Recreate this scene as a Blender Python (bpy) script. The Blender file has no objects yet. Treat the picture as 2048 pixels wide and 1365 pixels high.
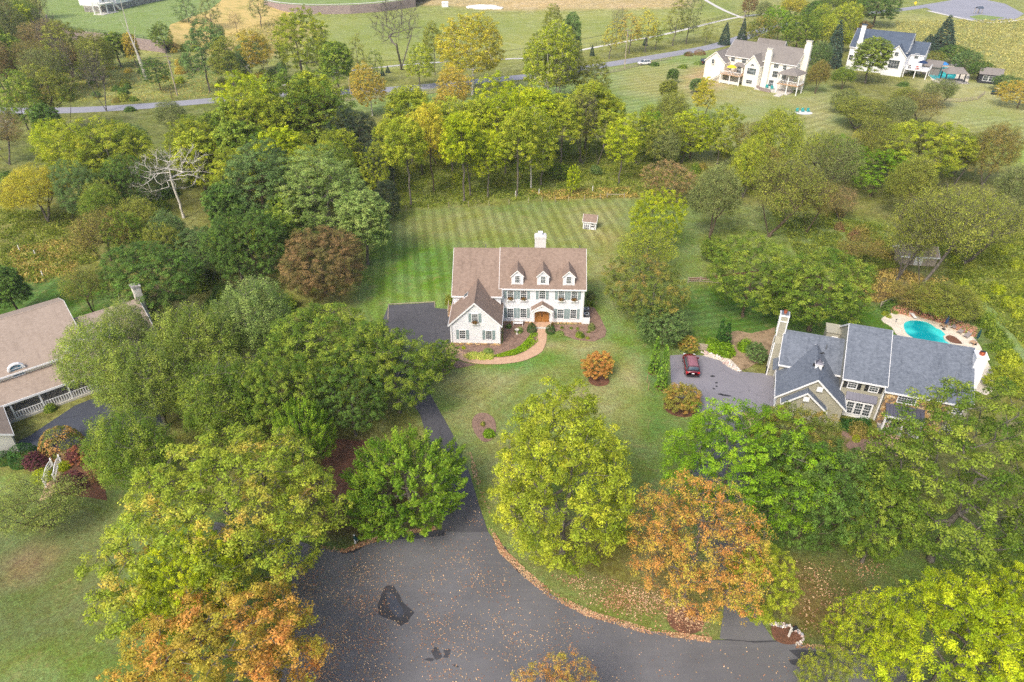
import bpy, bmesh, math, random
import numpy as np
from mathutils import Vector, Matrix, noise

R_ = math.radians
sc = bpy.context.scene
COL = sc.collection

# ---------------------------------------------------------------- camera, sky, sun, exposure
F_PX, PITCH, CAM_H, CX, CY = 1380.0, R_(33.7), 57.0, 1024.0, 682.5
SP, CP = math.sin(PITCH), math.cos(PITCH)
cam_data = bpy.data.cameras.new('camera')
cam_data.sensor_width = 36.0
cam_data.lens = F_PX / 2048 * 36.0
cam_data.clip_start = 0.5
cam_data.clip_end = 6000
cam = bpy.data.objects.new('camera', cam_data)
COL.objects.link(cam)
cam.location = (0, 0, CAM_H)
cam.rotation_euler = (math.pi / 2 - PITCH, 0, 0)
sc.camera = cam

SUN_EL, SUN_AZ = R_(47), R_(212)          # azimuth clockwise from +Y (north)
world = bpy.data.worlds.new('World')
sc.world = world
world.use_nodes = True
wn = world.node_tree
bg = wn.nodes['Background']
sky = wn.nodes.new('ShaderNodeTexSky')
sky.sky_type = 'NISHITA'
sky.sun_disc = False
sky.sun_elevation = SUN_EL
sky.sun_rotation = SUN_AZ
sky.air_density = 1.0
sky.dust_density = 4.5
sky.ozone_density = 1.0
wn.links.new(sky.outputs[0], bg.inputs[0])
bg.inputs[1].default_value = 0.15

sun_d = bpy.data.lights.new('sun', 'SUN')
sun_d.energy = 1.5
sun_d.angle = R_(15)
sun_d.color = (1.0, 0.95, 0.87)
sun = bpy.data.objects.new('sun', sun_d)
COL.objects.link(sun)
sdir = Vector((math.sin(SUN_AZ) * math.cos(SUN_EL), math.cos(SUN_AZ) * math.cos(SUN_EL), math.sin(SUN_EL)))
sun.rotation_euler = sdir.to_track_quat('Z', 'Y').to_euler()

sc.view_settings.view_transform = 'Standard'
sc.view_settings.look = 'None'
sc.view_settings.gamma = 1.0
sc.view_settings.exposure = 0.64
sc.view_settings.use_curve_mapping = False
try:
    sc.cycles.use_denoising = False
    sc.cycles.max_bounces = 6
    sc.cycles.diffuse_bounces = 3
    sc.cycles.glossy_bounces = 2
    sc.cycles.transmission_bounces = 3
    sc.cycles.transparent_max_bounces = 4
    sc.cycles.volume_bounces = 0
    sc.cycles.sample_clamp_indirect = 4
except Exception:
    pass


# ---------------------------------------------------------------- layout helpers (survey of the ground from the photo)
def U(px, py, z=0.0):
    a = (px - CX) / F_PX
    b = (CY - py) / F_PX
    t = (z - CAM_H) / (-SP + b * CP)
    return (a * t, (CP + b * SP) * t)


def pxm(x, y, z):
    return F_PX / (y * CP - (z - CAM_H) * SP)


def srgb(r, g, b, k=1.0):
    f = lambda c: (c / 255 / 12.92) if c <= 10 else ((c / 255 + 0.055) / 1.055) ** 2.4
    return (f(r) * k, f(g) * k, f(b) * k, 1.0)


# ---------------------------------------------------------------- materials
MATS = {}


class NT:
    def __init__(self, name):
        self.m = bpy.data.materials.new(name)
        self.m.use_nodes = True
        self.t = self.m.node_tree
        self.b = self.t.nodes['Principled BSDF']
        self.out = self.t.nodes['Material Output']

    def n(self, typ, **kw):
        nd = self.t.nodes.new('ShaderNode' + typ)
        for k, v in kw.items():
            if k in ('op',):
                nd.operation = v
            elif k == 'bt':
                nd.blend_type = v
            elif hasattr(nd, k):
                setattr(nd, k, v)
        return nd

    def l(self, a, b):
        self.t.links.new(a, b)

    def val(self, sock, v):
        if hasattr(v, 'is_output') or isinstance(v, bpy.types.NodeSocket):
            self.l(v, sock)
        else:
            sock.default_value = v

    def math(self, op, a, b=0.0, c=0.0, clamp=False):
        nd = self.n('Math', op=op)
        nd.use_clamp = clamp
        self.val(nd.inputs[0], a)
        self.val(nd.inputs[1], b)
        if len(nd.inputs) > 2:
            self.val(nd.inputs[2], c)
        return nd.outputs[0]

    def mix(self, fac, a, b, bt='MIX'):
        nd = self.n('Mix', data_type='RGBA', bt=bt)
        nd.clamp_factor = True
        self.val(nd.inputs[0], fac)
        self.val(nd.inputs[6], a)
        self.val(nd.inputs[7], b)
        return nd.outputs[2]

    def noise(self, scale, detail=4, rough=0.6, vec=None, dist=0.0):
        nd = self.n('TexNoise')
        nd.inputs['Scale'].default_value = scale
        nd.inputs['Detail'].default_value = detail
        nd.inputs['Roughness'].default_value = rough
        nd.inputs['Distortion'].default_value = dist
        if vec is not None:
            self.l(vec, nd.inputs['Vector'])
        return nd.outputs['Fac']

    def ramp(self, fac, a, b):
        nd = self.n('MapRange')
        nd.inputs[1].default_value = a
        nd.inputs[2].default_value = b
        nd.interpolation_type = 'SMOOTHSTEP'
        self.val(nd.inputs[0], fac)
        return nd.outputs[0]

    def pos(self):
        return self.n('NewGeometry').outputs['Position']

    def obj(self):
        return self.n('TexCoord').outputs['Object']

    def uv(self):
        return self.n('TexCoord').outputs['UV']

    def bump(self, h, strength=0.3, dist=0.02):
        nd = self.n('Bump')
        nd.inputs['Strength'].default_value = strength
        nd.inputs['Distance'].default_value = dist
        self.l(h, nd.inputs['Height'])
        self.l(nd.outputs[0], self.b.inputs['Normal'])

    def col(self, c, rough=0.8, spec=0.3, metal=0.0):
        self.val(self.b.inputs['Base Color'], c)
        self.val(self.b.inputs['Roughness'], rough)
        self.b.inputs['Specular IOR Level'].default_value = spec
        self.b.inputs['Metallic'].default_value = metal
        return self.m


def plain(name, c, rough=0.6, spec=0.3, metal=0.0, var=0.12, scale=3.0, bump=0.0):
    if name in MATS:
        return MATS[name]
    n = NT(name)
    v = n.noise(scale, 5, 0.65, n.obj())
    k = n.ramp(v, 0.25, 0.75)
    d = tuple(x * (1 - var) for x in c[:3]) + (1,)
    e = tuple(min(1, x * (1 + var)) for x in c[:3]) + (1,)
    n.col(n.mix(k, d, e), rough, spec, metal)
    if bump:
        n.bump(v, bump, 0.02)
    MATS[name] = n.m
    return n.m


def shingle(name, c1, c2, c3, w=0.33, h=0.15):
    n = NT(name)
    br = n.n('TexBrick')
    br.offset = 0.5
    n.l(n.uv(), br.inputs['Vector'])
    br.inputs['Scale'].default_value = 1.0
    br.inputs['Color1'].default_value = c1
    br.inputs['Color2'].default_value = c2
    br.inputs['Mortar'].default_value = c3
    br.inputs['Mortar Size'].default_value = 0.012
    br.inputs['Mortar Smooth'].default_value = 0.4
    br.inputs['Bias'].default_value = 0.0
    br.inputs['Brick Width'].default_value = w
    br.inputs['Row Height'].default_value = h
    sep = n.n('SeparateXYZ')
    n.l(n.uv(), sep.inputs[0])
    # second, slower variation so tabs group into lighter and darker runs
    nz = n.noise(2.2, 6, 0.7, n.uv())
    big = n.noise(0.25, 3, 0.5, n.obj())
    m1 = n.mix(n.ramp(nz, 0.3, 0.7), c1, c2)
    base = n.mix(0.55, br.outputs['Color'], m1)
    mp = n.n('Mapping')
    n.l(n.uv(), mp.inputs[0])
    mp.inputs['Scale'].default_value = (1.6, .22, 1)
    stk = n.noise(1.0, 5, 0.7, mp.outputs[0])
    base = n.mix(n.math('MULTIPLY', n.ramp(big, 0.35, 0.7), 0.3), base, c2)
    base = n.mix(n.math('MULTIPLY', n.ramp(stk, 0.5, 0.75), 0.4), base, c3)
    n.col(base, 0.92, 0.15)
    n.bump(br.outputs['Fac'], -0.5, 0.01)
    MATS[name] = n.m
    return n.m


def siding(name, c, row=0.16, dark=0.72):
    n = NT(name)
    sep = n.n('SeparateXYZ')
    n.l(n.uv(), sep.inputs[0])
    fr = n.math('FRACT', n.math('DIVIDE', sep.outputs[1], row))
    edge = n.ramp(fr, 0.0, 0.16)
    nz = n.noise(0.8, 4, 0.6, n.obj())
    c2 = tuple(x * dark for x in c[:3]) + (1,)
    c3 = tuple(x * 0.93 for x in c[:3]) + (1,)
    base = n.mix(edge, c2, n.mix(n.ramp(nz, 0.3, 0.7), c, c3))
    n.col(base, 0.55, 0.3)
    n.bump(fr, 0.6, 0.02)
    MATS[name] = n.m
    return n.m


def asphalt(name, c, patch=0.25, crack=0.0, streak=0.0):
    n = NT(name)
    p = n.pos()
    big = n.noise(0.12, 5, 0.6, p, 0.4)
    mid = n.noise(1.1, 5, 0.7, p)
    fine = n.noise(14, 4, 0.8, p)
    dark = tuple(x * (1 - patch) for x in c[:3]) + (1,)
    lite = tuple(x * (1 + patch) for x in c[:3]) + (1,)
    base = n.mix(n.ramp(big, 0.3, 0.7), dark, lite)
    base = n.mix(n.math('MULTIPLY', n.ramp(mid, 0.3, 0.75), 0.35), base, dark)
    base = n.mix(n.math('MULTIPLY', n.ramp(fine, 0.35, 0.8), 0.35), base, lite)
    if crack:
        vo = n.n('TexVoronoi')
        vo.feature = 'DISTANCE_TO_EDGE'
        vo.inputs['Scale'].default_value = 0.22
        warp = n.n('TexNoise')
        warp.inputs['Scale'].default_value = 0.9
        warp.inputs['Detail'].default_value = 5
        n.l(p, warp.inputs['Vector'])
        add = n.n('VectorMath', operation='ADD')
        n.l(p, add.inputs[0])
        sc_ = n.n('VectorMath', operation='SCALE')
        n.l(warp.outputs['Color'], sc_.inputs[0])
        sc_.inputs['Scale'].default_value = 1.6
        n.l(sc_.outputs[0], add.inputs[1])
        n.l(add.outputs[0], vo.inputs['Vector'])
        line = n.ramp(vo.outputs['Distance'], 0.01, 0.003)
        base = n.mix(n.math('MULTIPLY', line, crack), base, (0.015, 0.015, 0.018, 1))
    if streak:
        mp = n.n('Mapping')
        n.l(p, mp.inputs[0])
        mp.inputs['Rotation'].default_value = (0, 0, 0.35)
        mp.inputs['Scale'].default_value = (0.09, 1.3, 1)
        st = n.noise(1.0, 5, 0.65, mp.outputs[0], 0.8)
        base = n.mix(n.math('MULTIPLY', n.ramp(st, 0.5, 0.72), 0.45), base, lite)
        base = n.mix(n.math('MULTIPLY', n.ramp(st, 0.5, 0.3), 0.35), base, dark)
    n.col(base, 0.72, 0.35)
    n.bump(fine, 0.25, 0.01)
    MATS[name] = n.m
    return n.m


def brickmat(name, c1, c2, mortar, w=0.22, h=0.11, size=0.01):
    n = NT(name)
    br = n.n('TexBrick')
    n.l(n.uv(), br.inputs['Vector'])
    br.inputs['Scale'].default_value = 1.0
    br.inputs['Color1'].default_value = c1
    br.inputs['Color2'].default_value = c2
    br.inputs['Mortar'].default_value = mortar
    br.inputs['Mortar Size'].default_value = size
    br.inputs['Brick Width'].default_value = w
    br.inputs['Row Height'].default_value = h
    nz = n.noise(1.3, 5, 0.7, n.obj())
    base = n.mix(n.math('MULTIPLY', n.ramp(nz, 0.35, 0.75), 0.5), br.outputs['Color'], c2)
    n.col(base, 0.9, 0.2)
    n.bump(br.outputs['Fac'], -0.5, 0.01)
    MATS[name] = n.m
    return n.m


def stonemat(name, cols, scale=2.6, mortar=(0.2, 0.18, 0.15, 1)):
    n = NT(name)
    vo = n.n('TexVoronoi')
    vo.inputs['Scale'].default_value = scale
    n.l(n.uv(), vo.inputs['Vector'])
    ve = n.n('TexVoronoi')
    ve.feature = 'DISTANCE_TO_EDGE'
    ve.inputs['Scale'].default_value = scale
    n.l(n.uv(), ve.inputs['Vector'])
    cr = n.n('ValToRGB')
    cr.color_ramp.interpolation = 'CONSTANT'
    sepc = n.n('SeparateColor')
    n.l(vo.outputs['Color'], sepc.inputs[0])
    n.l(sepc.outputs[0], cr.inputs[0])
    e = cr.color_ramp.elements
    e[0].color = cols[0]
    e[1].position = 0.99
    e[1].color = cols[-1]
    for i, c in enumerate(cols[1:-1], 1):
        x = e.new(i / (len(cols) - 1))
        x.color = c
    edge = n.ramp(ve.outputs['Distance'], 0.0, 0.07)
    n.col(n.mix(edge, mortar, cr.outputs[0]), 0.9, 0.2)
    n.bump(edge, 0.6, 0.03)
    MATS[name] = n.m
    return n.m


def groundmat(name, c1, c2, scale=6, c3=None, rough=1.0):
    n = NT(name)
    p = n.pos()
    a = n.noise(scale, 6, 0.75, p)
    b = n.noise(scale * 0.15, 4, 0.6, p)
    base = n.mix(n.ramp(a, 0.3, 0.7), c1, c2)
    if c3:
        base = n.mix(n.math('MULTIPLY', n.ramp(b, 0.45, 0.7), 0.8), base, c3)
    n.col(base, rough, 0.1)
    n.bump(a, 0.6, 0.08)
    MATS[name] = n.m
    return n.m


def leafmat(name, c1, c2, bias=0.5, trans=0.32, width=0.5):
    """c1 main colour, c2 second colour of whole sprays; bias = share of c2."""
    key = 'leaves_' + name
    if key in MATS:
        return MATS[key]
    n = NT(key)
    at = n.n('Attribute')
    at.attribute_name = 'tint'
    sp = n.n('SeparateColor')
    n.l(at.outputs['Color'], sp.inputs[0])
    oi = n.n('ObjectInfo')
    big = n.noise(0.35, 3, 0.5, n.obj())
    cl = n.math('MULTIPLY_ADD', sp.outputs[1], 0.42, n.math('MULTIPLY', sp.outputs[2], 0.22))
    cl = n.math('ADD', cl, n.math('MULTIPLY', n.ramp(big, 0.25, 0.75), 0.36))
    t = n.ramp(cl, 1 - bias - width / 2, 1 - bias + width / 2)
    base = n.mix(t, c1, c2)
    v = n.math('MULTIPLY_ADD', sp.outputs[0], 0.75, 0.68)
    v = n.math('MULTIPLY', v, n.math('MULTIPLY_ADD', oi.outputs['Random'], 0.16, 0.92))
    v = n.math('MULTIPLY', v, n.math('MULTIPLY_ADD', sp.outputs[1], 0.3, 0.86))
    hsv = n.n('HueSaturation')
    n.l(base, hsv.inputs['Color'])
    n.l(v, hsv.inputs['Value'])
    hsv.inputs['Saturation'].default_value = 1.0
    n.l(n.math('MULTIPLY_ADD', sp.outputs[2], 0.03, 0.485), hsv.inputs['Hue'])
    n.col(hsv.outputs[0], 0.6, 0.25)
    tr = n.n('BsdfTranslucent')
    n.l(hsv.outputs[0], tr.inputs['Color'])
    ms = n.n('MixShader')
    ms.inputs[0].default_value = trans
    n.l(n.b.outputs[0], ms.inputs[1])
    n.l(tr.outputs[0], ms.inputs[2])
    n.l(ms.outputs[0], n.out.inputs[0])
    MATS[key] = n.m
    return n.m


def barkmat(name, c1, c2):
    n = NT(name)
    mp = n.n('Mapping')
    n.l(n.obj(), mp.inputs[0])
    mp.inputs['Scale'].default_value = (6, 6, 1.2)
    a = n.noise(1.0, 5, 0.7, mp.outputs[0])
    n.col(n.mix(n.ramp(a, 0.35, 0.65), c1, c2), 0.95, 0.1)
    n.bump(a, 0.5, 0.03)
    MATS[name] = n.m
    return n.m


def glassmat(name, c, rough=0.08):
    n = NT(name)
    v = n.noise(0.9, 2, 0.5, n.obj())  # uneven reflections painted into the pane colour
    d = tuple(x * 0.5 for x in c[:3]) + (1,)
    oi = n.n('ObjectInfo')
    e = tuple(min(1, x * 2.2) for x in c[:3]) + (1,)
    g = n.mix(n.ramp(oi.outputs['Random'], 0.55, 1.0), c, e)  # brightness per pane stands in for differing reflections
    n.col(n.mix(n.ramp(v, 0.35, 0.65), d, g), rough, 0.8)
    MATS[name] = n.m
    return n.m


M = MATS
shingle('brown_shingles', srgb(124, 106, 94), srgb(156, 136, 122), srgb(84, 72, 64))
shingle('grey_shingles', srgb(86, 93, 104), srgb(124, 131, 142), srgb(56, 62, 72), 0.3, 0.14)
shingle('far_grey_shingles', srgb(118, 112, 108), srgb(142, 136, 130), srgb(96, 92, 90), 0.6, 0.3)
shingle('slate_shingles', srgb(66, 76, 92), srgb(92, 104, 120), srgb(50, 58, 70), 0.5, 0.25)
shingle('tan_shingles', srgb(146, 130, 116), srgb(172, 156, 142), srgb(118, 104, 94))
siding('white_siding', (0.82, 0.83, 0.86, 1))
siding('greige_siding', srgb(172, 168, 150), 0.15)
siding('cream_siding', (0.86, 0.82, 0.72, 1), 0.3, 0.92)
siding('pale_siding', (0.80, 0.77, 0.68, 1), 0.2, 0.9)
siding('black_siding', (0.03, 0.034, 0.04, 1), 0.25, 0.6)
plain('white_trim', (0.82, 0.82, 0.82, 1), 0.45, 0.35, var=0.03)
plain('pale_trim', (0.72, 0.70, 0.64, 1), 0.5, 0.3, var=0.04)
plain('shutter_green', srgb(134, 152, 152), 0.5, 0.3, var=0.06)
plain('shutter_black', (0.02, 0.022, 0.028, 1), 0.4, 0.4)
plain('dark_gap', (0.03, 0.03, 0.032, 1), 0.8)
n_ = NT('door_oak')
mp_ = n_.n('Mapping')
n_.l(n_.obj(), mp_.inputs[0])
mp_.inputs['Scale'].default_value = (9, 9, 0.8)
w_ = n_.noise(1, 5, 0.7, mp_.outputs[0])
n_.col(n_.mix(n_.ramp(w_, 0.3, 0.7), srgb(146, 96, 46), srgb(174, 124, 66)), 0.4, 0.4)
M['door_oak'] = n_.m
glassmat('glass', srgb(84, 92, 96))
glassmat('glass_pool', srgb(70, 100, 110))
glassmat('glass_blue', srgb(84, 140, 165))
asphalt('asphalt_court', srgb(104, 103, 105), 0.18, 0.0, 1)
asphalt('asphalt_drive', srgb(84, 83, 86), 0.2, 0.6)
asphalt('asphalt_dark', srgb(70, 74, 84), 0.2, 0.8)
asphalt('asphalt_worn', srgb(134, 131, 137), 0.1, 0.3)
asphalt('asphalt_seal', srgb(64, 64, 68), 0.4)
asphalt('asphalt_road', srgb(148, 148, 156), 0.07)
asphalt('concrete_path', srgb(206, 202, 194), 0.08)
plain('concrete', srgb(196, 192, 182), 0.85, 0.2, var=0.1, bump=0.2)
plain('white_line', srgb(215, 215, 212), 0.7)
brickmat('path_brick', srgb(184, 144, 114), srgb(208, 174, 144), srgb(172, 146, 122), 0.2, 0.1, 0.012)
brickmat('block_wall', srgb(142, 126, 124), srgb(168, 152, 148), srgb(106, 94, 92), 0.6, 0.3, 0.03)
stonemat('fieldstone', [srgb(200, 160, 100), srgb(150, 118, 84), srgb(216, 188, 140), srgb(120, 104, 90), srgb(186, 140, 84)], 3.2)
stonemat('grey_stone', [srgb(150, 146, 142), srgb(118, 116, 114), srgb(180, 176, 168), srgb(140, 130, 120)], 1.8)
groundmat('mulch', srgb(122, 98, 84), srgb(156, 130, 114), 9, srgb(106, 86, 74))
groundmat('dark_mulch', srgb(96, 66, 52), srgb(134, 96, 76), 8, srgb(84, 66, 52))
groundmat('pool_deck_stone', srgb(206, 196, 178), srgb(226, 216, 198), 1.2, srgb(192, 182, 168))
barkmat('bark_grey', srgb(86, 80, 72), srgb(126, 120, 110))
barkmat('bark_brown', srgb(78, 66, 54), srgb(118, 104, 88))
barkmat('bark_white', srgb(176, 172, 160), srgb(214, 210, 200))
barkmat('bark_dead', srgb(180, 174, 162), srgb(210, 204, 194))
plain('weathered_wood', srgb(168, 156, 138), 0.9, 0.1, var=0.15, bump=0.3)
plain('deck_wood', srgb(182, 150, 118), 0.8, 0.2, var=0.12)
plain('metal_grey', srgb(150, 152, 154), 0.35, 0.5, 0.6)
plain('metal_roof', srgb(96, 96, 108), 0.4, 0.45, 0.3, var=0.08)
plain('copper', srgb(170, 90, 60), 0.5, 0.4, 0.5)
plain('black_plastic', (0.025, 0.027, 0.03, 1), 0.5, 0.4)
plain('dark_green_cloth', srgb(20, 62, 66), 0.8)
plain('navy_cloth', srgb(34, 56, 92), 0.8)
plain('blue_cloth', srgb(60, 130, 200), 0.7)
plain('wicker', srgb(150, 142, 140), 0.8, var=0.2, scale=30)
plain('teal_paint', srgb(60, 160, 160), 0.5)
plain('red_cloth', srgb(180, 60, 50), 0.8)
plain('yellow_paint', srgb(240, 205, 40), 0.5)
plain('soil_bare', srgb(178, 146, 108), 1.0, 0.1)


# ---------------------------------------------------------------- object helpers
def tag(o, label=None, cat=None, group=None, kind=None):
    if label:
        o['label'] = label
    if cat:
        o['category'] = cat
    if group:
        o['group'] = group
    if kind:
        o['kind'] = kind
    return o


def empty(name, loc, rz=0.0, label=None, cat=None, group=None):
    o = bpy.data.objects.new(name, None)
    o.empty_display_size = 0.5
    COL.objects.link(o)
    o.location = loc
    o.rotation_euler = (0, 0, rz)
    return tag(o, label, cat, group)


def link(name, me, parent=None, loc=(0, 0, 0), rot=(0, 0, 0), scale=(1, 1, 1)):
    o = bpy.data.objects.new(name, me)
    COL.objects.link(o)
    o.location = loc
    o.rotation_euler = rot
    o.scale = scale
    if parent:
        o.parent = parent
    return o


def auto_uv(me):
    nl = len(me.loops)
    if not nl:
        return
    uvl = me.uv_layers.new(name='uv')
    out = np.zeros(nl * 2, dtype=np.float32)
    for p in me.polygons:
        nrm = p.normal
        if abs(nrm.z) > 0.999:
            u, v = Vector((1, 0, 0)), Vector((0, 1, 0))
        else:
            u = Vector((0, 0, 1)).cross(nrm).normalized()
            v = nrm.cross(u)
        for li in p.loop_indices:
            co = me.vertices[me.loops[li].vertex_index].co
            out[li * 2] = co.dot(u)
            out[li * 2 + 1] = co.dot(v)
    uvl.data.foreach_set('uv', out)


class MB:
    """collects solid pieces of ONE object"""

    def __init__(self):
        self.v, self.f, self.mi = [], [], []
        self.m = 0

    def poly(self, pts, flip=False):
        i = len(self.v)
        self.v += [tuple(p) for p in pts]
        idx = list(range(i, i + len(pts)))
        self.f.append(idx[::-1] if flip else idx)
        self.mi.append(self.m)

    def box(self, x0, x1, y0, y1, z0, z1):
        i = len(self.v)
        self.v += [(x, y, z) for z in (z0, z1) for x, y in ((x0, y0), (x1, y0), (x1, y1), (x0, y1))]
        for q in ((0, 3, 2, 1), (4, 5, 6, 7), (0, 1, 5, 4), (1, 2, 6, 5), (2, 3, 7, 6), (3, 0, 4, 7)):
            self.f.append([i + k for k in q])
            self.mi.append(self.m)
        return self

    def prism(self, ring, off):
        """closed solid from a planar ring swept by vector off"""
        i = len(self.v)
        n = len(ring)
        r = [Vector(p) for p in ring]
        o = Vector(off)
        nrm = Vector((0, 0, 0))
        for k in range(n):
            nrm += r[k].cross(r[(k + 1) % n])
        if nrm.dot(o) < 0:
            r = r[::-1]
        self.v += [tuple(p) for p in r] + [tuple(p + o) for p in r]
        self.f.append([i + k for k in range(n)][::-1])
        self.f.append([i + n + k for k in range(n)])
        for k in range(n):
            k2 = (k + 1) % n
            self.f.append([i + k, i + k2, i + n + k2, i + n + k])
        self.mi += [self.m] * (n + 2)
        return self

    def slab(self, a, b, c, d, t):
        """quad a b c d (top surface, ccw from above) thickened downwards by t"""
        return self.prism([a, b, c, d], (0, 0, -t))

    def bar(self, a, b, w, h=None, up=(0, 0, 1)):
        h = h or w
        a, b = Vector(a), Vector(b)
        d = (b - a)
        u = Vector(up)
        if abs(d.normalized().dot(u)) > 0.98:
            u = Vector((0, 1, 0))
        s = d.cross(u).normalized() * w / 2
        t = s.cross(d).normalized() * h / 2
        return self.prism([a - s - t, a + s - t, a + s + t, a - s + t], d)

    def tube(self, a, b, r0, r1=None, n=8, cap=True):
        r1 = r0 if r1 is None else r1
        a, b = Vector(a), Vector(b)
        d = (b - a).normalized()
        u = d.orthogonal().normalized()
        w = d.cross(u)
        i = len(self.v)
        for c, r in ((a, r0), (b, r1)):
            for k in range(n):
                an = 2 * math.pi * k / n
                self.v.append(tuple(c + (u * math.cos(an) + w * math.sin(an)) * r))
        for k in range(n):
            k2 = (k + 1) % n
            self.f.append([i + k, i + k2, i + n + k2, i + n + k])
            self.mi.append(self.m)
        if cap:
            self.f.append([i + k for k in range(n)][::-1])
            self.f.append([i + n + k for k in range(n)])
            self.mi += [self.m] * 2
        return self

    def lathe(self, prof, n=12, c=(0, 0, 0)):
        i = len(self.v)
        for r, z in prof:
            for k in range(n):
                an = 2 * math.pi * k / n
                self.v.append((c[0] + r * math.cos(an), c[1] + r * math.sin(an), c[2] + z))
        for j in range(len(prof) - 1):
            for k in range(n):
                k2 = (k + 1) % n
                self.f.append([i + j * n + k, i + j * n + k2, i + (j + 1) * n + k2, i + (j + 1) * n + k])
                self.mi.append(self.m)
        return self

    def mesh(self, name, mats, smooth=False, uv=True):
        me = bpy.data.meshes.new(name)
        me.from_pydata(self.v, [], self.f)
        for m in (mats if isinstance(mats, (list, tuple)) else [mats]):
            me.materials.append(M[m] if isinstance(m, str) else m)
        me.polygons.foreach_set('material_index', self.mi)
        me.update()
        if smooth:
            me.polygons.foreach_set('use_smooth', [True] * len(self.f))
        if uv:
            auto_uv(me)
        return me

    def build(self, name, mats, parent=None, **kw):
        smooth = kw.pop('smooth', False)
        return link(name, self.mesh(name, mats, smooth), parent, **kw)


def bevel(o, w=0.03, seg=2):
    b = o.modifiers.new('bevel', 'BEVEL')
    b.width = w
    b.segments = seg
    b.limit_method = 'ANGLE'
    return o


def wobble(pts, step=1.2, amp=0.2, seed=0):
    out = []
    n = len(pts)
    for i in range(n):
        a, b = Vector(pts[i]), Vector(pts[(i + 1) % n])
        L = (b - a).length
        k = max(1, int(L / step))
        if k > 60:
            k = 60
        for j in range(k):
            p = a.lerp(b, j / k)
            q = Vector((p.x * 0.5, p.y * 0.5, seed * 7.3))
            p = p + Vector((noise.noise(q), noise.noise(q + Vector((31, 17, 5))))) * amp
            out.append((p.x, p.y))
    return out


def smooth_closed(pts, n=6):
    out = []
    m = len(pts)
    for i in range(m):
        p0, p1, p2, p3 = [Vector(pts[(i + k - 1) % m]) for k in range(4)]
        for j in range(n):
            t = j / n
            q = 0.5 * ((2 * p1) + (p2 - p0) * t + (2 * p0 - 5 * p1 + 4 * p2 - p3) * t * t + (3 * p1 - p0 - 3 * p2 + p3) * t ** 3)
            out.append((q.x, q.y))
    return out


def smooth_open(pts, n=6):
    P = [Vector(p) for p in pts]
    P = [P[0] * 2 - P[1]] + P + [P[-1] * 2 - P[-2]]
    out = []
    for i in range(1, len(P) - 2):
        p0, p1, p2, p3 = P[i - 1:i + 3]
        for j in range(n):
            t = j / n
            q = 0.5 * ((2 * p1) + (p2 - p0) * t + (2 * p0 - 5 * p1 + 4 * p2 - p3) * t * t + (3 * p1 - p0 - 3 * p2 + p3) * t ** 3)
            out.append(tuple(q))
    out.append(tuple(P[-2]))
    return out


def sheet(name, pts, z, mat, thick=0.0, amp=0.0, seed=0, parent=None, smooth=0):
    if smooth:
        pts = smooth_closed(pts, smooth)
    if amp:
        pts = wobble(pts, amp=amp, seed=seed)
    mb = MB()
    area = sum(pts[i][0] * pts[(i + 1) % len(pts)][1] - pts[(i + 1) % len(pts)][0] * pts[i][1] for i in range(len(pts)))
    if area < 0:
        pts = pts[::-1]
    top = [(x, y, z) for x, y in pts]
    mb.poly(top)
    if thick:
        n = len(top)
        for i in range(n):
            a, b = top[i], top[(i + 1) % n]
            mb.poly([(a[0], a[1], z - thick), (b[0], b[1], z - thick), b, a])
    o = mb.build(name, mat, parent)
    if parent is None:
        tag(o, kind='structure')
    return o


def strip(name, pts, w, z, mat, thick=0.0, smooth=6):
    c = smooth_open(pts, smooth) if smooth else pts
    Lf, Rt = [], []
    for i, p in enumerate(c):
        a = Vector(c[max(0, i - 1)])
        b = Vector(c[min(len(c) - 1, i + 1)])
        d = (b - a).normalized()
        nn = Vector((-d.y, d.x)) * w / 2
        Lf.append((p[0] + nn.x, p[1] + nn.y))
        Rt.append((p[0] - nn.x, p[1] - nn.y))
    mb = MB()
    for i in range(len(c) - 1):
        q = [Rt[i], Rt[i + 1], Lf[i + 1], Lf[i]]
        mb.poly([(x, y, z) for x, y in q])
        if thick:
            mb.poly([(Lf[i][0], Lf[i][1], z), (Lf[i + 1][0], Lf[i + 1][1], z), (Lf[i + 1][0], Lf[i + 1][1], z - thick), (Lf[i][0], Lf[i][1], z - thick)])
            mb.poly([(Rt[i][0], Rt[i][1], z - thick), (Rt[i + 1][0], Rt[i + 1][1], z - thick), (Rt[i + 1][0], Rt[i + 1][1], z), (Rt[i][0], Rt[i][1], z)])
    o = mb.build(name, mat)
    tag(o, kind='structure')
    return o


# ---------------------------------------------------------------- house pieces
WIN = {}


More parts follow.
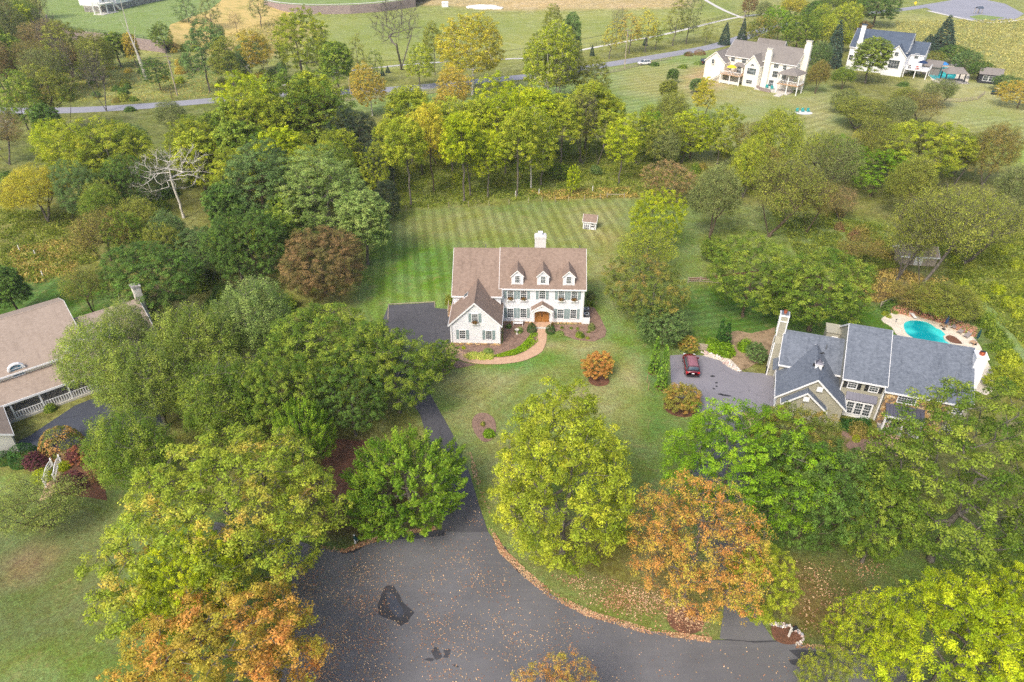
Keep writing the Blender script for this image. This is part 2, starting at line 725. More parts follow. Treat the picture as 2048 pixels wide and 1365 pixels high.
def window_meshes(w, h, nx, ny, glass='glass', trim='white_trim', arch=False, rail=True):
    key = (round(w, 2), round(h, 2), nx, ny, glass, trim, arch)
    if key in WIN:
        return WIN[key]
    f = MB()
    t = 0.1
    f.box(-w / 2 - t, -w / 2, -0.07, 0.0, -t, h + t)
    f.box(w / 2, w / 2 + t, -0.07, 0.0, -t, h + t)
    f.box(-w / 2, w / 2, -0.07, 0.0, h, h + t)
    f.box(-w / 2, w / 2, -0.09, 0.0, -t, 0)
    if rail:
        f.box(-w / 2, w / 2, -0.05, -0.012, h / 2 - 0.022, h / 2 + 0.022)
    for i in range(1, nx):
        x = -w / 2 + w * i / nx
        f.box(x - 0.009, x + 0.009, -0.042, -0.014, 0, h)
    for j in range(1, ny):
        z = h * j / ny
        if rail and abs(z - h / 2) < 0.05:
            continue
        f.box(-w / 2, w / 2, -0.04, -0.013, z - 0.009, z + 0.009)
    g = MB()
    g.box(-w / 2, w / 2, -0.012, 0.0, 0, h)
    if arch:
        ring = [(w / 2 * math.cos(a), -0.012, h + t + w / 2 * math.sin(a)) for a in [math.pi * k / 10 for k in range(11)]]
        g.prism(ring, (0, 0.012, 0))
        for k in range(10):
            a0, a1 = math.pi * k / 10, math.pi * (k + 1) / 10
            r0, r1 = w / 2, w / 2 + t
            f.prism([(r0 * math.cos(a0), -0.07, h + t + r0 * math.sin(a0)), (r1 * math.cos(a0), -0.07, h + t + r1 * math.sin(a0)),
                     (r1 * math.cos(a1), -0.07, h + t + r1 * math.sin(a1)), (r0 * math.cos(a1), -0.07, h + t + r0 * math.sin(a1))], (0, 0.07, 0))
        for a in (45, 90, 135):
            f.bar((0, -0.025, h + t), (w / 2 * math.cos(R_(a)), -0.025, h + t + w / 2 * math.sin(R_(a))), 0.03, 0.02, (0, 1, 0))
    WIN[key] = (f.mesh('window_frame', trim), g.mesh('window_pane', glass))
    return WIN[key]


def window(parent, x, y, z, w, h, nx=2, ny=4, rz=0.0, shutter=None, glass='glass', trim='white_trim', sw=0.4, arch=False, sub=False, rail=True, sh=None):
    fm, gm = window_meshes(w, h, nx, ny, glass, trim, arch, rail)
    if sub:      # a sub-part already: frame and glass in one object
        f = link('window', fm, parent, (x, y, z), (0, 0, rz))
        link('pane', gm, parent, (x, y, z), (0, 0, rz))
        return f
    f = link('window', fm, parent, (x, y, z), (0, 0, rz))
    link('pane', gm, f)
    if shutter:
        key = ('sh', round(h, 2), sw, shutter)
        if key not in WIN:
            s = MB()
            hh = h + 0.18
            s.box(-sw / 2, -sw / 2 + 0.05, -0.05, 0, 0, hh)
            s.box(sw / 2 - 0.05, sw / 2, -0.05, 0, 0, hh)
            for zz in (0, hh / 2 - 0.03, hh - 0.06):
                s.box(-sw / 2 + 0.05, sw / 2 - 0.05, -0.05, 0, zz, zz + 0.06)
            n = 12
            for k in range(n):
                zz = 0.06 + (hh - 0.12) * k / n
                s.box(-sw / 2 + 0.05, sw / 2 - 0.05, -0.03, -0.004, zz, zz + (hh - 0.12) / n * 0.72)
            WIN[key] = s.mesh('shutter', shutter)
        for sgn in (-1, 1):
            d = (w / 2 + 0.12 + sw / 2) * sgn
            link('shutter', WIN[key], parent, (x + d * math.cos(rz), y + d * math.sin(rz), z - 0.09), (0, 0, rz))
    return f


def gable_block(parent, x0, x1, y0, y1, ze, yr, zr, wall, roof, axis='x', oh=0.35, og=0.3, t=0.18, z0=0.0, trim='white_trim',
                sides=(True, True), ze2=None, walls=True, caps=True, yb=None):
    """axis x: ridge runs along x at y=yr. Front eave at y0, back at y1. Slopes pass through wall top (ze)."""
    ze2 = ze if ze2 is None else ze2
    tr = (lambda x, y, z: (x, y, z)) if axis == 'x' else (lambda x, y, z: (y, x, z))
    zs = lambda y: zr - (zr - ze) * (yr - y) / (yr - y0) if y <= yr else zr - (zr - ze2) * (y - yr) / (y1 - yr)
    w = MB()
    if walls:
        ring = [tr(x0, y0, z0), tr(x0, y1, z0), tr(x0, y1, ze2 - t), tr(x0, yr, zr - t), tr(x0, y0, ze - t)]
        off = Vector(tr(x1, 0, 0)) - Vector(tr(x0, 0, 0))
        w.prism(ring, off)
        wo = w.build('wall', wall, parent)
    r = MB()
    a, b = x0 - og, x1 + og
    yf, yk = y0 - oh, y1 + (oh if yb is None else yb)
    for (ya, yb_) in ((yf, yr), (yk, yr)):
        r.prism([tr(a, ya, zs(ya)), tr(b, ya, zs(ya)), tr(b, yb_, zr), tr(a, yb_, zr)], (0, 0, -t))
    ro = r.build('roof', roof, parent)
    # fascia, rakes
    f = MB()
    e = 0.03
    for ya, s in ((yf, -1), (yk, 1)):
        z = zs(ya)
        f.prism([tr(a - e, ya, z - 0.02), tr(a - e, ya + s * 0.06, z - 0.03), tr(a - e, ya + s * 0.06, z - t - 0.06), tr(a - e, ya, z - t - 0.06)],
                Vector(tr(b + e, 0, 0)) - Vector(tr(a - e, 0, 0)))
    for xx, s in ((a, -1), (b, 1)):
        for (ya, yb_) in ((yf, yr), (yk, yr)):
            f.prism([tr(xx, ya, zs(ya) + 0.015), tr(xx, yb_, zr + 0.015), tr(xx, yb_, zr - t - 0.08), tr(xx, ya, zs(ya) - t - 0.08)],
                    Vector(tr(s * 0.05, 0, 0)))
    f.build('fascia', trim, parent)
    rc = MB()
    rc.prism([tr(a, yr - 0.14, zr - 0.14 * (zr - ze) / abs(yr - y0) + 0.03), tr(a, yr, zr + 0.05), tr(a, yr + 0.14, zr - 0.14 * (zr - ze) / abs(yr - y0) + 0.03)],
             Vector(tr(b - a, 0, 0)))
    rc.build('ridge_cap', roof, parent)
    return ro


def corner_boards(parent, pts, z0, z1, mat='white_trim', w=0.14):
    for x, y in pts:
        mb = MB()
        mb.box(x - w / 2, x + w / 2, y - w / 2, y + w / 2, z0, z1)
        mb.build('corner_board', mat, parent)


def railing(parent, a, b, h=1.0, step=0.14, mat='white_trim', zb=0.1, bal=0.03):
    a, b = Vector(a), Vector(b)
    r = MB()
    r.bar(a + Vector((0, 0, h)), b + Vector((0, 0, h)), 0.09, 0.05)
    r.bar(a + Vector((0, 0, zb)), b + Vector((0, 0, zb)), 0.06, 0.05)
    r.build('rail', mat, parent)
    n = max(2, int((b - a).length / step))
    m = MB()
    for k in range(1, n):
        p = a.lerp(b, k / n)
        m.box(p.x - bal / 2, p.x + bal / 2, p.y - bal / 2, p.y + bal / 2, p.z + zb, p.z + h)
    tag(m.build('balusters', mat, parent), kind='stuff')
    for p in (a, b):
        q = MB()
        q.box(p.x - 0.06, p.x + 0.06, p.y - 0.06, p.y + 0.06, p.z, p.z + h + 0.08)
        q.build('newel_post', mat, parent)


def rail_fence(name, pts, z, h, rails, mat, label, step=2.6, group=None, rw=0.09, pw=0.13, posts_only=False):
    """split-rail fence through ground points"""
    e = empty(name, (pts[0][0], pts[0][1], z), 0, label, 'fence', group)
    o = Vector((pts[0][0], pts[0][1], 0))
    P = [Vector((p[0], p[1], 0)) - o for p in pts]
    stations = []
    for i in range(len(P) - 1):
        L = (P[i + 1] - P[i]).length
        n = max(1, round(L / step))
        for k in range(n):
            stations.append(P[i].lerp(P[i + 1], k / n))
    stations.append(P[-1])
    pm = MB().box(-pw / 2, pw / 2, -pw / 2, pw / 2, 0, h).mesh('post', mat)
    for s in stations:
        link('post', pm, e, tuple(s), (random.uniform(-.02, .02), random.uniform(-.02, .02), random.uniform(0, 1)))
    if posts_only:
        return e
    rm = MB().box(0, 1, -0.03, 0.03, -rw / 2, rw / 2).mesh('rail', mat)
    for i in range(len(stations) - 1):
        a, b = stations[i], stations[i + 1]
        d = b - a
        for k in range(rails):
            zz = h * (k + 0.75) / rails * 0.95
            link('rail', rm, e, (a.x, a.y, zz + random.uniform(-.02, .02)), (0, random.uniform(-.006, .006), math.atan2(d.y, d.x)), (d.length, 1, 1))
    return e


# ---------------------------------------------------------------- foliage
def leaf_cloud(name, pos, nrm, size, tint, mat, aspect=0.55):
    """many leaf-sized faces as one mesh; pos Nx3, nrm Nx3, size N, tint Nx3"""
    n = len(pos)
    rng = np.random.default_rng(n)
    r = rng.normal(size=(n, 3))
    nn = nrm / (np.linalg.norm(nrm, axis=1, keepdims=True) + 1e-9)
    a = np.cross(nn, r)
    a /= (np.linalg.norm(a, axis=1, keepdims=True) + 1e-9)
    b = np.cross(nn, a)
    s = size[:, None]
    P = np.stack([pos - a * s * .5, pos - b * s * .5 * aspect + a * s * .05, pos + a * s * .5, pos + b * s * .5 * aspect + a * s * .05], 1).reshape(-1, 3)
    me = bpy.data.meshes.new(name)
    me.vertices.add(4 * n)
    me.vertices.foreach_set('co', P.astype(np.float32).ravel())
    me.loops.add(4 * n)
    me.loops.foreach_set('vertex_index', np.arange(4 * n, dtype=np.int32))
    me.polygons.add(n)
    me.polygons.foreach_set('loop_start', np.arange(n, dtype=np.int32) * 4)
    me.polygons.foreach_set('loop_total', np.full(n, 4, dtype=np.int32))
    at = me.attributes.new('tint', 'FLOAT_COLOR', 'FACE')
    c = np.ones((n, 4), dtype=np.float32)
    c[:, :3] = tint
    at.data.foreach_set('color', c.ravel())
    me.materials.append(mat)
    me.update(calc_edges=True)
    return me


def tubes_mesh(name, segs, mat):
    """segs: list of (a, b, ra, rb, sides)"""
    V, Fc = [], []
    for a, b, ra, rb, n in segs:
        d = b - a
        L = np.linalg.norm(d)
        if L < 1e-5:
            continue
        d = d / L
        h = np.array([0, 0, 1.0]) if abs(d[2]) < 0.9 else np.array([1.0, 0, 0])
        u = np.cross(d, h)
        u /= np.linalg.norm(u)
        w = np.cross(d, u)
        i = len(V)
        for c, r in ((a, ra), (b, rb)):
            for k in range(n):
                an = 2 * math.pi * k / n
                V.append(c + (u * math.cos(an) + w * math.sin(an)) * r)
        for k in range(n):
            k2 = (k + 1) % n
            Fc.append((i + k, i + k2, i + n + k2, i + n + k))
    me = bpy.data.meshes.new(name)
    me.from_pydata([tuple(v) for v in V], [], Fc)
    me.materials.append(mat)
    me.polygons.foreach_set('use_smooth', [True] * len(Fc))
    me.update()
    return me


def lobes(rng, n=9, amp=0.18):
    D = rng.normal(size=(n, 3))
    D /= np.linalg.norm(D, axis=1, keepdims=True)
    A = rng.uniform(-1, 1, n) * amp * 1.3
    def f(d):
        return 1 + (np.exp(-(1 - d @ D.T) * 5.0) * A).sum(-1)
    return f


ARCH = {}


def gen_tree(key, seed, H, R, zc=.58, rz=.42, K=220, tufts=5, nleaf=26, leaf=.26, rc=.8, tr=.42, trunk=.3, lump=.18, inner=.55,
             spray=0.0, shape='ell', droop=0.0, multi=1, twigs=2, low=-.75, up=.55, bare=False, trunk_lean=0.0, flat=.75, gap=0.0):
    rng = np.random.default_rng(seed)
    lob = lobes(rng, 10, lump)
    C = np.array([0, 0, zc * H])
    RZ = rz * H
    # blue-noise spray centres inside the crown
    pts = np.zeros((0, 3))
    gapd = rng.normal(size=(6, 3))
    gapd /= np.linalg.norm(gapd, axis=1, keepdims=True)
    while len(pts) < K:
        c = rng.normal(size=(14, 3))
        c /= np.linalg.norm(c, axis=1, keepdims=True)
        c = c[c[:, 2] > low]
        if gap:
            c = c[((c @ gapd.T).max(1) < 1 - gap) | (rng.random(len(c)) < .15)]
        if not len(c):
            continue
        rad = rng.uniform(inner ** 3, 1, len(c)) ** (1 / 3) * lob(c)
        if shape == 'cone':
            h = rng.uniform(0, 1, len(c)) ** 1.35
            an = rng.uniform(0, 2 * math.pi, len(c))
            rr = R * (1 - h) ** .85 * rng.uniform(.55, 1.0, len(c)) ** .5 + .1
            p = np.stack([rr * np.cos(an), rr * np.sin(an), H * ((zc - rz) + h * 2 * rz)], 1)
        else:
            p = C + c * rad[:, None] * np.array([R - rc * .5, R - rc * .5, RZ - rc * .4])
        if len(pts):
            dd = np.linalg.norm((p[:, None] - pts[None]) / np.array([1, 1, .8]), axis=2).min(1)
            p = p[np.argmax(dd)][None]
        else:
            p = p[:1]
        pts = np.concatenate([pts, p])
    # ---- skeleton
    nodes = [np.zeros(3)]
    par = [-1]
    top = zc * H + RZ * (.35 if shape != 'cone' else .97)
    stems = []
    for s in range(multi):
        an = 2 * math.pi * s / multi + rng.uniform(0, 1)
        spread = 0.0 if multi == 1 else .42
        p = np.zeros(3)
        last = 0
        k = 0
        while p[2] < top:
            k += 1
            st = 1.0 if H > 6 else .4
            p = p + np.array([math.cos(an) * spread * st + rng.normal() * .08 + trunk_lean * st * math.cos(an), math.sin(an) * spread * st + rng.normal() * .08, st])
            nodes.append(p.copy())
            par.append(last)
            last = len(nodes) - 1
            stems.append(last)
    base_h = (zc - rz) * H
    N = np.array(nodes)
    order = np.argsort(np.linalg.norm(pts - np.array([0, 0, base_h + .3 * RZ]), axis=1))
    tip_nodes = []
    for oi in order:
        p = pts[oi]
        N = np.array(nodes)
        d = np.linalg.norm(N - p, axis=1) + .7 * np.maximum(0, N[:, 2] - p[2] + (.15 if not droop else -1.0)) + (N[:, 2] < base_h * .75) * 4.0
        # favour nodes nearer the trunk
        rp = math.hypot(p[0], p[1])
        d = d + .6 * np.maximum(0, np.hypot(N[:, 0], N[:, 1]) - rp)
        j = int(np.argmin(d))
        q = nodes[j]
        mid = (q + p) / 2 + rng.normal(size=3) * .07 * np.linalg.norm(p - q) + np.array([0, 0, -.06 * np.linalg.norm(p - q)])
        nodes.append(mid)
        par.append(j)
        nodes.append(p)
        par.append(len(nodes) - 2)
        tip_nodes.append(len(nodes) - 1)
    nn = len(nodes)
    acc = np.zeros(nn)
    child = np.zeros(nn)
    tip_r = .034 if bare else (.028 if H > 6 else .012)
    for i in range(nn - 1, 0, -1):
        r = acc[i] if acc[i] > 0 else tip_r ** 2.1
        acc[i] = r
        acc[par[i]] += r
    rad = acc ** (1 / 2.1)
    rad *= trunk / max(rad[0], 1e-6) * 1.0 if rad[0] > trunk else 1.0
    rad = np.maximum(rad, tip_r * .6)
    segs = []
    for i in range(1, nn):
        j = par[i]
        ra = min(rad[j], rad[i] * 1.25) if j != 0 else rad[i] * 1.5
        if (i <= len(stems) and par[i] in [0] + stems):
            ra = rad[j] if j != 0 else rad[i] * 1.45
        segs.append((nodes[j], nodes[i], ra, rad[i], 7 if rad[i] > .1 else (4 if rad[i] > .04 else 3)))
    for i in tip_nodes:
        p = nodes[i]
        out = p - nodes[par[i]]
        out = out / (np.linalg.norm(out) + 1e-6)
        for _ in range(twigs):
            dr = out + rng.normal(size=3) * (.35 if bare else .6) + np.array([0, 0, .25 - droop])
            dr /= np.linalg.norm(dr)
            L = rc * rng.uniform(.7, 1.5)
            m = p + dr * L * .5
            e = m + (dr + rng.normal(size=3) * (.2 if bare else .4)) * L * .5
            segs.append((p, m, tip_r * .7, tip_r * .5, 3))
            segs.append((m, e, tip_r * .5, tip_r * .25, 3))
            if bare:
                for _k in range(2):
                    e2 = m + (dr + rng.normal(size=3) * .45) * L * .5
                    segs.append((m, e2, tip_r * .45, tip_r * .2, 3))
    trunk_me = tubes_mesh('trunk', segs, M['bark_grey'])
    crown_me = None
    if nleaf:
        cl = np.repeat(pts, tufts, axis=0)
        cr = np.repeat(rng.random(K), tufts)
        outd = cl - np.array([0, 0, zc * H * .8])
        outd /= (np.linalg.norm(outd, axis=1, keepdims=True) + 1e-6)
        off = rng.normal(size=cl.shape)
        off /= np.linalg.norm(off, axis=1, keepdims=True)
        off = off * rc * rng.uniform(.25, 1.0, (len(cl), 1)) + outd * rc * .25
        off[:, 2] *= flat
        off[:, 2] -= droop * rng.random(len(cl)) * rc * 2
        tc = cl + off
        tr_ = rng.random(len(tc))
        n = len(tc) * nleaf
        T = np.repeat(tc, nleaf, axis=0)
        OD = np.repeat(outd, nleaf, axis=0)
        d = rng.normal(size=(n, 3)) + OD * .35 + np.array([0, 0, up])
        d /= np.linalg.norm(d, axis=1, keepdims=True)
        rr = rng.uniform(.35, 1, (n, 1)) ** .6
        S = np.repeat(rng.uniform(.75, 1.25, len(tc)), nleaf)[:, None]
        P = T + d * rr * tr * S * np.array([1, 1, .75])
        if spray:
            sd = OD + np.array([0, 0, .9]) + np.repeat(rng.normal(size=tc.shape) * .25, nleaf, axis=0)
            sd /= np.linalg.norm(sd, axis=1, keepdims=True)
            tt = rng.random((n, 1))
            P = T + sd * (tt - .3) * spray + d * tr * (1 - tt * .75) * .8
        if droop:
            P[:, 2] -= droop * rng.random(n) ** 2 * 1.6
        NR = d + rng.normal(size=(n, 3)) * .45 + np.array([0, 0, .35])
        sz = leaf * rng.uniform(.65, 1.3, n)
        tint = np.stack([rng.random(n), np.repeat(np.repeat(cr[::tufts], tufts), nleaf), np.repeat(tr_, nleaf)], 1)
        crown_me = leaf_cloud('crown', P, NR, sz, tint, leafmat('plain_green', srgb(90, 118, 40), srgb(120, 140, 50)))
    ARCH[key] = (trunk_me, crown_me, H, R, zc)
    return ARCH[key]


def put_mat(o, mat):
    if o.material_slots:
        o.material_slots[0].link = 'OBJECT'
        o.material_slots[0].material = mat


TREE_RNG = random.Random(5)
PLACED = []


def tree_at(x, y, R, H, arch, pal, label, group=None, name='tree', bark='bark_grey', cat='tree', rz=None, z=0.0, tilt=0.0):
    t, c, H0, R0, zc = ARCH[arch]
    PLACED.append((x, y, R))
    e = empty(name, (x, y, z), TREE_RNG.uniform(0, 6.28) if rz is None else rz, label, cat, group)
    s = (R / R0, R / R0 * TREE_RNG.uniform(.92, 1.08), H / H0)
    a = link('trunk', t, e, scale=s)
    put_mat(a, M[bark])
    if c:
        b = link('crown', c, e, scale=s)
        put_mat(b, M['leaves_' + pal])
    if tilt:
        e.rotation_euler[0] = tilt
    return e


def tree(cx, cy, rpx, H, arch, pal, label, **kw):
    zc = ARCH[arch][4]
    x, y = U(cx, cy, zc * H)
    R = rpx / pxm(x, y, zc * H) * (.86 if arch in ('airy_a', 'airy_b') else 1)
    return tree_at(x, y, R, H, arch, pal, label, **kw)


def shrub_mesh(key, seed, R, H, n=2600, leaf=.12, rough=.18, flat=False, inner=.8):
    rng = np.random.default_rng(seed)
    lob = lobes(rng, 14, rough)
    d = rng.normal(size=(n, 3))
    d[:, 2] = np.abs(d[:, 2]) * .9 - .12
    d /= np.linalg.norm(d, axis=1, keepdims=True)
    q = np.floor(d * 4.5)
    hsh = np.abs(np.sin(q @ np.array([12.9898, 78.233, 37.719])) * 43758.5453) % 1
    rad = lob(d) * rng.uniform(inner, 1.0, n) * (1 + (hsh - .5) * rough * .6)
    P = d * rad[:, None] * np.array([R, R, H])
    P[:, 2] = np.maximum(P[:, 2], rng.uniform(0.02, .1, n))
    NR = d + rng.normal(size=(n, 3)) * .5 + np.array([0, 0, .3])
    tint = np.stack([rng.random(n), hsh, rng.random(n) * .3 + hsh * .5], 1)
    me = leaf_cloud('shrub', P, NR, leaf * rng.uniform(.7, 1.3, n), tint, M['leaves_plain_green'])
    ARCH[key] = (None, me, H, R, .5)


def shrub_at(x, y, R, H, arch, pal, label, group=None, name='shrub', cat='shrub', z=0.0, ry=None, rz=None):
    _, me, H0, R0, _z = ARCH[arch]
    o = link(name, me, None, (x, y, z), (0, 0, TREE_RNG.uniform(0, 6.28) if rz is None else rz), (R / R0, (ry or R) / R0, H / H0))
    put_mat(o, M['leaves_' + pal])
    return tag(o, label, cat, group)


def shrub(cx, cy, rpx, H, arch, pal, label, **kw):
    x, y = U(cx, cy, H * .45)
    return shrub_at(x, y, rpx / pxm(x, y, H * .45), H, arch, pal, label, **kw)


G = lambda r, g, b: srgb(r, g, b, 1.0)
for nm, a, b, bias, tr_ in [
    ('plain_green', G(90, 118, 40), G(120, 140, 50), .5, .3),
    ('dark_green', G(86, 116, 46), G(112, 142, 56), .45, .3),
    ('mid_green', G(106, 136, 42), G(156, 170, 60), .45, .36),
    ('bright_green', G(110, 150, 28), G(150, 184, 40), .5, .4),
    ('yellow_green', G(146, 164, 44), G(188, 194, 58), .5, .4),
    ('lime', G(156, 176, 26), G(200, 208, 40), .5, .42),
    ('yellow', G(186, 184, 52), G(212, 200, 66), .5, .4),
    ('gold', G(196, 182, 72), G(206, 170, 80), .3, .38),
    ('maple_turning', G(158, 174, 54), G(208, 160, 84), .24, .36),
    ('maple_orange', G(226, 168, 86), G(190, 178, 68), .45, .36),
    ('orange_bottom', G(190, 178, 62), G(220, 158, 82), .43, .36),
    ('red_brown', G(122, 118, 60), G(150, 122, 78), .5, .25),
    ('copper_green', G(122, 140, 54), G(170, 146, 72), .35, .3),
    ('pale_locust', G(128, 154, 74), G(160, 178, 96), .5, .35),
    ('blue_green', G(98, 126, 66), G(126, 152, 82), .5, .3),
    ('magnolia', G(62, 80, 56), G(108, 112, 66), .3, .15),
    ('olive', G(136, 146, 56), G(160, 164, 66), .5, .35),
    ('olive_brown', G(146, 144, 62), G(164, 144, 78), .45, .35),
    ('grey_green', G(122, 136, 74), G(148, 156, 88), .5, .3),
    ('pinkish', G(152, 148, 82), G(178, 146, 102), .45, .35),
    ('willow', G(138, 156, 70), G(166, 178, 84), .5, .36),
    ('birch', G(128, 150, 60), G(160, 174, 72), .5, .36),
    ('spruce', G(64, 86, 70), G(84, 106, 84), .4, .1),
    ('arborvitae', G(96, 136, 40), G(140, 174, 56), .5, .2),
    ('linden', G(110, 146, 34), G(154, 182, 52), .45, .4),
    ('purple', G(92, 48, 56), G(120, 68, 68), .4, .2),
    ('purple_orange', G(120, 70, 66), G(176, 110, 60), .4, .25),
    ('orange_shrub', G(204, 150, 76), G(186, 160, 66), .4, .3),
    ('orange_green', G(158, 158, 62), G(200, 146, 80), .42, .3),
    ('hedge_orange', G(118, 132, 50), G(184, 132, 76), .45, .2),
    ('boxwood', G(48, 88, 28), G(70, 112, 36), .4, .15),
    ('pink_flowers', G(220, 168, 140), G(104, 140, 52), .42, .3),
    ('red_flowers', G(150, 96, 50), G(92, 104, 36), .5, .2),
    ('lime_cover', G(130, 172, 24), G(168, 196, 44), .5, .4),
    ('variegated', G(212, 214, 110), G(170, 190, 70), .5, .3),
    ('rust', G(144, 108, 72), G(136, 124, 72), .5, .25),
]:
    if 'leaves_' + nm not in MATS or nm == 'plain_green':
        MATS.pop('leaves_' + nm, None)
        leafmat(nm, a, b, bias, tr_)

# broad full crowns, near the camera
gen_tree('broad_a', 1, 14, 7, .56, .43, K=270, tufts=7, nleaf=34, leaf=.19, rc=.85, tr=.42, lump=.26)
gen_tree('broad_b', 2, 14, 7, .56, .43, K=240, tufts=7, nleaf=36, leaf=.19, rc=.95, tr=.46, lump=.34)
gen_tree('maple_a', 3, 14, 7, .56, .42, K=280, tufts=6, nleaf=38, leaf=.18, rc=.75, tr=.44, lump=.32, inner=.5, twigs=4, up=.8, gap=.012)
gen_tree('maple_b', 4, 14, 7, .58, .40, K=240, tufts=6, nleaf=24, leaf=.17, rc=.85, tr=.5, lump=.36, inner=.35, twigs=6, up=.6, gap=.03)
gen_tree('spray_a', 5, 11, 6, .54, .44, K=230, tufts=6, nleaf=38, leaf=.2, rc=.6, tr=.36, spray=1.3, lump=.18)
gen_tree('oval_a', 6, 17, 5.5, .55, .44, K=280, tufts=6, nleaf=36, leaf=.19, rc=.8, tr=.44, lump=.3)
gen_tree('oval_b', 7, 16, 5, .58, .40, K=190, tufts=5, nleaf=22, leaf=.32, rc=.8, tr=.5, lump=.28)
# light, see-through crowns
gen_tree('airy_a', 8, 15, 6, .60, .39, K=260, tufts=5, nleaf=26, leaf=.2, rc=1.0, tr=.75, lump=.3, inner=.45, twigs=3, trunk=.3, multi=2, gap=.02)
gen_tree('airy_b', 9, 15, 6, .62, .38, K=220, tufts=5, nleaf=15, leaf=.19, rc=1.1, tr=.8, lump=.45, inner=.3, twigs=4, multi=3, gap=.08)
gen_tree('airy_c', 10, 15, 6, .58, .41, K=270, tufts=6, nleaf=32, leaf=.2, rc=.9, tr=.6, lump=.28, droop=.7, twigs=2, inner=.45)
# tall woodland trees on long bare stems
gen_tree('tall_a', 11, 18, 4.2, .68, .31, K=130, tufts=6, nleaf=24, leaf=.28, rc=.75, tr=.55, lump=.3, trunk=.24, gap=.03)
gen_tree('tall_b', 12, 18, 4.2, .66, .33, K=110, tufts=5, nleaf=20, leaf=.28, rc=.75, tr=.6, lump=.36, trunk=.22, gap=.06)
gen_tree('tall_c', 13, 18, 4.0, .64, .33, K=100, tufts=5, nleaf=20, leaf=.3, rc=.8, tr=.6, lump=.4, trunk=.22, multi=2, gap=.08)
gen_tree('tall_d', 14, 16, 4.6, .60, .38, K=150, tufts=5, nleaf=20, leaf=.3, rc=.8, tr=.55, lump=.34, trunk=.25)
gen_tree('sycamore', 15, 24, 8, .54, .45, K=300, tufts=5, nleaf=20, leaf=.34, rc=1.0, tr=.6, lump=.34, trunk=.5, inner=.55, twigs=3, gap=.03)
gen_tree('thin', 16, 12, 2.2, .6, .38, K=60, tufts=4, nleaf=12, leaf=.24, rc=.6, tr=.5, lump=.4, trunk=.14, twigs=4, gap=.05)
gen_tree('bare_a', 17, 14, 6, .62, .37, K=90, nleaf=0, rc=1.1, twigs=3, bare=True, trunk=.3, inner=.3, low=-.25, lump=.3)
gen_tree('bare_b', 18, 18, 5.5, .64, .36, K=130, nleaf=0, rc=1.2, twigs=4, bare=True, trunk=.34, inner=.35, multi=2, gap=.08)
gen_tree('spruce_a', 19, 12, 3.6, .52, .48, K=300, tufts=4, nleaf=22, leaf=.26, rc=.45, tr=.35, shape='cone', trunk=.22, flat=.5, twigs=1)
gen_tree('column_a', 20, 5, .85, .52, .5, K=130, tufts=4, nleaf=22, leaf=.12, rc=.14, tr=.16, shape='cone', trunk=.1, up=.6, twigs=1)
gen_tree('small_a', 21, 5, 2.4, .55, .45, K=120, tufts=5, nleaf=24, leaf=.15, rc=.3, tr=.24, trunk=.1, lump=.22)
gen_tree('bushy_a', 22, 4, 2.4, .5, .5, K=110, tufts=5, nleaf=18, leaf=.16, rc=.4, tr=.3, trunk=.07, multi=3, low=-.5, lump=.3)
shrub_mesh('clipped', 31, 1.0, 1.0, n=4200, leaf=.075, rough=.05, inner=.93)
shrub_mesh('loose', 32, 1.0, 1.0, n=3200, leaf=.13, rough=.3, inner=.6)
shrub_mesh('tiny', 33, 1.0, 1.0, n=700, leaf=.2, rough=.3, inner=.5)


# ---------------------------------------------------------------- ground
def in_poly(X, Y, poly):
    """signed distance (negative inside) of arrays X,Y to polygon"""
    P = np.array(poly)
    n = len(P)
    d = np.full(X.shape, 1e18)
    ins = np.zeros(X.shape, bool)
    for i in range(n):
        a, b = P[i], P[(i + 1) % n]
        e = b - a
        wx, wy = X - a[0], Y - a[1]
        t = np.clip((wx * e[0] + wy * e[1]) / max(e @ e, 1e-9), 0, 1)
        d = np.minimum(d, (wx - e[0] * t) ** 2 + (wy - e[1] * t) ** 2)
        c1 = (a[1] <= Y) & (b[1] > Y)
        c2 = (a[1] > Y) & (b[1] <= Y)
        cr = e[0] * wy - e[1] * wx
        ins ^= (c1 & (cr > 0)) | (c2 & (cr < 0))
    d = np.sqrt(d)
    return np.where(ins, -d, d)


def wave_noise(X, Y, s, seed):
    r = np.random.default_rng(seed)
    o = np.zeros(X.shape)
    for k in range(9):
        a = r.uniform(0, 6.28)
        f = s * r.uniform(.5, 1.8)
        o += np.sin((X * math.cos(a) + Y * math.sin(a)) * f + r.uniform(0, 6.28) + 1.5 * np.sin((X * math.sin(a) - Y * math.cos(a)) * f * .7))
    return o / 4.2


PX = lambda L, z=0.0: [U(a, b, z) for a, b in L]
ys = [22.0]
while ys[-1] < 1500:
    ys.append(ys[-1] * 1.0078)
ys = np.array(ys)
ts = np.linspace(-1.25, 1.25, 420)
Y, T_ = np.meshgrid(ys, ts, indexing='ij')
X = T_ * (Y + 10)
colr = np.zeros(X.shape + (3,))
rgb = lambda r, g, b: np.array(srgb(r, g, b)[:3])
colr[:] = rgb(132, 134, 62)
stripe = np.zeros(X.shape + (3,))


def zone(pts, c, feather=1.5, wob=1.2, c2=None, s2=.15, seed=1, px=True, amt=1.0):
    P = PX(pts) if px else pts
    d = in_poly(X, Y, P) + wave_noise(X, Y, .35, seed) * wob
    k = np.clip(.5 - d / feather / 2, 0, 1)[..., None] * amt
    c = rgb(*c)
    cc = np.broadcast_to(c, colr.shape)
    if c2:
        m = np.clip(wave_noise(X, Y, s2, seed + 50) * .6 + .5, 0, 1)[..., None]
        cc = c * (1 - m) + rgb(*c2) * m
    colr[:] = colr * (1 - k) + cc * k


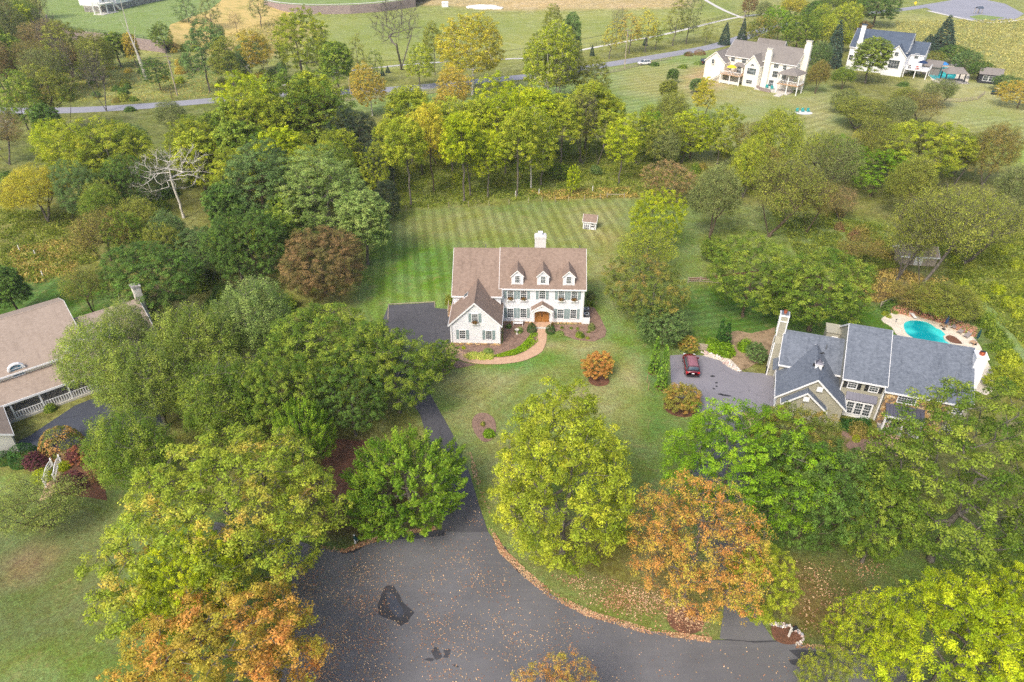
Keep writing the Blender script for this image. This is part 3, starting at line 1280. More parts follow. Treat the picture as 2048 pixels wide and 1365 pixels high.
def stripes(pts, ang, width, amp, feather=1.5, ox=0, px=True):
    """ang: direction of the mown lanes, degrees from +Y"""
    P = PX(pts) if px else pts
    d = in_poly(X, Y, P)
    k = np.clip(.5 - d / feather / 2, 0, 1)
    a = R_(ang)
    ph = (X * math.cos(a) - Y * math.sin(a)) / (2 * width) + ox
    hit = k > 0.02
    stripe[..., 0] = np.where(hit, ph, stripe[..., 0])
    stripe[..., 1] = np.where(hit, k * amp, stripe[..., 1])


# far land
zone([(-900, -235), (3000, -235), (3000, 60), (1700, 60), (1450, 60), (900, 150), (-900, 150)], (158, 160, 84), 30, 10, (142, 152, 74), .02, 3)
zone([(560, 30), (1500, -20), (1460, 60), (1330, 80), (1150, 105), (980, 125), (640, 160), (560, 120)], (160, 164, 84), 6, 3, (138, 152, 70), .05, 4)
zone([(760, 10), (900, 12), (1000, 22), (1380, 16), (1390, -8), (1000, -10), (880, -4)], (206, 178, 122), 6, 3, (190, 170, 112), .08, 5)
zone([(280, 50), (330, 16), (480, 12), (560, 30), (620, 60), (560, 110), (480, 120), (410, 110), (330, 70)], (206, 182, 110), 6, 6, (176, 160, 90), .12, 6)
zone([(120, 110), (240, 110), (420, 120), (560, 150), (500, 190), (300, 205), (120, 205)], (152, 158, 76), 6, 4, (124, 140, 62), .08, 7)
# tall gold meadow, top right
zone([(1780, 30), (1900, 30), (2060, 30), (2400, 30), (2400, 215), (2048, 180), (1960, 150), (1880, 120), (1800, 110), (1740, 60)], (180, 176, 100), 6, 6, (140, 150, 76), .07, 8)
# lawns round the far houses
zone([(1130, 160), (1190, 138), (1380, 100), (1440, 95), (1500, 180), (1660, 170), (1700, 250), (1640, 330), (1500, 300), (1330, 260), (1200, 230)], (134, 154, 82), 5, 3, (158, 158, 90), .09, 9)
zone([(1375, 145), (1420, 130), (1445, 170), (1400, 190), (1370, 172)], (182, 158, 110), 4, 2, seed=10)
zone([(1560, 190), (1700, 190), (1660, 260), (1590, 250)], (160, 158, 96), 5, 3, (140, 152, 84), .1, 11)
zone([(1830, 150), (2060, 170), (2400, 190), (2400, 300), (2048, 315), (1930, 290), (1850, 230)], (172, 168, 106), 5, 4, (150, 158, 88), .08, 12)
zone([(1900, 270), (2060, 290), (2300, 300), (2300, 345), (2048, 335), (1900, 310)], (140, 164, 66), 5, 3, seed=13)
zone([(640, 200), (800, 185), (1000, 172), (1180, 150), (1180, 200), (980, 215), (800, 230), (650, 225)], (126, 150, 78), 5, 2, (146, 158, 90), .12, 14)
zone([(0, 200), (300, 205), (560, 200), (560, 320), (300, 420), (120, 420), (0, 330)], (112, 124, 54), 6, 5, (128, 132, 64), .1, 15)
# wet meadow under the grove
zone([(760, 300), (1300, 280), (1420, 340), (1300, 392), (1100, 400), (880, 416), (770, 424), (740, 360)], (118, 134, 42), 3, 2, (144, 150, 54), .14, 16)
zone([(1060, 385), (1270, 372), (1280, 398), (1100, 402)], (164, 146, 76), 2.5, 1, (136, 142, 62), .3, 17)
zone([(0, 420), (180, 420), (200, 520), (100, 560), (0, 580)], (98, 122, 46), 3, 2, (150, 148, 66), .14, 18)
zone([(15, 500), (150, 470), (160, 560), (40, 575)], (158, 154, 70), 3, 2, seed=19)
# right: rough orchard lawn and wild edge
zone([(1340, 410), (1560, 420), (1760, 440), (1900, 480), (1780, 560), (1560, 560), (1380, 560), (1340, 500)], (134, 144, 66), 3, 3, (120, 140, 60), .1, 20)
zone([(1860, 470), (2100, 470), (2100, 760), (2000, 700), (1960, 640), (1900, 560)], (150, 158, 52), 2, 2, (124, 138, 50), .2, 21)
zone([(1700, 560), (1780, 530), (1900, 560), (1800, 612), (1720, 612)], (120, 92, 58), 2, 2, (110, 110, 56), .3, 22)
# near lawns
zone([(-200, 930), (240, 960), (640, 1080), (900, 900), (700, 700), (700, 600), (770, 425), (880, 418), (1000, 411), (1100, 403), (1256, 397),
      (1400, 420), (1400, 700), (1500, 800), (1760, 1000), (2300, 1100), (2300, 1700), (-200, 1700)], (106, 132, 56), 1.0, .3, (128, 144, 66), .16, 23)
zone([(735, 640), (745, 560), (758, 470), (900, 480), (910, 600), (890, 640)], (96, 134, 38), 4, 1.5, (118, 146, 52), .2, 24)
zone([(1150, 520), (1240, 520), (1290, 700), (1210, 710), (1180, 640)], (116, 142, 56), 3, 1.5, (142, 152, 74), .25, 25)
zone([(780, 425), (1256, 400), (1240, 470), (1180, 500), (780, 480)], (150, 148, 82), 4, 1.5, (132, 142, 68), .12, 26, amt=.8)
zone([(1190, 470), (1240, 470), (1240, 560), (1190, 550)], (176, 156, 96), 3, 2, seed=27, amt=.6)
zone([(870, 740), (1160, 690), (1240, 700), (1300, 800), (1330, 880), (1240, 860), (1050, 800), (960, 830), (900, 800)], (124, 142, 62), 2.5, 1.5, (152, 152, 88), .3, 28)
zone([(1080, 700), (1170, 668), (1220, 690), (1160, 715)], (176, 160, 112), 1.5, 1.5, (128, 146, 64), .6, 29)
zone([(990, 715), (1110, 700), (1150, 720), (1060, 745), (980, 742)], (96, 140, 48), 1.5, .8, (120, 146, 62), .4, 30)
zone([(900, 840), (960, 920), (990, 1010), (1010, 1080), (1080, 1060), (1010, 860), (960, 800)], (160, 152, 94), 1.8, 1.2, (134, 142, 72), .4, 31)
zone([(1235, 740), (1290, 720), (1310, 800), (1270, 860), (1235, 800)], (162, 158, 94), 2, 1, (128, 144, 66), .4, 32)
zone([(1285, 640), (1345, 700), (1330, 860), (1300, 880), (1283, 760)], (88, 124, 44), 1.2, .6, (110, 138, 52), .4, 33)
zone([(1368, 578), (1450, 570), (1560, 580), (1700, 590), (1840, 640), (1860, 700), (1560, 700), (1420, 700), (1372, 660)], (84, 120, 36), 1.2, .3, (96, 128, 42), .2, 34)
zone([(1900, 640), (1970, 640), (2010, 720), (1990, 790), (1940, 740)], (104, 128, 52), 1.5, .6, seed=35)
zone([(1040, 1120), (1110, 1170), (1300, 1240), (1420, 1260), (1480, 1200), (1340, 1060), (1140, 1040)], (136, 118, 62), 2, 1.2, (124, 126, 60), .3, 36)
zone([(1500, 1110), (1760, 1090), (1800, 1250), (1690, 1290), (1560, 1250)], (118, 104, 52), 2, 1, (104, 112, 50), .25, 37)
zone([(1500, 1130), (1600, 1120), (1610, 1200), (1530, 1200)], (140, 120, 74), 2, 1, seed=38, amt=.7)
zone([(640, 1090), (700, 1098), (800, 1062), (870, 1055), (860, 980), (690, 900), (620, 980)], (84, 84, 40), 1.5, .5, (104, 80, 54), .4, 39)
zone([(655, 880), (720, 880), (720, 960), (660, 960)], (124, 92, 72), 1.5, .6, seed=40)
zone([(-100, 560), (60, 560), (175, 545), (240, 600), (230, 720), (-100, 700)], (80, 116, 34), 1, .2, (92, 122, 40), .2, 41)
zone([(-100, 950), (60, 1000), (200, 985), (260, 1100), (240, 1300), (-100, 1300)], (96, 118, 56), 2, 1, (122, 128, 70), .22, 42)
zone([(10, 1125), (60, 1095), (105, 1115), (70, 1160), (10, 1170)], (140, 118, 82), 1.5, .6, seed=43, amt=.8)
LAWNS = [[(-200, 930), (240, 960), (640, 1080), (900, 900), (700, 700), (700, 600), (770, 425), (880, 418), (1000, 411), (1100, 403), (1256, 397), (1400, 420), (1400, 700), (1500, 800), (1760, 1000), (2300, 1100), (2300, 1700), (-200, 1700)],
         [(1130, 160), (1190, 138), (1380, 100), (1440, 95), (1700, 170), (1700, 250), (1640, 330), (1500, 300), (1330, 260), (1200, 230)],
         [(1368, 578), (1450, 570), (1560, 580), (1700, 590), (1840, 640), (1860, 700), (1560, 700), (1420, 700), (1372, 660)],
         [(-100, 560), (60, 560), (175, 545), (240, 600), (230, 720), (-100, 700)], [(600, 40), (1450, 20), (1330, 80), (980, 125), (640, 150)],
         [(1830, 150), (2400, 190), (2400, 345), (1930, 290), (1850, 230)]]
# mown lanes
stripes([(738, 640), (750, 520), (776, 424), (1000, 411), (1256, 397), (1250, 470), (1180, 500), (1180, 560), (900, 620), (890, 640)], -8.5, 1.02, .14, 2.0)
stripes([(868, 752), (1000, 745), (1100, 735), (1180, 770), (1240, 780), (1100, 800), (960, 830), (900, 810)], 42, .9, .07, 2.0)
stripes([(1370, 576), (1450, 570), (1560, 640), (1420, 690), (1374, 660)], 78, .8, .10, .6)
stripes([(-100, 560), (60, 560), (175, 545), (235, 600), (220, 680), (-100, 660)], 2, 1.6, .16, .6)
stripes([(1130, 165), (1190, 140), (1380, 103), (1420, 180), (1330, 250), (1200, 225)], 62, 1.6, .10, 4)
stripes([(640, 200), (800, 185), (1000, 172), (1170, 155), (1170, 190), (800, 222)], 50, 1.6, .10, 4)
stripes([(1500, 300), (1620, 280), (1700, 250), (1700, 200), (1640, 190), (1590, 240), (1480, 250)], 55, 1.6, .10, 4)
stripes([(1900, 240), (2300, 220), (2300, 320), (1900, 300)], 70, 1.6, .10, 4)
stripes([(120, 10), (300, 5), (420, 60), (330, 82), (130, 60)], -60, 1.6, .10, 2)

rough_ = np.ones(X.shape)
for zz in LAWNS:
    d = in_poly(X, Y, PX(zz))
    rough_ = np.minimum(rough_, np.clip(.5 + d / 4, 0, 1))
stripe[..., 2] = rough_
NY, NX = X.shape
me = bpy.data.meshes.new('ground')
V = np.stack([X, Y, np.zeros_like(X)], -1).reshape(-1, 3).astype(np.float32)
idx = np.arange(NY * NX).reshape(NY, NX)
Q = np.stack([idx[:-1, :-1], idx[:-1, 1:], idx[1:, 1:], idx[1:, :-1]], -1).reshape(-1, 4).astype(np.int32)
me.vertices.add(len(V))
me.vertices.foreach_set('co', V.ravel())
me.loops.add(len(Q) * 4)
me.loops.foreach_set('vertex_index', Q.ravel())
me.polygons.add(len(Q))
me.polygons.foreach_set('loop_start', np.arange(len(Q), dtype=np.int32) * 4)
me.polygons.foreach_set('loop_total', np.full(len(Q), 4, dtype=np.int32))
for nm, arr in (('zone', colr), ('lane', stripe)):
    at = me.attributes.new(nm, 'FLOAT_VECTOR', 'POINT')
    at.data.foreach_set('vector', arr.reshape(-1, 3).astype(np.float32).ravel())
me.update(calc_edges=True)


def grass_material(name, use_attr=True, c=None):
    n = NT(name)
    p = n.pos()
    if use_attr:
        a = n.n('Attribute')
        a.attribute_name = 'zone'
        base = a.outputs['Vector']
        ln = n.n('Attribute')
        ln.attribute_name = 'lane'
        sp = n.n('SeparateXYZ')
        n.l(ln.outputs['Vector'], sp.inputs[0])
    else:
        base = c
    warp = n.noise(.6, 4, .6, p)
    fine = n.noise(7.0, 6, .8, p)
    mid = n.noise(1.1, 5, .7, p, .6)
    tuft = n.noise(3.2, 5, .75, p, .4)
    big = n.noise(.16, 5, .6, p, .8)
    v = n.math('MULTIPLY_ADD', fine, .75, .625)
    v = n.math('MULTIPLY', v, n.math('MULTIPLY_ADD', mid, .7, .65))
    v = n.math('MULTIPLY', v, n.math('MULTIPLY_ADD', n.ramp(tuft, .25, .75), .44, .78))
    if use_attr:
        v = n.math('MULTIPLY', v, n.math('ADD', 1.0, n.math('MULTIPLY', sp.outputs[2], n.math('MULTIPLY_ADD', n.ramp(n.noise(.45, 5, .75, p, 1.2), .3, .7), .7, -.42))))
    v = n.math('MULTIPLY', v, n.math('MULTIPLY_ADD', big, .5, .75))
    if use_attr:
        ph = n.math('ADD', sp.outputs[0], n.math('MULTIPLY', n.math('SUBTRACT', warp, .5), .2))
        s = n.math('SINE', n.math('MULTIPLY', ph, 6.28318))
        s = n.math('MULTIPLY', s, 2.2)
        s = n.math('MINIMUM', n.math('MAXIMUM', s, -1.0), 1.0)
        s = n.math('MULTIPLY', s, sp.outputs[1])
        s = n.math('MULTIPLY', s, n.math('MULTIPLY_ADD', mid, 2.4, -.15))
        v = n.math('MULTIPLY', v, n.math('ADD', s, 1.0))
    hsv = n.n('HueSaturation')
    g1 = n.ramp(n.noise(2.1, 4, .65, p, .5), .38, .62)
    g2 = n.ramp(n.noise(5.5, 3, .6, p, .3), .36, .64)
    v = n.math('MULTIPLY', v, n.math('MULTIPLY_ADD', g1, .26, .87))
    v = n.math('MULTIPLY', v, n.math('MULTIPLY_ADD', g2, .34, .83))
    n.val(hsv.inputs['Color'], base)
    n.l(v, hsv.inputs['Value'])
    n.l(n.math('MULTIPLY_ADD', n.math('ADD', n.ramp(mid, .3, .7), g1), .022, .478), hsv.inputs['Hue'])
    n.l(n.math('MULTIPLY_ADD', n.ramp(big, .3, .7), -.2, 1.02), hsv.inputs['Saturation'])
    dry = n.ramp(n.noise(.5, 6, .75, p, 1.0), .52, .70)
    out = n.mix(n.math('MULTIPLY', dry, .5), hsv.outputs[0], srgb(160, 148, 96))
    dk = n.n('HueSaturation')
    n.l(out, dk.inputs['Color'])
    dk.inputs['Value'].default_value = .9
    n.col(dk.outputs[0], 1.0, .08)
    n.bump(fine, .8, .12)
    MATS[name] = n.m
    return n.m


me.materials.append(grass_material('grass'))
grass_material('terrace_grass', False, srgb(132, 154, 80))
tag(link('ground', me), kind='structure')
mb = MB()
mb.poly([(-2300, -300, -.6), (2300, -300, -.6), (2300, 1600, -.6), (-2300, 1600, -.6)])
tag(mb.build('far_ground', 'terrace_grass'), kind='structure')

# ---------------------------------------------------------------- roads, drives, paths
COURT = [(640, 1096), (690, 1103), (740, 1083), (800, 1068), (880, 1062), (930, 1058), (975, 1062), (1005, 1106), (1050, 1146), (1105, 1190),
         (1180, 1228), (1300, 1262), (1425, 1281), (1560, 1284), (1640, 1298), (1700, 1302), (1800, 1335), (2048, 1440), (2300, 1560), (2300, 2300),
         (300, 2300), (380, 1500), (500, 1380), (560, 1290), (580, 1200), (585, 1150), (560, 1120), (480, 1090), (420, 1075), (430, 1045), (520, 1060)]
sheet('road', PX(COURT), .03, 'asphalt_court', .12, .12, 2)
strip('main_road', PX([(-200, 228), (-20, 222), (60, 222), (170, 220), (300, 212), (420, 202), (510, 194), (640, 187), (800, 178), (900, 169), (1000, 159), (1100, 148),
                       (1200, 132), (1300, 116), (1400, 99), (1450, 87), (1490, 74), (1530, 60), (1600, 44), (1700, 30), (1800, 20), (1880, 8), (1960, -6), (2100, -30)]), 6.6, .03, 'asphalt_road')
wl = PX([(640, 194.5), (720, 190), (800, 185), (900, 176)])
strip('road_edge_line', wl, .22, .05, 'white_line')
strip('footpath', PX([(560, 172), (600, 158), (640, 150), (760, 135), (880, 125), (1000, 119), (1100, 114), (1160, 101), (1250, 84), (1330, 69), (1400, 52), (1450, 40), (1490, 33), (1530, 28)]), 2.0, .04, 'concrete_path')
strip('footpath', PX([(1395, -10), (1420, 6), (1450, 22), (1487, 37)]), 2.2, .045, 'concrete_path')
sheet('road_turning', PX([(1850, 14), (1900, 4), (1960, -2), (2010, 8), (2048, 28), (2030, 40), (1960, 42), (1920, 38), (1870, 26)]), .05, 'asphalt_road')
strip('footpath', PX([(1855, 22), (1900, 32), (1960, 44), (2000, 45), (2060, 38)]), 2.4, .06, 'concrete_path')
sheet('road_island', PX([(1938, 34), (1960, 30), (2010, 36), (1985, 40), (1955, 40)]), .07, 'terrace_grass')

# main house drive
DR = [(777, 611), (868, 606), (869, 617), (903, 619), (906, 690), (888, 705), (866, 730), (858, 765), (862, 792), (905, 868), (940, 950), (958, 1010), (976, 1064), (930, 1066),
      (884, 1064), (884, 980), (862, 900), (840, 830), (800, 770), (770, 700), (762, 650)]
sheet('driveway', PX(DR), .045, 'asphalt_drive', .05, .05, 3)
sheet('driveway_apron', PX([(893, 1040), (958, 1020), (974, 1060), (930, 1058), (886, 1060)]), .052, 'asphalt_drive', 0, .3, 8)
mb = MB()
cp = PX([(776, 612), (868, 605)]) 
for a, b in ((U(776, 640), U(777, 609.5)), (U(777, 609.5), U(869, 605)), (U(869, 605), U(870, 616))):
    mb.bar((a[0], a[1], .08), (b[0], b[1], .08), .1, .1)
tag(mb.build('driveway_kerb', 'weathered_wood'), kind='structure')
# right neighbour's drive
sheet('neighbour_driveway', PX([(1340, 712), (1372, 709), (1404, 712), (1440, 722), (1462, 735), (1480, 744), (1548, 750), (1560, 815), (1500, 830), (1440, 828), (1400, 826), (1350, 805), (1342, 760)]), .045, 'asphalt_worn', .05, .05, 4)
sheet('neighbour_driveway_lower', PX([(1440, 1278), (1450, 1200), (1400, 1080), (1380, 960), (1400, 850), (1480, 820), (1500, 900), (1500, 1100), (1515, 1232), (1548, 1282), (1500, 1283)]), .04, 'asphalt_court', .05, .05, 5)
# left neighbour's drive
sheet('left_driveway', PX([(40, 882), (60, 872), (150, 812), (230, 780), (330, 760), (330, 850), (240, 900), (120, 900), (20, 905)]), .045, 'asphalt_dark', .05, .05, 6)
# sealed and dark patches on the court
rr = random.Random(3)


def blot(cx, cy, pts, nm='dark_patch', mat='asphalt_seal', z=.036, seed=1):
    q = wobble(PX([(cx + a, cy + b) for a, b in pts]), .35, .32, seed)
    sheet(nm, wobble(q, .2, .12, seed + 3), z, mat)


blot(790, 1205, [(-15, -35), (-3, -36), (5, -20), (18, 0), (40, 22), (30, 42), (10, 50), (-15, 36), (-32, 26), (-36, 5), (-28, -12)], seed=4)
sheet('worn_patch', smooth_closed(PX([(776, 1185), (790, 1190), (796, 1205), (808, 1225), (800, 1234), (786, 1226), (776, 1208)]), 4), .042, 'asphalt_dark', 0, .25, 9)  # bluish sheen of the sealed asphalt, put into the patch colour
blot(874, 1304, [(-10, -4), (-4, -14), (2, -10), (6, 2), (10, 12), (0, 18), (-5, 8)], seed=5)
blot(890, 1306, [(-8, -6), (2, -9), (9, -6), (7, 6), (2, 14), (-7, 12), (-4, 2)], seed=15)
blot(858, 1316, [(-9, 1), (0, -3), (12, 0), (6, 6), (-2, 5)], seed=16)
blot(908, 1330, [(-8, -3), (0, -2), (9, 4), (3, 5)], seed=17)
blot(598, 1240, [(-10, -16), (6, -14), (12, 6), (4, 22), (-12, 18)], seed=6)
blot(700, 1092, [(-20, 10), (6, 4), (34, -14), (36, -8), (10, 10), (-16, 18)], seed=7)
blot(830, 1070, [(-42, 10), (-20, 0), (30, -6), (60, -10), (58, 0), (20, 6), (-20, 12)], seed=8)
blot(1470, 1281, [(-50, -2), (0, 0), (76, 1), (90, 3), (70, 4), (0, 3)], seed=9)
blot(1612, 1310, [(-32, -8), (-6, -10), (30, -6), (60, -2), (70, 14), (40, 10), (8, 16), (-14, 6)], seed=10)  # ragged patches darker than the road around them
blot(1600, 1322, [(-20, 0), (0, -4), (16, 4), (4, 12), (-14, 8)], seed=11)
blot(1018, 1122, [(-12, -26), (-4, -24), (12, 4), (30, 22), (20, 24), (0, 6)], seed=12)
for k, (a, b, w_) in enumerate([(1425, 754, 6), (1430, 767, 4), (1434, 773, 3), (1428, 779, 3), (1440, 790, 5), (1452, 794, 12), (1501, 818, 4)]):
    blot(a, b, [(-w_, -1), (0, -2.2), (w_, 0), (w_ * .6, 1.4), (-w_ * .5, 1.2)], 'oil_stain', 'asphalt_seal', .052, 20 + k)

# brick walk with its soldier edges
outer = [(1092, 656), (1092, 680), (1087, 697), (1078, 708), (1050, 721), (1015, 727.5), (990, 729), (955, 728), (925, 722), (905, 712), (893, 700), (886, 690)]
inner = [(1075, 656), (1074, 680), (1066, 694), (1050, 705), (1030, 713), (1000, 717), (980, 716), (952, 713), (930, 707), (914, 700), (906, 693), (900, 688)]
so, si = smooth_open(PX(outer), 5), smooth_open(PX(inner), 5)
sheet('brick_walk', so + si[::-1], .07, 'path_brick', .06)
for edge in (so, si):
    mb = MB()
    for i in range(len(edge) - 1):
        mb.bar((edge[i][0], edge[i][1], .075), (edge[i + 1][0], edge[i + 1][1], .075), .16, .05)
    tag(mb.build('brick_walk_edging', 'path_brick'), kind='structure')
# beds
groundmat('gravel_brown', srgb(140, 118, 92), srgb(172, 150, 122), 5, srgb(112, 96, 74))
sheet('mulch_bed', PX([(903, 690), (912, 702), (936, 714), (975, 720), (1010, 719), (1045, 709), (1068, 694), (1076, 680), (1076, 645), (1008, 640), (1006, 688)]), .05, 'mulch', .05, .08, 14)
sheet('mulch_bed', PX([(1092, 650), (1170, 650), (1178, 620), (1172, 600), (1190, 618), (1203, 640), (1213, 662), (1210, 674), (1187, 684), (1152, 680), (1130, 672), (1092, 664)]), .05, 'mulch', .05, .08, 15)
sheet('mulch_bed', PX([(889, 712), (905, 718), (930, 726), (952, 730), (925, 736), (905, 738), (880, 745), (866, 735)]), .05, 'mulch', .05, .08, 16)
sheet('mulch_island', smooth_closed(PX([(950, 832), (968, 826), (986, 836), (992, 858), (985, 878), (968, 884), (950, 868), (944, 848)]), 4), .05, 'mulch', .05, .08, 17)
for nm, c_, r_ in (('tree_ring', (1372, 1240), 1.7), ('tree_ring', (1197, 762), 1.4), ('tree_ring', (1362, 815), 2.2), ('tree_ring', (1322, 777), .8), ('tree_ring', (1306, 746), .7)):
    x, y = U(*c_)
    sheet(nm, [(x + r_ * math.cos(a * .3927), y + r_ * .9 * math.sin(a * .3927)) for a in range(16)], .05, 'dark_mulch', .05, .15, 18)
sheet('mulch_bed', PX([(1690, 850), (1760, 866), (1790, 890), (1760, 905), (1700, 900), (1680, 880)]), .05, 'mulch', .05, .1, 19)
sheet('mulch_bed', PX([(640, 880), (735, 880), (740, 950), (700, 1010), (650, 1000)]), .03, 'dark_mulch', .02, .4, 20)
sheet('mulch_bed', PX([(90, 880), (190, 880), (215, 1000), (120, 990), (90, 950)]), .03, 'dark_mulch', .02, .3, 21)
sheet('stone_garden', PX([(1406, 712), (1420, 709), (1445, 712), (1462, 720), (1478, 736), (1474, 744), (1456, 735), (1440, 722)]), .06, 'pool_deck_stone', .05, .25, 22)
sheet('gravel_court', PX([(1452, 668), (1475, 662), (1505, 668), (1550, 655), (1552, 700), (1550, 712), (1480, 742), (1466, 730), (1462, 690)]), .05, 'gravel_brown', .03, .3, 23)
sheet('brick_walk', PX([(1486, 826), (1500, 824), (1520, 850), (1500, 850)]), .055, 'path_brick', .03)
sheet('brick_walk', PX([(1768, 868), (1800, 872), (1815, 905), (1790, 915), (1775, 900)]), .06, 'path_brick', .03)
strip('flagstone_path', PX([(128, 905), (112, 940), (100, 975), (92, 1000)]), 1.3, .05, 'path_brick', .03)
strip('creek_bed', PX([(1380, 560), (1560, 545), (1700, 590)]), .9, .03, 'dark_mulch')
# mown trail through the wild edge on the right
strip('grass_trail', PX([(1960, 600), (1995, 640), (2030, 690), (2070, 740)]), 1.6, .03, 'terrace_grass')

# ---------------------------------------------------------------- raised terrace and its block walls, far left and top
def terrace(nm, pts, z, walls, mat='terrace_grass'):
    P = [U(a, b, z) for a, b in pts]
    o = sheet(nm, P, z, mat)
    mb = MB()
    for i in range(walls[0], walls[1]):
        a, b = P[i], P[i + 1]
        mb.bar((a[0], a[1], z / 2 - .1), (b[0], b[1], z / 2 - .1), .5, z + .3)
    w = mb.build('retaining_wall', 'block_wall')
    return o, w


TW1 = [(92, 30), (94, 44), (110, 52), (140, 60), (200, 67), (250, 74), (328, 84), (334, 78), (340, 50), (420, 20), (480, -30), (60, -30)]
o, w = terrace('terrace_lawn', TW1, 4.2, (0, 6))
P_ = [U(328, 84, 4.2), U(334, 78, 4.2), U(340, 50, 4.2), U(420, 20, 4.2), U(480, -30, 4.2)]
Q_ = [U(336, 98), U(375, 98), U(450, 78), U(560, 46), U(660, -20)]
mb = MB()
for i in range(4):
    mb.poly([(*P_[i], 4.19), (*Q_[i], -.05), (*Q_[i + 1], -.05), (*P_[i + 1], 4.19)])
groundmat('brush_slope', srgb(190, 164, 98), srgb(214, 190, 124), 1.2, srgb(150, 146, 78))
tag(mb.build('bank', 'brush_slope'), kind='structure')
tag(w, 'long grey block retaining wall curving below the lawn with black railing', 'retaining wall')
TW2 = [(528, 2), (560, 8), (620, 12), (700, 11), (760, 7), (830, -2), (870, -20), (870, -60), (500, -60)]
o, w = terrace('upper_terrace_lawn', TW2, 4.0, (0, 5))
tag(w, 'grey block retaining wall at the top edge with white kerb on it', 'retaining wall')
P_ = [U(a, b, 4.05) for a, b in [(528, -1), (560, 5), (620, 9), (700, 8), (760, 4), (830, -5)]]
strip('terrace_path', P_, 1.6, 4.06, 'concrete_path', .05)


# ================================================================ MAIN WHITE HOUSE
def main_house():
    h = empty('house', (-1.15, 90.6, 0), R_(-1.8), 'white colonial house with brown shingle roof and three dormers', 'house')
    W, RF = 'white_siding', 'brown_shingles'
    # stone foundation band
    mb = MB()
    mb.box(-.42, 12.1, -.1, 9.6, 0, .28)
    mb.box(-7.7, -.22, -6.4, -.1, 0, .26)
    mb.box(-7.75, -.6, -1.05, 9.5, 0, .25)
    mb.build('foundation', 'fieldstone', h)
    gable_block(h, -.5, 12.0, 0, 9.5, 6.48, 4.6, 10.6, W, RF, oh=.3, og=.28, z0=.25)
    # lower wing under the same ridge
    gable_block(h, -7.65, -.5, -.95, 9.4, 5.62, 4.6, 10.45, W, RF, oh=.3, og=.18, z0=.25)
    # garage ell, ridge running to the back
    gable_block(h, -6.15, 1.6, -7.6, -.42, 3.75, -4.01, 7.25, W, RF, axis='y', oh=.32, og=.26, z0=.24)
    corner_boards(h, [(-.5, -.0), (12.0, -.0)], .28, 5.95)
    corner_boards(h, [(-7.6, -6.15), (-.42, -6.15)], .26, 3.45)
    # plain box return beside the ell (small white gable ends seen at the eave)
    # windows
    for i, x in enumerate((.92, 2.9, 5.72, 8.6, 10.55)):
        window(h, x, 0, 4.4, .86, 1.45, 3, 4, shutter='shutter_green')
        if i != 2:
            window(h, x, 0, 1.02, .86, 1.55, 3, 4, shutter='shutter_green')
            flower_box(h, x, -.1, 4.1, 1.1)
    for x in (-5.9, -2.05):
        window(h, x, -6.15, 1.0, .82, 1.42, 3, 4, shutter='shutter_green')
    window(h, -4.01, -6.15, 3.95, .8, 1.3, 3, 4, shutter='shutter_green')
    flower_box(h, -4.01, -6.25, 3.62, 1.05)
    # garage doors on the left side of the ell and side windows
    for y in (-3.9, -.9):
        g = MB()
        g.box(-.05, 0, -1.2, 1.2, .05, 2.2)
        for k in range(1, 4):
            g.box(-.065, -.05, -1.2, 1.2, k * .55 - .02, k * .55 + .02)
        g.build('garage_door', 'white_trim', h, loc=(-7.6, y, .2))
    for z in (1.1, 4.2):
        window(h, 12.0, 3.0, z, .9, 1.4, 3, 4, rz=R_(90))
        window(h, 12.0, 6.6, z, .9, 1.4, 3, 4, rz=R_(90))
    # dormers
    for x in (1.95, 5.78, 9.62):
        d = MB()
        y0, zb, ze, zr = .22, 6.5, 8.3, 9.1
        d.prism([(x - .82, y0, zb), (x + .82, y0, zb), (x + .82, y0, ze), (x, y0, zr - .06), (x - .82, y0, ze)], (0, 2.9, 0))
        dm = d.build('dormer', W, h)
        r = MB()
        for s in (-1, 1):
            r.prism([(x + s * 1.0, y0 - .2, ze - .17), (x, y0 - .2, zr + .03), (x, y0 + 3.2, zr + .03), (x + s * 1.0, y0 + 2.4, ze - .17)], (0, 0, .12))
        r.build('dormer_roof', RF, dm)
        t = MB()
        for s in (-1, 1):
            t.prism([(x + s * 1.02, y0 - .22, ze - .18), (x, y0 - .22, zr + .02), (x, y0 - .22, zr - .16), (x + s * 1.02, y0 - .22, ze - .34)], (0, .08, 0))
            t.box(x + s * .82 - .06, x + s * .82 + .06, y0 - .04, y0 + .04, zb, ze)
        t.build('dormer_trim', 'white_trim', dm)
        window(dm, x, y0, 6.98, .66, 1.12, 3, 4, sub=True)
    # chimney
    c = MB()
    c.box(4.45, 6.15, 4.95, 6.05, 8, 12.0)
    c.box(4.38, 6.22, 4.88, 6.12, 12.0, 12.28)
    c.box(4.5, 6.1, 5.0, 6.0, 12.28, 12.45)
    ch = c.build('chimney', 'pale_brick', h)
    f = MB()
    f.box(5.0, 5.55, 5.25, 5.75, 12.45, 12.8)
    f.build('chimney_pot', 'white_trim', ch)
    f = MB()
    f.box(4.92, 5.63, 5.17, 5.83, 12.8, 12.86)
    f.build('chimney_cap', 'white_trim', ch)
    # skylight on the ell, plumbing vents
    s = MB()
    zz = lambda x: 7.25 - (7.25 - 3.75) / 3.59 * abs(x + 4.01)
    a = Vector((-5.35, -2.1, zz(-5.35) + .1))
    b = Vector((-6.0, -2.1, zz(-6.0) + .1))
    s.prism([a, b, b + Vector((0, 1.05, 0)), a + Vector((0, 1.05, 0))], (0, 0, -.12))
    sk = s.build('skylight', 'white_trim', h)
    s = MB()
    nrm = Vector((-(7.25 - 3.75) / 3.665, 0, 1)).normalized()
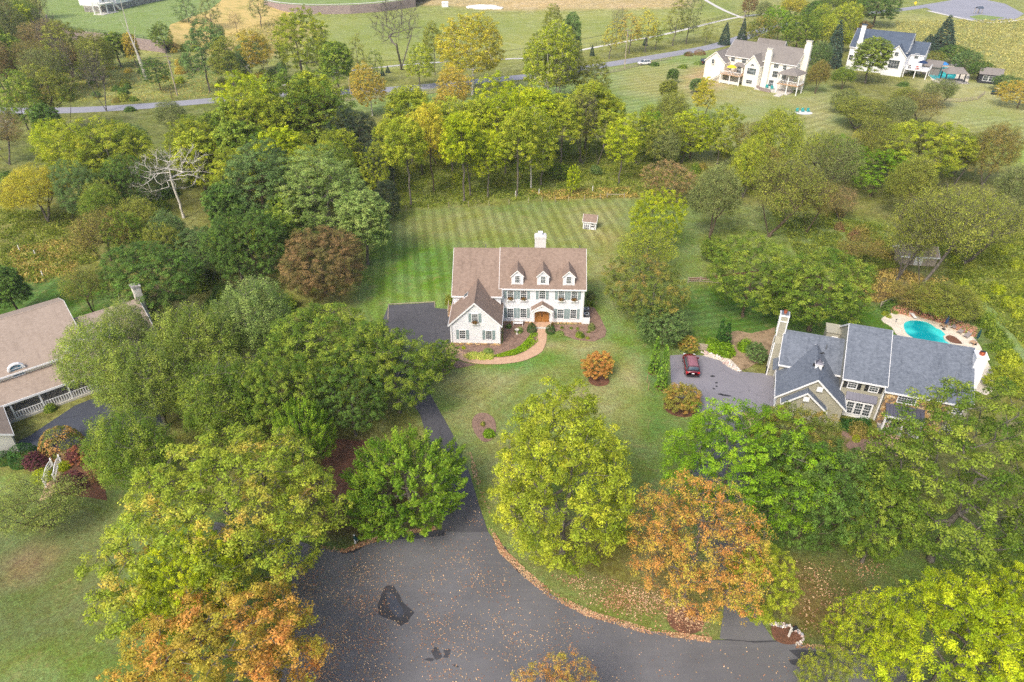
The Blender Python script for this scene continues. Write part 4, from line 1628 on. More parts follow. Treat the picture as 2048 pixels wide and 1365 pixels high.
    q = [a.lerp(b, .1) + Vector((0, .1, 0)), a.lerp(b, .9) + Vector((0, .1, 0)), a.lerp(b, .9) + Vector((0, .95, 0)), a.lerp(b, .1) + Vector((0, .95, 0))]
    s.prism([p + Vector((0, 0, .03)) for p in q], (0, 0, -.02))
    s.build('skylight_pane', 'glass_pool', sk)
    for x, y in ((11.3, 4.9), (2.0, 4.9), (-3.0, 4.9)):
        s = MB()
        s.tube((x, y, 10.0), (x, y, 10.95), .06, n=8)
        s.build('vent_pipe', 'metal_grey', h)
    # portico
    p = empty('portico', (5.75, 0, 0))
    p.parent = h
    r = MB()
    for s_ in (-1, 1):
        r.prism([(s_ * 1.68, -1.25, 2.82), (0, -1.25, 3.92), (0, 0, 3.92), (s_ * 1.68, 0, 2.82)], (0, 0, .12))
    r.build('portico_roof', RF, p)
    t = MB()
    for s_ in (-1, 1):
        t.prism([(s_ * 1.7, -1.3, 2.93), (0, -1.3, 4.03), (0, -1.3, 3.78), (s_ * 1.7, -1.3, 2.68)], (0, .09, 0))
        t.box(s_ * 1.5 - .12, s_ * 1.5 + .12, -1.15, -.02, 2.5, 2.8)
    # arch fascia between the columns
    for k in range(8):
        a0, a1 = math.pi * k / 8, math.pi * (k + 1) / 8
        rr_ = 1.28
        pts = [(rr_ * math.cos(a0), -1.18, 2.35 + .55 * math.sin(a0)), (1.4 * math.cos(a0), -1.18, 2.62 + .95 * math.sin(a0)),
               (1.4 * math.cos(a1), -1.18, 2.62 + .95 * math.sin(a1)), (rr_ * math.cos(a1), -1.18, 2.35 + .55 * math.sin(a1))]
        t.prism(pts, (0, .06, 0))
    t.build('portico_trim', 'white_trim', p)
    for s_ in (-1, 1):
        c = MB()
        c.box(s_ * 1.42 - .11, s_ * 1.42 + .11, -1.12, -.9, .42, 2.5)
        c.box(s_ * 1.42 - .16, s_ * 1.42 + .16, -1.17, -.85, .3, .45)
        c.box(s_ * 1.42 - .15, s_ * 1.42 + .15, -1.16, -.86, 2.4, 2.5)
        c.build('column', 'white_trim', p)
        # planter of flowers by each column
    st = MB()
    st.box(-1.65, 1.65, -1.3, -.1, 0, .3)
    st.build('landing', 'path_brick', p)
    st = MB()
    st.box(-1.05, 1.05, -1.75, -1.3, 0, .16)
    st.build('step', 'concrete', p)
    for s_ in (-1, 1):
        d = MB()
        d.box(min(0, s_ * 1.12) + .01, max(0, s_ * 1.12) - .01, -.07, -.02, .32, 2.55)
        dd = d.build('front_door', 'door_oak', p)
        for (u0, u1) in ((.12, .5), (.62, 1.0)):
            for (z0, z1) in ((.45, 1.1), (1.25, 2.3)):
                k = MB()
                k.box(min(s_ * u0, s_ * u1), max(s_ * u0, s_ * u1), -.09, -.07, z0, z1)
                k.build('door_panel', 'door_oak', dd)
        k = MB()
        k.tube((s_ * .07, -.13, 1.3), (s_ * .07, -.13, 1.6), .02, n=6)
        k.build('handle', 'black_plastic', dd)
    k = MB()
    ring = [(1.12 * math.cos(a), -.05, 2.55 + .5 * math.sin(a)) for a in [math.pi * q / 12 for q in range(13)]]
    k.prism(ring, (0, .03, 0))
    k.build('door_arch_panel', 'door_oak', p)
    # white gutter pipes
    for x, y, z in ((-.32, -.08, 5.9), (11.92, -.08, 5.9), (-7.5, -6.23, 3.4), (-.48, -6.23, 3.4)):
        g = MB()
        g.box(x - .05, x + .05, y - .06, y, .2, z)
        g.build('downspout', 'white_trim', h)
    # side stair and small deck at the back left corner
    dk = empty('side_stairs', (-7.95, 1.4, 0))
    dk.parent = h
    for k in range(5):
        s = MB()
        s.box(-1.0, 0, k * .32, k * .32 + .34, 0, .22 * (k + 1))
        s.build('stair_tread', 'deck_wood', dk)
    for xx in (-1.0, -.04):
        s = MB()
        s.bar((xx, 0, 1.1), (xx, 1.7, 2.0), .08)
        for k in range(4):
            s.box(xx - .04, xx + .04, .1 + k * .5, .18 + k * .5, 0, 1.2 + k * .28)
        s.build('stair_rail', 'weathered_wood', dk)
    return h


def flower_box(parent, x, y, z, w):
    b = MB()
    b.box(-w / 2, w / 2, -.3, 0, 0, .2)
    for s in (-1, 1):
        b.prism([(s * w * .38, 0, 0), (s * w * .38, -.24, 0), (s * w * .38, 0, -.22)], (s * .05, 0, 0))
    o = b.build('window_box', 'white_trim', parent, loc=(x, y, z))
    f = link('flowers', ARCH['box_flowers'][1], o, (0, -.16, .12))
    put_mat(f, M['leaves_red_flowers'])
    return o


brickmat('pale_brick', (.74, .73, .71, 1), (.62, .6, .58, 1), (.5, .49, .47, 1), .22, .08, .01)
rng = np.random.default_rng(77)
d_ = rng.normal(size=(420, 3))
d_ /= np.linalg.norm(d_, axis=1, keepdims=True)
d_[:, 2] = np.abs(d_[:, 2])
ARCH['box_flowers'] = (None, leaf_cloud('flowers', d_ * np.array([.58, .3, .46]) * rng.uniform(.5, 1, (420, 1)) + np.array([0, 0, .05]), d_ + rng.normal(size=d_.shape) * .4,
                                        .11 * rng.uniform(.7, 1.3, 420), np.stack([rng.random(420), np.repeat(rng.random(42), 10), rng.random(420)], 1), M['leaves_red_flowers']), 1, 1, .5)
HOUSE = main_house()


# ================================================================ RIGHT GREY-ROOF HOUSE
def right_house():
    h = empty('house', (45.9, 67.23, 0), R_(-19), 'greige house with blue grey roof beside the kidney pool', 'house')
    W, RF = 'greige_siding', 'grey_shingles'
    # centre block
    gable_block(h, -4.85, -.0, .3, 12.4, 5.75, 6.4, 9.75, W, RF, oh=.35, og=.12)
    # right block with stone front
    gable_block(h, .15, 9.25, -.12, 12.0, 5.35, 6.2, 9.25, W, RF, oh=.4, og=.25)
    # left block
    gable_block(h, -12.2, -4.95, 2.75, 10.3, 4.55, 6.5, 7.25, W, RF, oh=.35, og=.2)
    # rear bump behind the left block
    mb = MB()
    mb.box(-6.6, -4.9, 10.0, 12.3, 0, 5.9)
    mb.build('wall', W, h)
    mb = MB()
    mb.box(-6.7, -4.8, 9.9, 12.4, 5.9, 6.0)
    mb.build('parapet_cap', 'greige_siding', h)
    mb = MB()
    mb.box(-5.9, -5.1, 9.86, 9.98, 5.2, 5.4)
    mb.build('wall_light', 'white_trim', h)
    # garage wing running forward, wide gable and the smaller one set before it
    gable_block(h, -2.7, 5.0, -12.1, -4.45, 3.2, -8.15, 6.6, W, RF, axis='y', oh=.35, og=.28)
    gable_block(h, -3.55, -2.75, -11.4, -6.6, 2.95, -9.0, 5.0, W, RF, axis='y', oh=.3, og=.3)
    for x, y, z in ((-7.7, -2.98, 4.9), (-9.0, -3.86, 3.7)):
        v = MB()
        v.box(x - .35, x + .35, y - .06, y, z, z + .7)
        for k in range(6):
            v.box(x - .27, x + .27, y - .08, y - .06, z + .08 + k * .1, z + .13 + k * .1)
        v.build('gable_vent', 'white_trim', h)
    # cupola
    c = empty('cupola', (-8.1, .2, 6.3))
    c.parent = h
    c.scale = (.72, .72, .85)
    b = MB()
    b.box(-.55, .55, -.55, .55, -.6, .75)
    b.box(-.65, .65, -.65, .65, .68, .8)
    b.build('cupola_base', 'white_trim', c)
    b = MB()
    for a in range(4):
        an = a * math.pi / 2
        b.bar((.57 * math.cos(an), .57 * math.sin(an), .1), (.57 * math.cos(an), .57 * math.sin(an), .6), .03, .7, (math.cos(an), math.sin(an), 0))
    b.build('louver', 'dark_gap', c)
    b = MB()
    b.lathe([(.85, .8), (.5, 1.05), (.2, 1.45), (.03, 1.75), (.02, 2.1)], 4)
    b.build('cupola_roof', 'metal_roof', c, rot=(0, 0, R_(45)))
    v = MB()
    v.tube((0, 0, 1.9), (0, 0, 2.7), .025, n=6)
    v.bar((-.45, 0, 2.45), (.45, 0, 2.45), .03)
    v.prism([(-.45, 0, 2.35), (-.2, 0, 2.6), (.15, 0, 2.75), (.5, 0, 2.6), (.1, 0, 2.5)], (0, .03, 0))
    v.build('weather_vane', 'black_plastic', c)
    # garage doors on the left side
    for y in (-.9, 2.2):
        g = MB()
        g.box(-.05, 0, -1.2, 1.2, 0, 2.2)
        for k in range(1, 4):
            g.box(-.07, -.05, -1.2, 1.2, k * .55 - .02, k * .55 + .02)
        g.build('garage_door', 'white_trim', h, loc=(-12.1, y, .1))
    g = MB()
    g.slab((-12.9, 5.9, 2.9), (-12.9, 3.0, 2.9), (-12.1, 3.0, 3.4), (-12.1, 5.9, 3.4), .12)
    g.build('pent_roof', RF, h)
    # centre block front
    for x in (-3.65, -1.2):
        window(h, x, .3, 4.15, .95, 1.3, 3, 4, shutter='shutter_black', sw=.42)
    window(h, -5.75, 2.75, 3.3, .6, .7, 3, 2, rail=False)
    # triple window with metal roof over
    b = MB()
    b.box(-3.85, -.65, -.2, .3, .1, 2.75)
    b.build('bay_wall', 'white_trim', h)
    for x in (-3.25, -2.25, -1.25):
        window(h, x, -.2, .65, .78, 1.75, 3, 4)
    mr = MB()
    mr.prism([(-4.05, -.35, 2.78), (-.45, -.35, 2.78), (-.45, .28, 3.55), (-4.05, .28, 3.55)], (0, 0, -.08))
    mro = mr.build('bay_roof', 'metal_roof', h)
    rb = MB().box(-.02, .02, 0, .82, 0, .05).mesh('seam', 'metal_roof')
    for k in range(10):
        link('seam', rb, mro, (-4.03 + k * .395, -.35, 2.79), (math.atan2(.77, .63), 0, 0), (1, 1.2, 1))
    # stone face, upper window, porch
    s = MB()
    s.box(.17, 7.2, -.3, -.13, 0, 4.9)
    s.build('stone_face', 'fieldstone', h)
    window(h, 2.55, -.3, 3.75, 1.9, .95, 6, 3, rail=False)
    mr = MB()
    mr.prism([(.5, -1.95, 2.6), (4.8, -1.95, 2.6), (4.8, -.32, 3.3), (.5, -.32, 3.3)], (0, 0, -.1))
    po = mr.build('porch_roof', 'metal_roof', h)
    rb = MB().box(-.02, .02, 0, 1.77, 0, .05).mesh('seam', 'metal_roof')
    for k in range(11):
        link('seam', rb, po, (.52 + k * .426, -1.95, 2.61), (math.atan2(.7, 1.63), 0, 0))
    fa = MB()
    fa.box(.45, 4.85, -2.0, -1.9, 2.3, 2.58)
    fa.build('porch_beam', 'white_trim', h)
    for x in (.62, 2.7, 4.68):
        c = MB()
        c.box(x - .1, x + .1, -2.0, -1.8, 0, 2.3)
        c.box(x - .14, x + .14, -2.04, -1.76, 0, .25)
        c.build('porch_column', 'white_trim', h)
    c = MB()
    c.box(.3, 4.9, -2.2, -.3, 0, .1)
    c.build('porch_floor', 'grey_stone', h)
    d = MB()
    d.box(2.0, 2.95, -.36, -.3, .1, 2.2)
    d.build('front_door', 'shutter_black', h)
    window(h, 3.7, -.3, .3, .9, 1.7, 2, 4)
    window(h, 1.4, -.3, .5, .6, 1.5, 2, 4)
    window(h, 8.2, -.12, .9, .9, 1.5, 3, 4)
    window(h, 8.2, -.12, 3.6, .9, 1.2, 3, 4)
    corner_boards(h, [(-4.85, .28), (-.0, .28)], 0, 5.4)
    # left chimney: sided stack climbing the end wall
    ch = empty('chimney', (-12.75, 6.6, 0))
    ch.parent = h
    b = MB()
    b.box(-.5, .5, -.9, .9, 0, 5.4)
    b.prism([(-.5, -.9, 5.4), (-.5, .9, 5.4), (-.5, .55, 6.3), (-.5, -.55, 6.3)], (1.0, 0, 0))
    b.box(-.5, .5, -.55, .55, 6.3, 9.4)
    b.build('chimney_stack', W, ch)
    b = MB()
    for sx in (-.5, .5):
        for sy, z0, z1 in ((-.55, 6.3, 9.4), (.55, 6.3, 9.4), (-.9, 0, 5.4), (.9, 0, 5.4)):
            b.box(sx - .07, sx + .07, sy - .07, sy + .07, z0, z1)
    b.box(-.6, .6, -.65, .65, 9.4, 9.6)
    b.box(-.6, .6, -.65, .65, 8.6, 8.7)
    b.build('chimney_trim', 'white_trim', ch)
    b = MB()
    b.box(-.5, .5, -.55, .55, 9.6, 9.7)
    b.build('chimney_cap', 'metal_grey', ch)
    b = MB()
    b.lathe([(.22, 9.7), (.24, 9.95), (.2, 10.1), (0.01, 10.12)], 10)
    b.build('chimney_pot', 'copper', ch)
    # right chimney: broad white stack
    ch = empty('chimney', (9.85, 4.6, 0))
    ch.parent = h
    b = MB()
    b.box(-.6, .6, -1.1, 1.1, 0, 6.6)
    b.prism([(-.6, -1.1, 6.6), (-.6, 1.1, 6.6), (-.6, .75, 7.4), (-.6, -.75, 7.4)], (1.2, 0, 0))
    b.box(-.6, .6, -.75, .75, 7.4, 9.3)
    b.build('chimney_stack', 'white_trim', ch)
    b = MB()
    b.box(-.68, .68, -.83, .83, 9.3, 9.42)
    b.build('chimney_cap', 'white_trim', ch)
    b = MB()
    b.lathe([(.3, 9.42), (.34, 9.7), (.28, 9.85), (.01, 9.86)], 12)
    b.build('chimney_pot', 'copper', ch)
    b = MB()
    b.box(-.25, .25, -.12, .12, 9.86, 9.95)
    b.build('chimney_cover', 'black_plastic', ch)
    for x, y in ((-7.0, 5.0),):
        s = MB()
        s.tube((x, y, 6.0), (x, y, 7.0), .07, n=8)
        s.build('vent_pipe', 'metal_grey', h)
    window(h, -12.2, 5.2, 5.0, .6, .9, 2, 2, rz=R_(-90))
    window(h, -12.2, 8.0, 1.2, .9, 1.4, 3, 4, rz=R_(-90))
    for y in (3.0, 8.0):
        window(h, 9.25, y, 3.6, .9, 1.3, 3, 4, rz=R_(90))
    d = MB()
    d.box(-.14, -.02, -.1, 0, 0, 5.2)
    d.build('downspout', 'white_trim', h, loc=(.1, .2, 0))
    return h


right_house()


# ================================================================ LEFT TAN-ROOF HOUSE
def left_house():
    # local x runs up-right along the long roof
    a = Vector((-68.7, 78.61)); b = Vector((-62.63, 83.79))
    ang = math.atan2(b.y - a.y, b.x - a.x)
    ox, oy = -62.9, 83.5
    h = empty('house', (ox, oy, 0), ang, 'cream house with tan roof and long white porch at left edge', 'house')
    W, RF = 'pale_siding', 'tan_shingles'
    # main block: ridge along x, right end at local x=0 ; eave on the near side
    gable_block(h, -22, -.3, -9.0, 8.0, 5.0, -.4, 8.3, W, RF, oh=.35, og=.35)
    # right wing, lower, ridge a little behind
    gable_block(h, -.3, 8.4, -8.3, 3.0, 3.4, -3.0, 6.5, W, RF, oh=.4, og=.3)
    # front porch roof along the near side
    pr = MB()
    pr.prism([(-21.6, -12.6, 2.9), (6.2, -12.6, 2.9), (6.2, -9.0, 4.1), (-21.6, -9.0, 4.1)], (0, 0, -.15))
    pr.build('porch_roof', RF, h)
    f = MB()
    f.box(-21.6, 6.2, -12.68, -12.6, 2.65, 2.92)
    f.build('porch_beam', 'white_trim', h)
    for x in (-20, -16.8, -13.6, -10.4, -7.2, -4.0, -.8, 2.4, 6.0):
        c = MB()
        c.box(x - .1, x + .1, -12.5, -12.3, .3, 2.65)
        c.build('porch_column', 'white_trim', h)
    fl = MB()
    fl.box(-21.6, 6.2, -12.6, -9.0, 0, .32)
    fl.build('porch_floor', 'concrete', h)
    for x0, x1 in ((-10.4, -7.2), (-7.2, -4.0), (-4.0, -.8)):
        railing(h, (x0, -12.4, .32), (x1, -12.4, .32), .95, .28, bal=.1)
    # eyebrow wall windows above the porch
    for x in (-8.2, -1.6):
        window(h, x, -9.0, 4.2, 1.25, 1.0, 2, 2, glass='glass_blue', arch=True)
        e = MB()
        for k in range(6):
            a0, a1 = math.pi * k / 6, math.pi * (k + 1) / 6
            e.prism([(x + .8 * math.cos(a0), -9.2, 5.1 + .72 * math.sin(a0)), (x + .8 * math.cos(a1), -9.2, 5.1 + .72 * math.sin(a1)),
                     (x + .98 * math.cos(a1), -9.2, 5.1 + .86 * math.sin(a1)), (x + .98 * math.cos(a0), -9.2, 5.1 + .86 * math.sin(a0))], (0, .5, 0))
        e.build('arched_eyebrow', 'white_trim', h)
    for x in (-18, -14, -5.2, 1.6, 4.2):
        window(h, x, -9.0 if x < 0 else -8.3, 1.0, .95, 1.5, 2, 3)
    # forward garage wing at the left
    gable_block(h, -19.0, -12.6, -19.5, -13.0 + 1.6, 2.9, -15.6, 5.4, W, RF, axis='y', oh=.3, og=.3)
    # stone-faced chimney at the far right end
    ch = empty('chimney', (8.9, -2.6, 0))
    ch.parent = h
    b = MB()
    b.box(-.5, .5, -1.0, 1.0, 0, 4.4)
    b.box(-.5, .5, -.6, .6, 4.4, 8.3)
    b.build('chimney_stack', 'pale_stone', ch)
    b = MB()
    b.box(-.62, .62, -.72, .72, 8.3, 8.5)
    b.build('chimney_cap', 'grey_stone', ch)
    s = MB()
    s.tube((-8, 1.0, 7.4), (-8, 1.0, 8.6), .07, n=8)
    s.build('vent_pipe', 'white_trim', h)
    return h


stonemat('pale_stone', [srgb(232, 226, 214), srgb(204, 198, 186), srgb(238, 234, 224), srgb(190, 184, 176), srgb(224, 214, 198)], 2.2, (.55, .53, .5, 1))
left_house()


# ================================================================ CREAM HOUSE, TOP RIGHT
def cream_house():
    A = Vector((71.4, 249.0)); B = Vector((91.0, 231.5))
    ang = math.atan2(B.y - A.y, B.x - A.x)
    h = empty('house', (A.x, A.y, 0), ang, 'large cream house with grey roof, decks and two tall chimneys', 'house')
    W, RF = 'cream_siding', 'far_grey_shingles'
    L = (B - A).length
    wn_ = dict(glass='glass', trim='white_trim')
    gable_block(h, 1.5, L - .4, 0, 10.5, 8.3, 5.25, 12.2, W, RF, oh=.4, og=.3)
    gable_block(h, 8, 17, 8.0, 13.5, 8.5, 9.5, 12.9, W, RF, oh=.3, og=.3)
    # left forward gable wing (garage)
    gable_block(h, -3.5, 9.0, -4.0, 3.2, 6.4, -.4, 9.4, W, RF, axis='y', oh=.3, og=.3)
    # centre projecting gable with the big arched window
    gable_block(h, -3.2, 2.0, 10.2, 15.4, 7.0, 12.8, 9.9, W, RF, axis='y', oh=.3, og=.3)
    window(h, 12.8, -3.2, 3.9, 3.0, 1.9, 4, 2, arch=False, **wn_)
    window(h, 12.8, -3.2, 6.35, 1.3, .05, 1, 1, arch=True, rail=False, **wn_)
    window(h, 12.6, -3.2, 1.0, 2.0, 1.1, 3, 2, **wn_)
    # chimneys
    for nm_, (x, y, zt, w) in enumerate(((16.6, -.5, 11.8, 1.0), (L + .5, 4.5, 14.6, 1.0))):
        ch = MB()
        ch.box(x - w, x + w, y - .55, y + .55, 0, zt - 1)
        ch.box(x - w * .8, x + w * .8, y - .45, y + .45, zt - 1, zt)
        c_ = ch.build('chimney', W, h)
        t = MB()
        t.box(x - w * .95, x + w * .95, y - .55, y + .55, zt, zt + .3)
        t.build('chimney_cap', 'concrete', c_)
    # windows
    for x, z, w, hh in ((4.2, 6.3, 1.4, 1.5), (8.2, 6.3, 1.5, 1.5), (19.4, 6.4, 1.6, 1.1), (22.3, 6.2, 1.2, 1.2), (3.2, 3.4, 1.8, 1.1), (19.6, 3.5, 1.8, 1.9), (18.8, .4, 1.6, 2.1), (22.6, 3.4, 1.4, 1.8)):
        window(h, x, 0, z, w, hh, 3, 2, **wn_)
    window(h, -1.0, -4.0, 5.6, .8, 1.3, 2, 2, **wn_)
    for y, z in ((2.6, 6.2), (7.4, 6.2), (2.6, 3.4), (7.0, .8)):
        window(h, L - .4, y, z, .9, 1.5, 2, 2, rz=R_(90), **wn_)
    # bay roof over the terrace door
    b = MB()
    b.prism([(5.4, -1.6, 5.5), (9.4, -1.6, 5.5), (8.8, 0, 6.3), (6.0, 0, 6.3)], (0, 0, -.15))
    b.build('bay_roof', RF, h)
    b = MB()
    b.box(6.2, 8.8, -1.2, 0, 3.2, 5.4)
    b.build('bay_wall', W, h)
    window(h, 7.5, -1.2, 3.4, 1.6, 1.8, 2, 2, **wn_)
    # deck on posts, left of the bay
    d = empty('deck', (0, 0, 0))
    d.parent = h
    b = MB()
    b.box(2.8, 10.0, -5.2, 0, 2.9, 3.1)
    b.build('deck_floor', 'deck_wood', d)
    for x in (3.0, 6.4, 9.8):
        c = MB()
        c.box(x - .12, x + .12, -5.15, -4.9, 0, 2.9)
        c.build('deck_post', 'white_trim', d)
    for p, q in (((2.8, -5.15, 3.1), (10.0, -5.15, 3.1)), ((2.8, -5.15, 3.1), (2.8, 0, 3.1))):
        b = MB()
        b.bar(Vector(p) + Vector((0, 0, 1)), Vector(q) + Vector((0, 0, 1)), .12)
        n_ = 14
        for k in range(n_ + 1):
            c_ = Vector(p).lerp(Vector(q), k / n_)
            b.box(c_.x - .05, c_.x + .05, c_.y - .05, c_.y + .05, c_.z, c_.z + 1)
        b.build('deck_railing', 'white_trim', d)
    b = MB()
    b.box(2.9, 9.9, -5.0, -4.7, .2, 1.1)
    b.build('deck_skirt', 'pale_trim', d)
    st = MB()
    for k in range(9):
        st.box(-1.4 + k * .42, -1.0 + k * .42, -5.2, -4.2, .3 * k, .3 * k + .3)
    st.build('deck_stairs', 'white_trim', d)
    # covered porch on the right corner
    p = empty('covered_porch', (L - 4.0, -3.4, 0))
    p.parent = h
    b = MB()
    b.lathe([(4.1, 5.9), (3.0, 6.7), (.01, 7.7)], 4)
    b.build('porch_roof', RF, p, loc=(3.6, 1.2, 0), rot=(0, 0, R_(45)), scale=(1.25, 1, 1))
    b = MB()
    b.box(.2, 7.2, -1.2, 3.4, 2.7, 3.0)
    b.build('porch_floor', 'deck_wood', p)
    for x, y in ((.4, -1.0), (3.7, -1.0), (7.0, -1.0), (7.0, 3.2)):
        c = MB()
        c.box(x - .13, x + .13, y - .13, y + .13, 0, 5.9)
        c.build('porch_post', 'white_trim', p)
    for u, v in (((.4, -1.05, 3.0), (7.0, -1.05, 3.0)), ((7.05, -1.05, 3.0), (7.05, 3.2, 3.0))):
        b = MB()
        b.bar(Vector(u) + Vector((0, 0, .95)), Vector(v) + Vector((0, 0, .95)), .12)
        for k in range(15):
            c_ = Vector(u).lerp(Vector(v), k / 14)
            b.box(c_.x - .05, c_.x + .05, c_.y - .05, c_.y + .05, c_.z, c_.z + .95)
        b.build('porch_railing', 'white_trim', p)
    # skylight, patio
    s = MB()
    s.slab((14.0, 1.5, 9.3), (15.3, 1.5, 9.3), (15.3, 2.8, 10.25), (14.0, 2.8, 10.25), .1)
    s.build('skylight', 'glass_blue', h)
    s = MB()
    s.box(15.6, 27, -5.5, 0, 0, .25)
    s.build('patio', 'concrete', h)
    s = MB()
    s.prism([(15.5, -3.6, 0), (18, -5.6, 0), (21.5, -6.2, 0), (21.5, -5.9, 0), (18, -5.3, 0), (15.5, -3.3, 0)], (0, 0, 1.0))
    s.build('patio_wall', 'block_wall', h)
    st = MB()
    for k in range(6):
        st.box(24, 26, -6.2 - .6 * k, -5.6 - .6 * k, 0, .22 - .03 * k)
    st.build('garden_steps', 'concrete', h)
    return h, A, ang


CREAM, cA, cang = cream_house()


# ================================================================ WHITE HOUSE WITH DARK ROOF, TOP RIGHT
def white_house():
    A = U(1690, 138); B = U(1800, 152)
    A = Vector(A); B = Vector(B)
    ang = math.atan2(B.y - A.y, B.x - A.x)
    h = empty('house', (A.x, A.y, 0), ang, 'white house with dark slate roof behind the tall pale tree', 'house')
    W, RF = 'white_trim', 'slate_shingles'
    L = (B - A).length
    gable_block(h, 0, L, 0, 11, 8.0, 5.5, 13.0, W, RF, oh=.4, og=.3)
    gable_block(h, L - 5, L + 5, 6.0, 13.0, 6.6, 9.5, 10.0, W, RF, oh=.3, og=.3)
    gable_block(h, -2.2, 5.0, L - 6.0, L + .5, 6.8, L - 2.7, 10.0, W, RF, axis='y', oh=.3, og=.3)
    c = MB()
    c.box(2.0, 3.8, -1.1, 0, 0, 10)
    c.box(2.2, 3.6, -1.0, 0, 10, 15)
    ch = c.build('chimney', W, h)
    c = MB()
    c.box(2.1, 3.7, -1.1, .1, 15, 15.3)
    c.build('chimney_cap', 'slate_shingles', ch)
    for x, z in ((6.5, 5.6), (L - 9, 5.6), (L - 9, 2.4), (1.0, 3.2)):
        window(h, x, 0, z, 1.3, 1.7, 2, 2)
    window(h, L - 2.7, -2.2, 2.6, 3.4, 2.6, 4, 3)
    window(h, L - 2.7, -2.2, 6.6, 1.2, 1.2, 2, 2)
    window(h, L + 5, 9.0, 5.0, 1.0, 1.6, 2, 2, rz=R_(90))
    window(h, L + 2.6, 6.0, 5.0, 1.2, 1.6, 2, 2)
    d = empty('deck', (L + .8, 0, 0))
    d.parent = h
    b = MB()
    b.box(0, 7.5, -1.5, 5.5, 2.5, 2.7)
    b.build('deck_floor', 'white_trim', d)
    for x, y in ((.2, -1.3), (3.7, -1.3), (7.3, -1.3), (7.3, 5.2)):
        c = MB()
        c.box(x - .13, x + .13, y - .13, y + .13, 0, 2.5)
        c.build('deck_post', 'white_trim', d)
    for u, v in (((0, -1.5, 2.7), (7.5, -1.5, 2.7)), ((7.5, -1.5, 2.7), (7.5, 5.5, 2.7))):
        b = MB()
        b.bar(Vector(u) + Vector((0, 0, 1)), Vector(v) + Vector((0, 0, 1)), .14)
        for k in range(15):
            c_ = Vector(u).lerp(Vector(v), k / 14)
            b.box(c_.x - .05, c_.x + .05, c_.y - .05, c_.y + .05, c_.z, c_.z + 1)
        b.build('deck_railing', 'white_trim', d)
    g = MB()
    g.slab((L + 5.5, 7, 3.0), (L + 11, 7, 3.0), (L + 11, 12, 4.2), (L + 5.5, 12, 4.2), .3)
    g.box(L + 5.6, L + 10.8, 7.5, 12, 0, 2.7)
    g.build('garage', 'far_grey_shingles', h)
    return h, A, ang, L


WHITE, wA, wang, wL = white_house()


# ================================================================ WHITE HOUSE WITH DECK, TOP LEFT (on the terrace)
def top_left_house():
    z = 4.2
    A = Vector(U(205, 26, z)); B = Vector(U(330, 0, z))
    ang = math.atan2(B.y - A.y, B.x - A.x)
    h = empty('house', (A.x, A.y, z), ang, 'white house on stone base with high deck cut by the top edge', 'house')
    L = (B - A).length
    W, RF = 'white_trim', 'far_grey_shingles'
    b = MB()
    b.box(-.12, L + .1, -.12, 10, 0, 2.8)
    b.build('stone_base', 'grey_stone', h)
    gable_block(h, 0, L, 0, 12, 8.4, 6, 12, W, RF, oh=.3, og=.3, z0=2.8)
    gable_block(h, -1.4, 5, 9, 17, 8.4, 13, 11, W, RF, axis='y', oh=.3, og=.3, z0=2.8)
    for x in (2.5, 6.0, 12.8, 19.5, 24):
        y = -1.4 if 9 < x < 17 else 0
        window(h, x, y, 4.0, 1.5, 1.8, 2, 2)
        if x not in (2.5,):
            window(h, x, y if y else -.12, .6, 1.4, 1.6, 2, 2)
    b = MB()
    b.box(9.2, 16.8, -1.5, -.1, 0, 2.8)
    b.build('stone_bay', 'grey_stone', h)
    d = empty('deck', (-5.4, -4.2, 0))
    d.parent = h
    f = MB()
    f.box(0, 9.5, 0, 4.0, 4.0, 4.3)
    f.build('deck_floor', 'pale_trim', d)
    for x, y in ((.2, .2), (4.6, .2), (9.3, .2), (.2, 3.8)):
        c = MB()
        c.box(x - .18, x + .18, y - .18, y + .18, 0, 4.0)
        c.build('deck_post', 'white_trim', d)
    for u, v in (((0, 0, 4.3), (9.5, 0, 4.3)), ((0, 0, 4.3), (0, 4, 4.3))):
        b = MB()
        b.bar(Vector(u) + Vector((0, 0, 1)), Vector(v) + Vector((0, 0, 1)), .16)
        for k in range(19):
            c_ = Vector(u).lerp(Vector(v), k / 18)
            b.box(c_.x - .05, c_.x + .05, c_.y - .05, c_.y + .05, c_.z, c_.z + 1)
        b.build('deck_railing', 'white_trim', d)
    s = MB()
    for k in range(10):
        s.box(9.5 + k * .45, 9.95 + k * .45, .2, 1.5, 4.0 - .4 * k, 4.2 - .4 * k)
    s.build('deck_stairs', 'white_trim', d)
    s = MB()
    s.box(-.8, 9.5, -1.8, 4.0, 0, .2)
    s.build('patio', 'concrete', d)
    return h


top_left_house()


# ================================================================ SMALL BUILDINGS
def shed_play():
    o = U(1165.5, 458)
    h = empty('garden_shed', (o[0], o[1], 0), R_(-14), 'small white shed with brown roof on the back lawn', 'shed')
    gable_block(h, 0, 2.55, 0, 1.9, 1.75, .95, 2.75, 'white_siding', 'brown_shingles', oh=.15, og=.12, t=.1)
    t = MB()
    for x in (.25, .7, 1.15, 1.5, 2.3):
        t.box(x - .03, x + .03, -.04, 0, 0, 1.5)
    t.box(.25, 1.15, -.04, 0, .1, .16)
    t.box(.25, 1.15, -.04, 0, .75, .8)
    for a, b in (((.25, .12), (.7, .78)), ((.7, .12), (.25, .78)), ((.7, .12), (1.15, .78)), ((1.15, .12), (.7, .78))):
        t.bar((a[0], -.03, a[1]), (b[0], -.03, b[1]), .04, .03, (0, 1, 0))
    t.build('porch_lattice', 'dark_gap', h)
    window(h, 1.9, 0, .95, .5, .45, 2, 2, rail=False)
    d = MB()
    d.box(1.6, 2.2, -.05, 0, .55, .75)
    d.build('window_box', 'dark_gap', h)
    return h


shed_play()


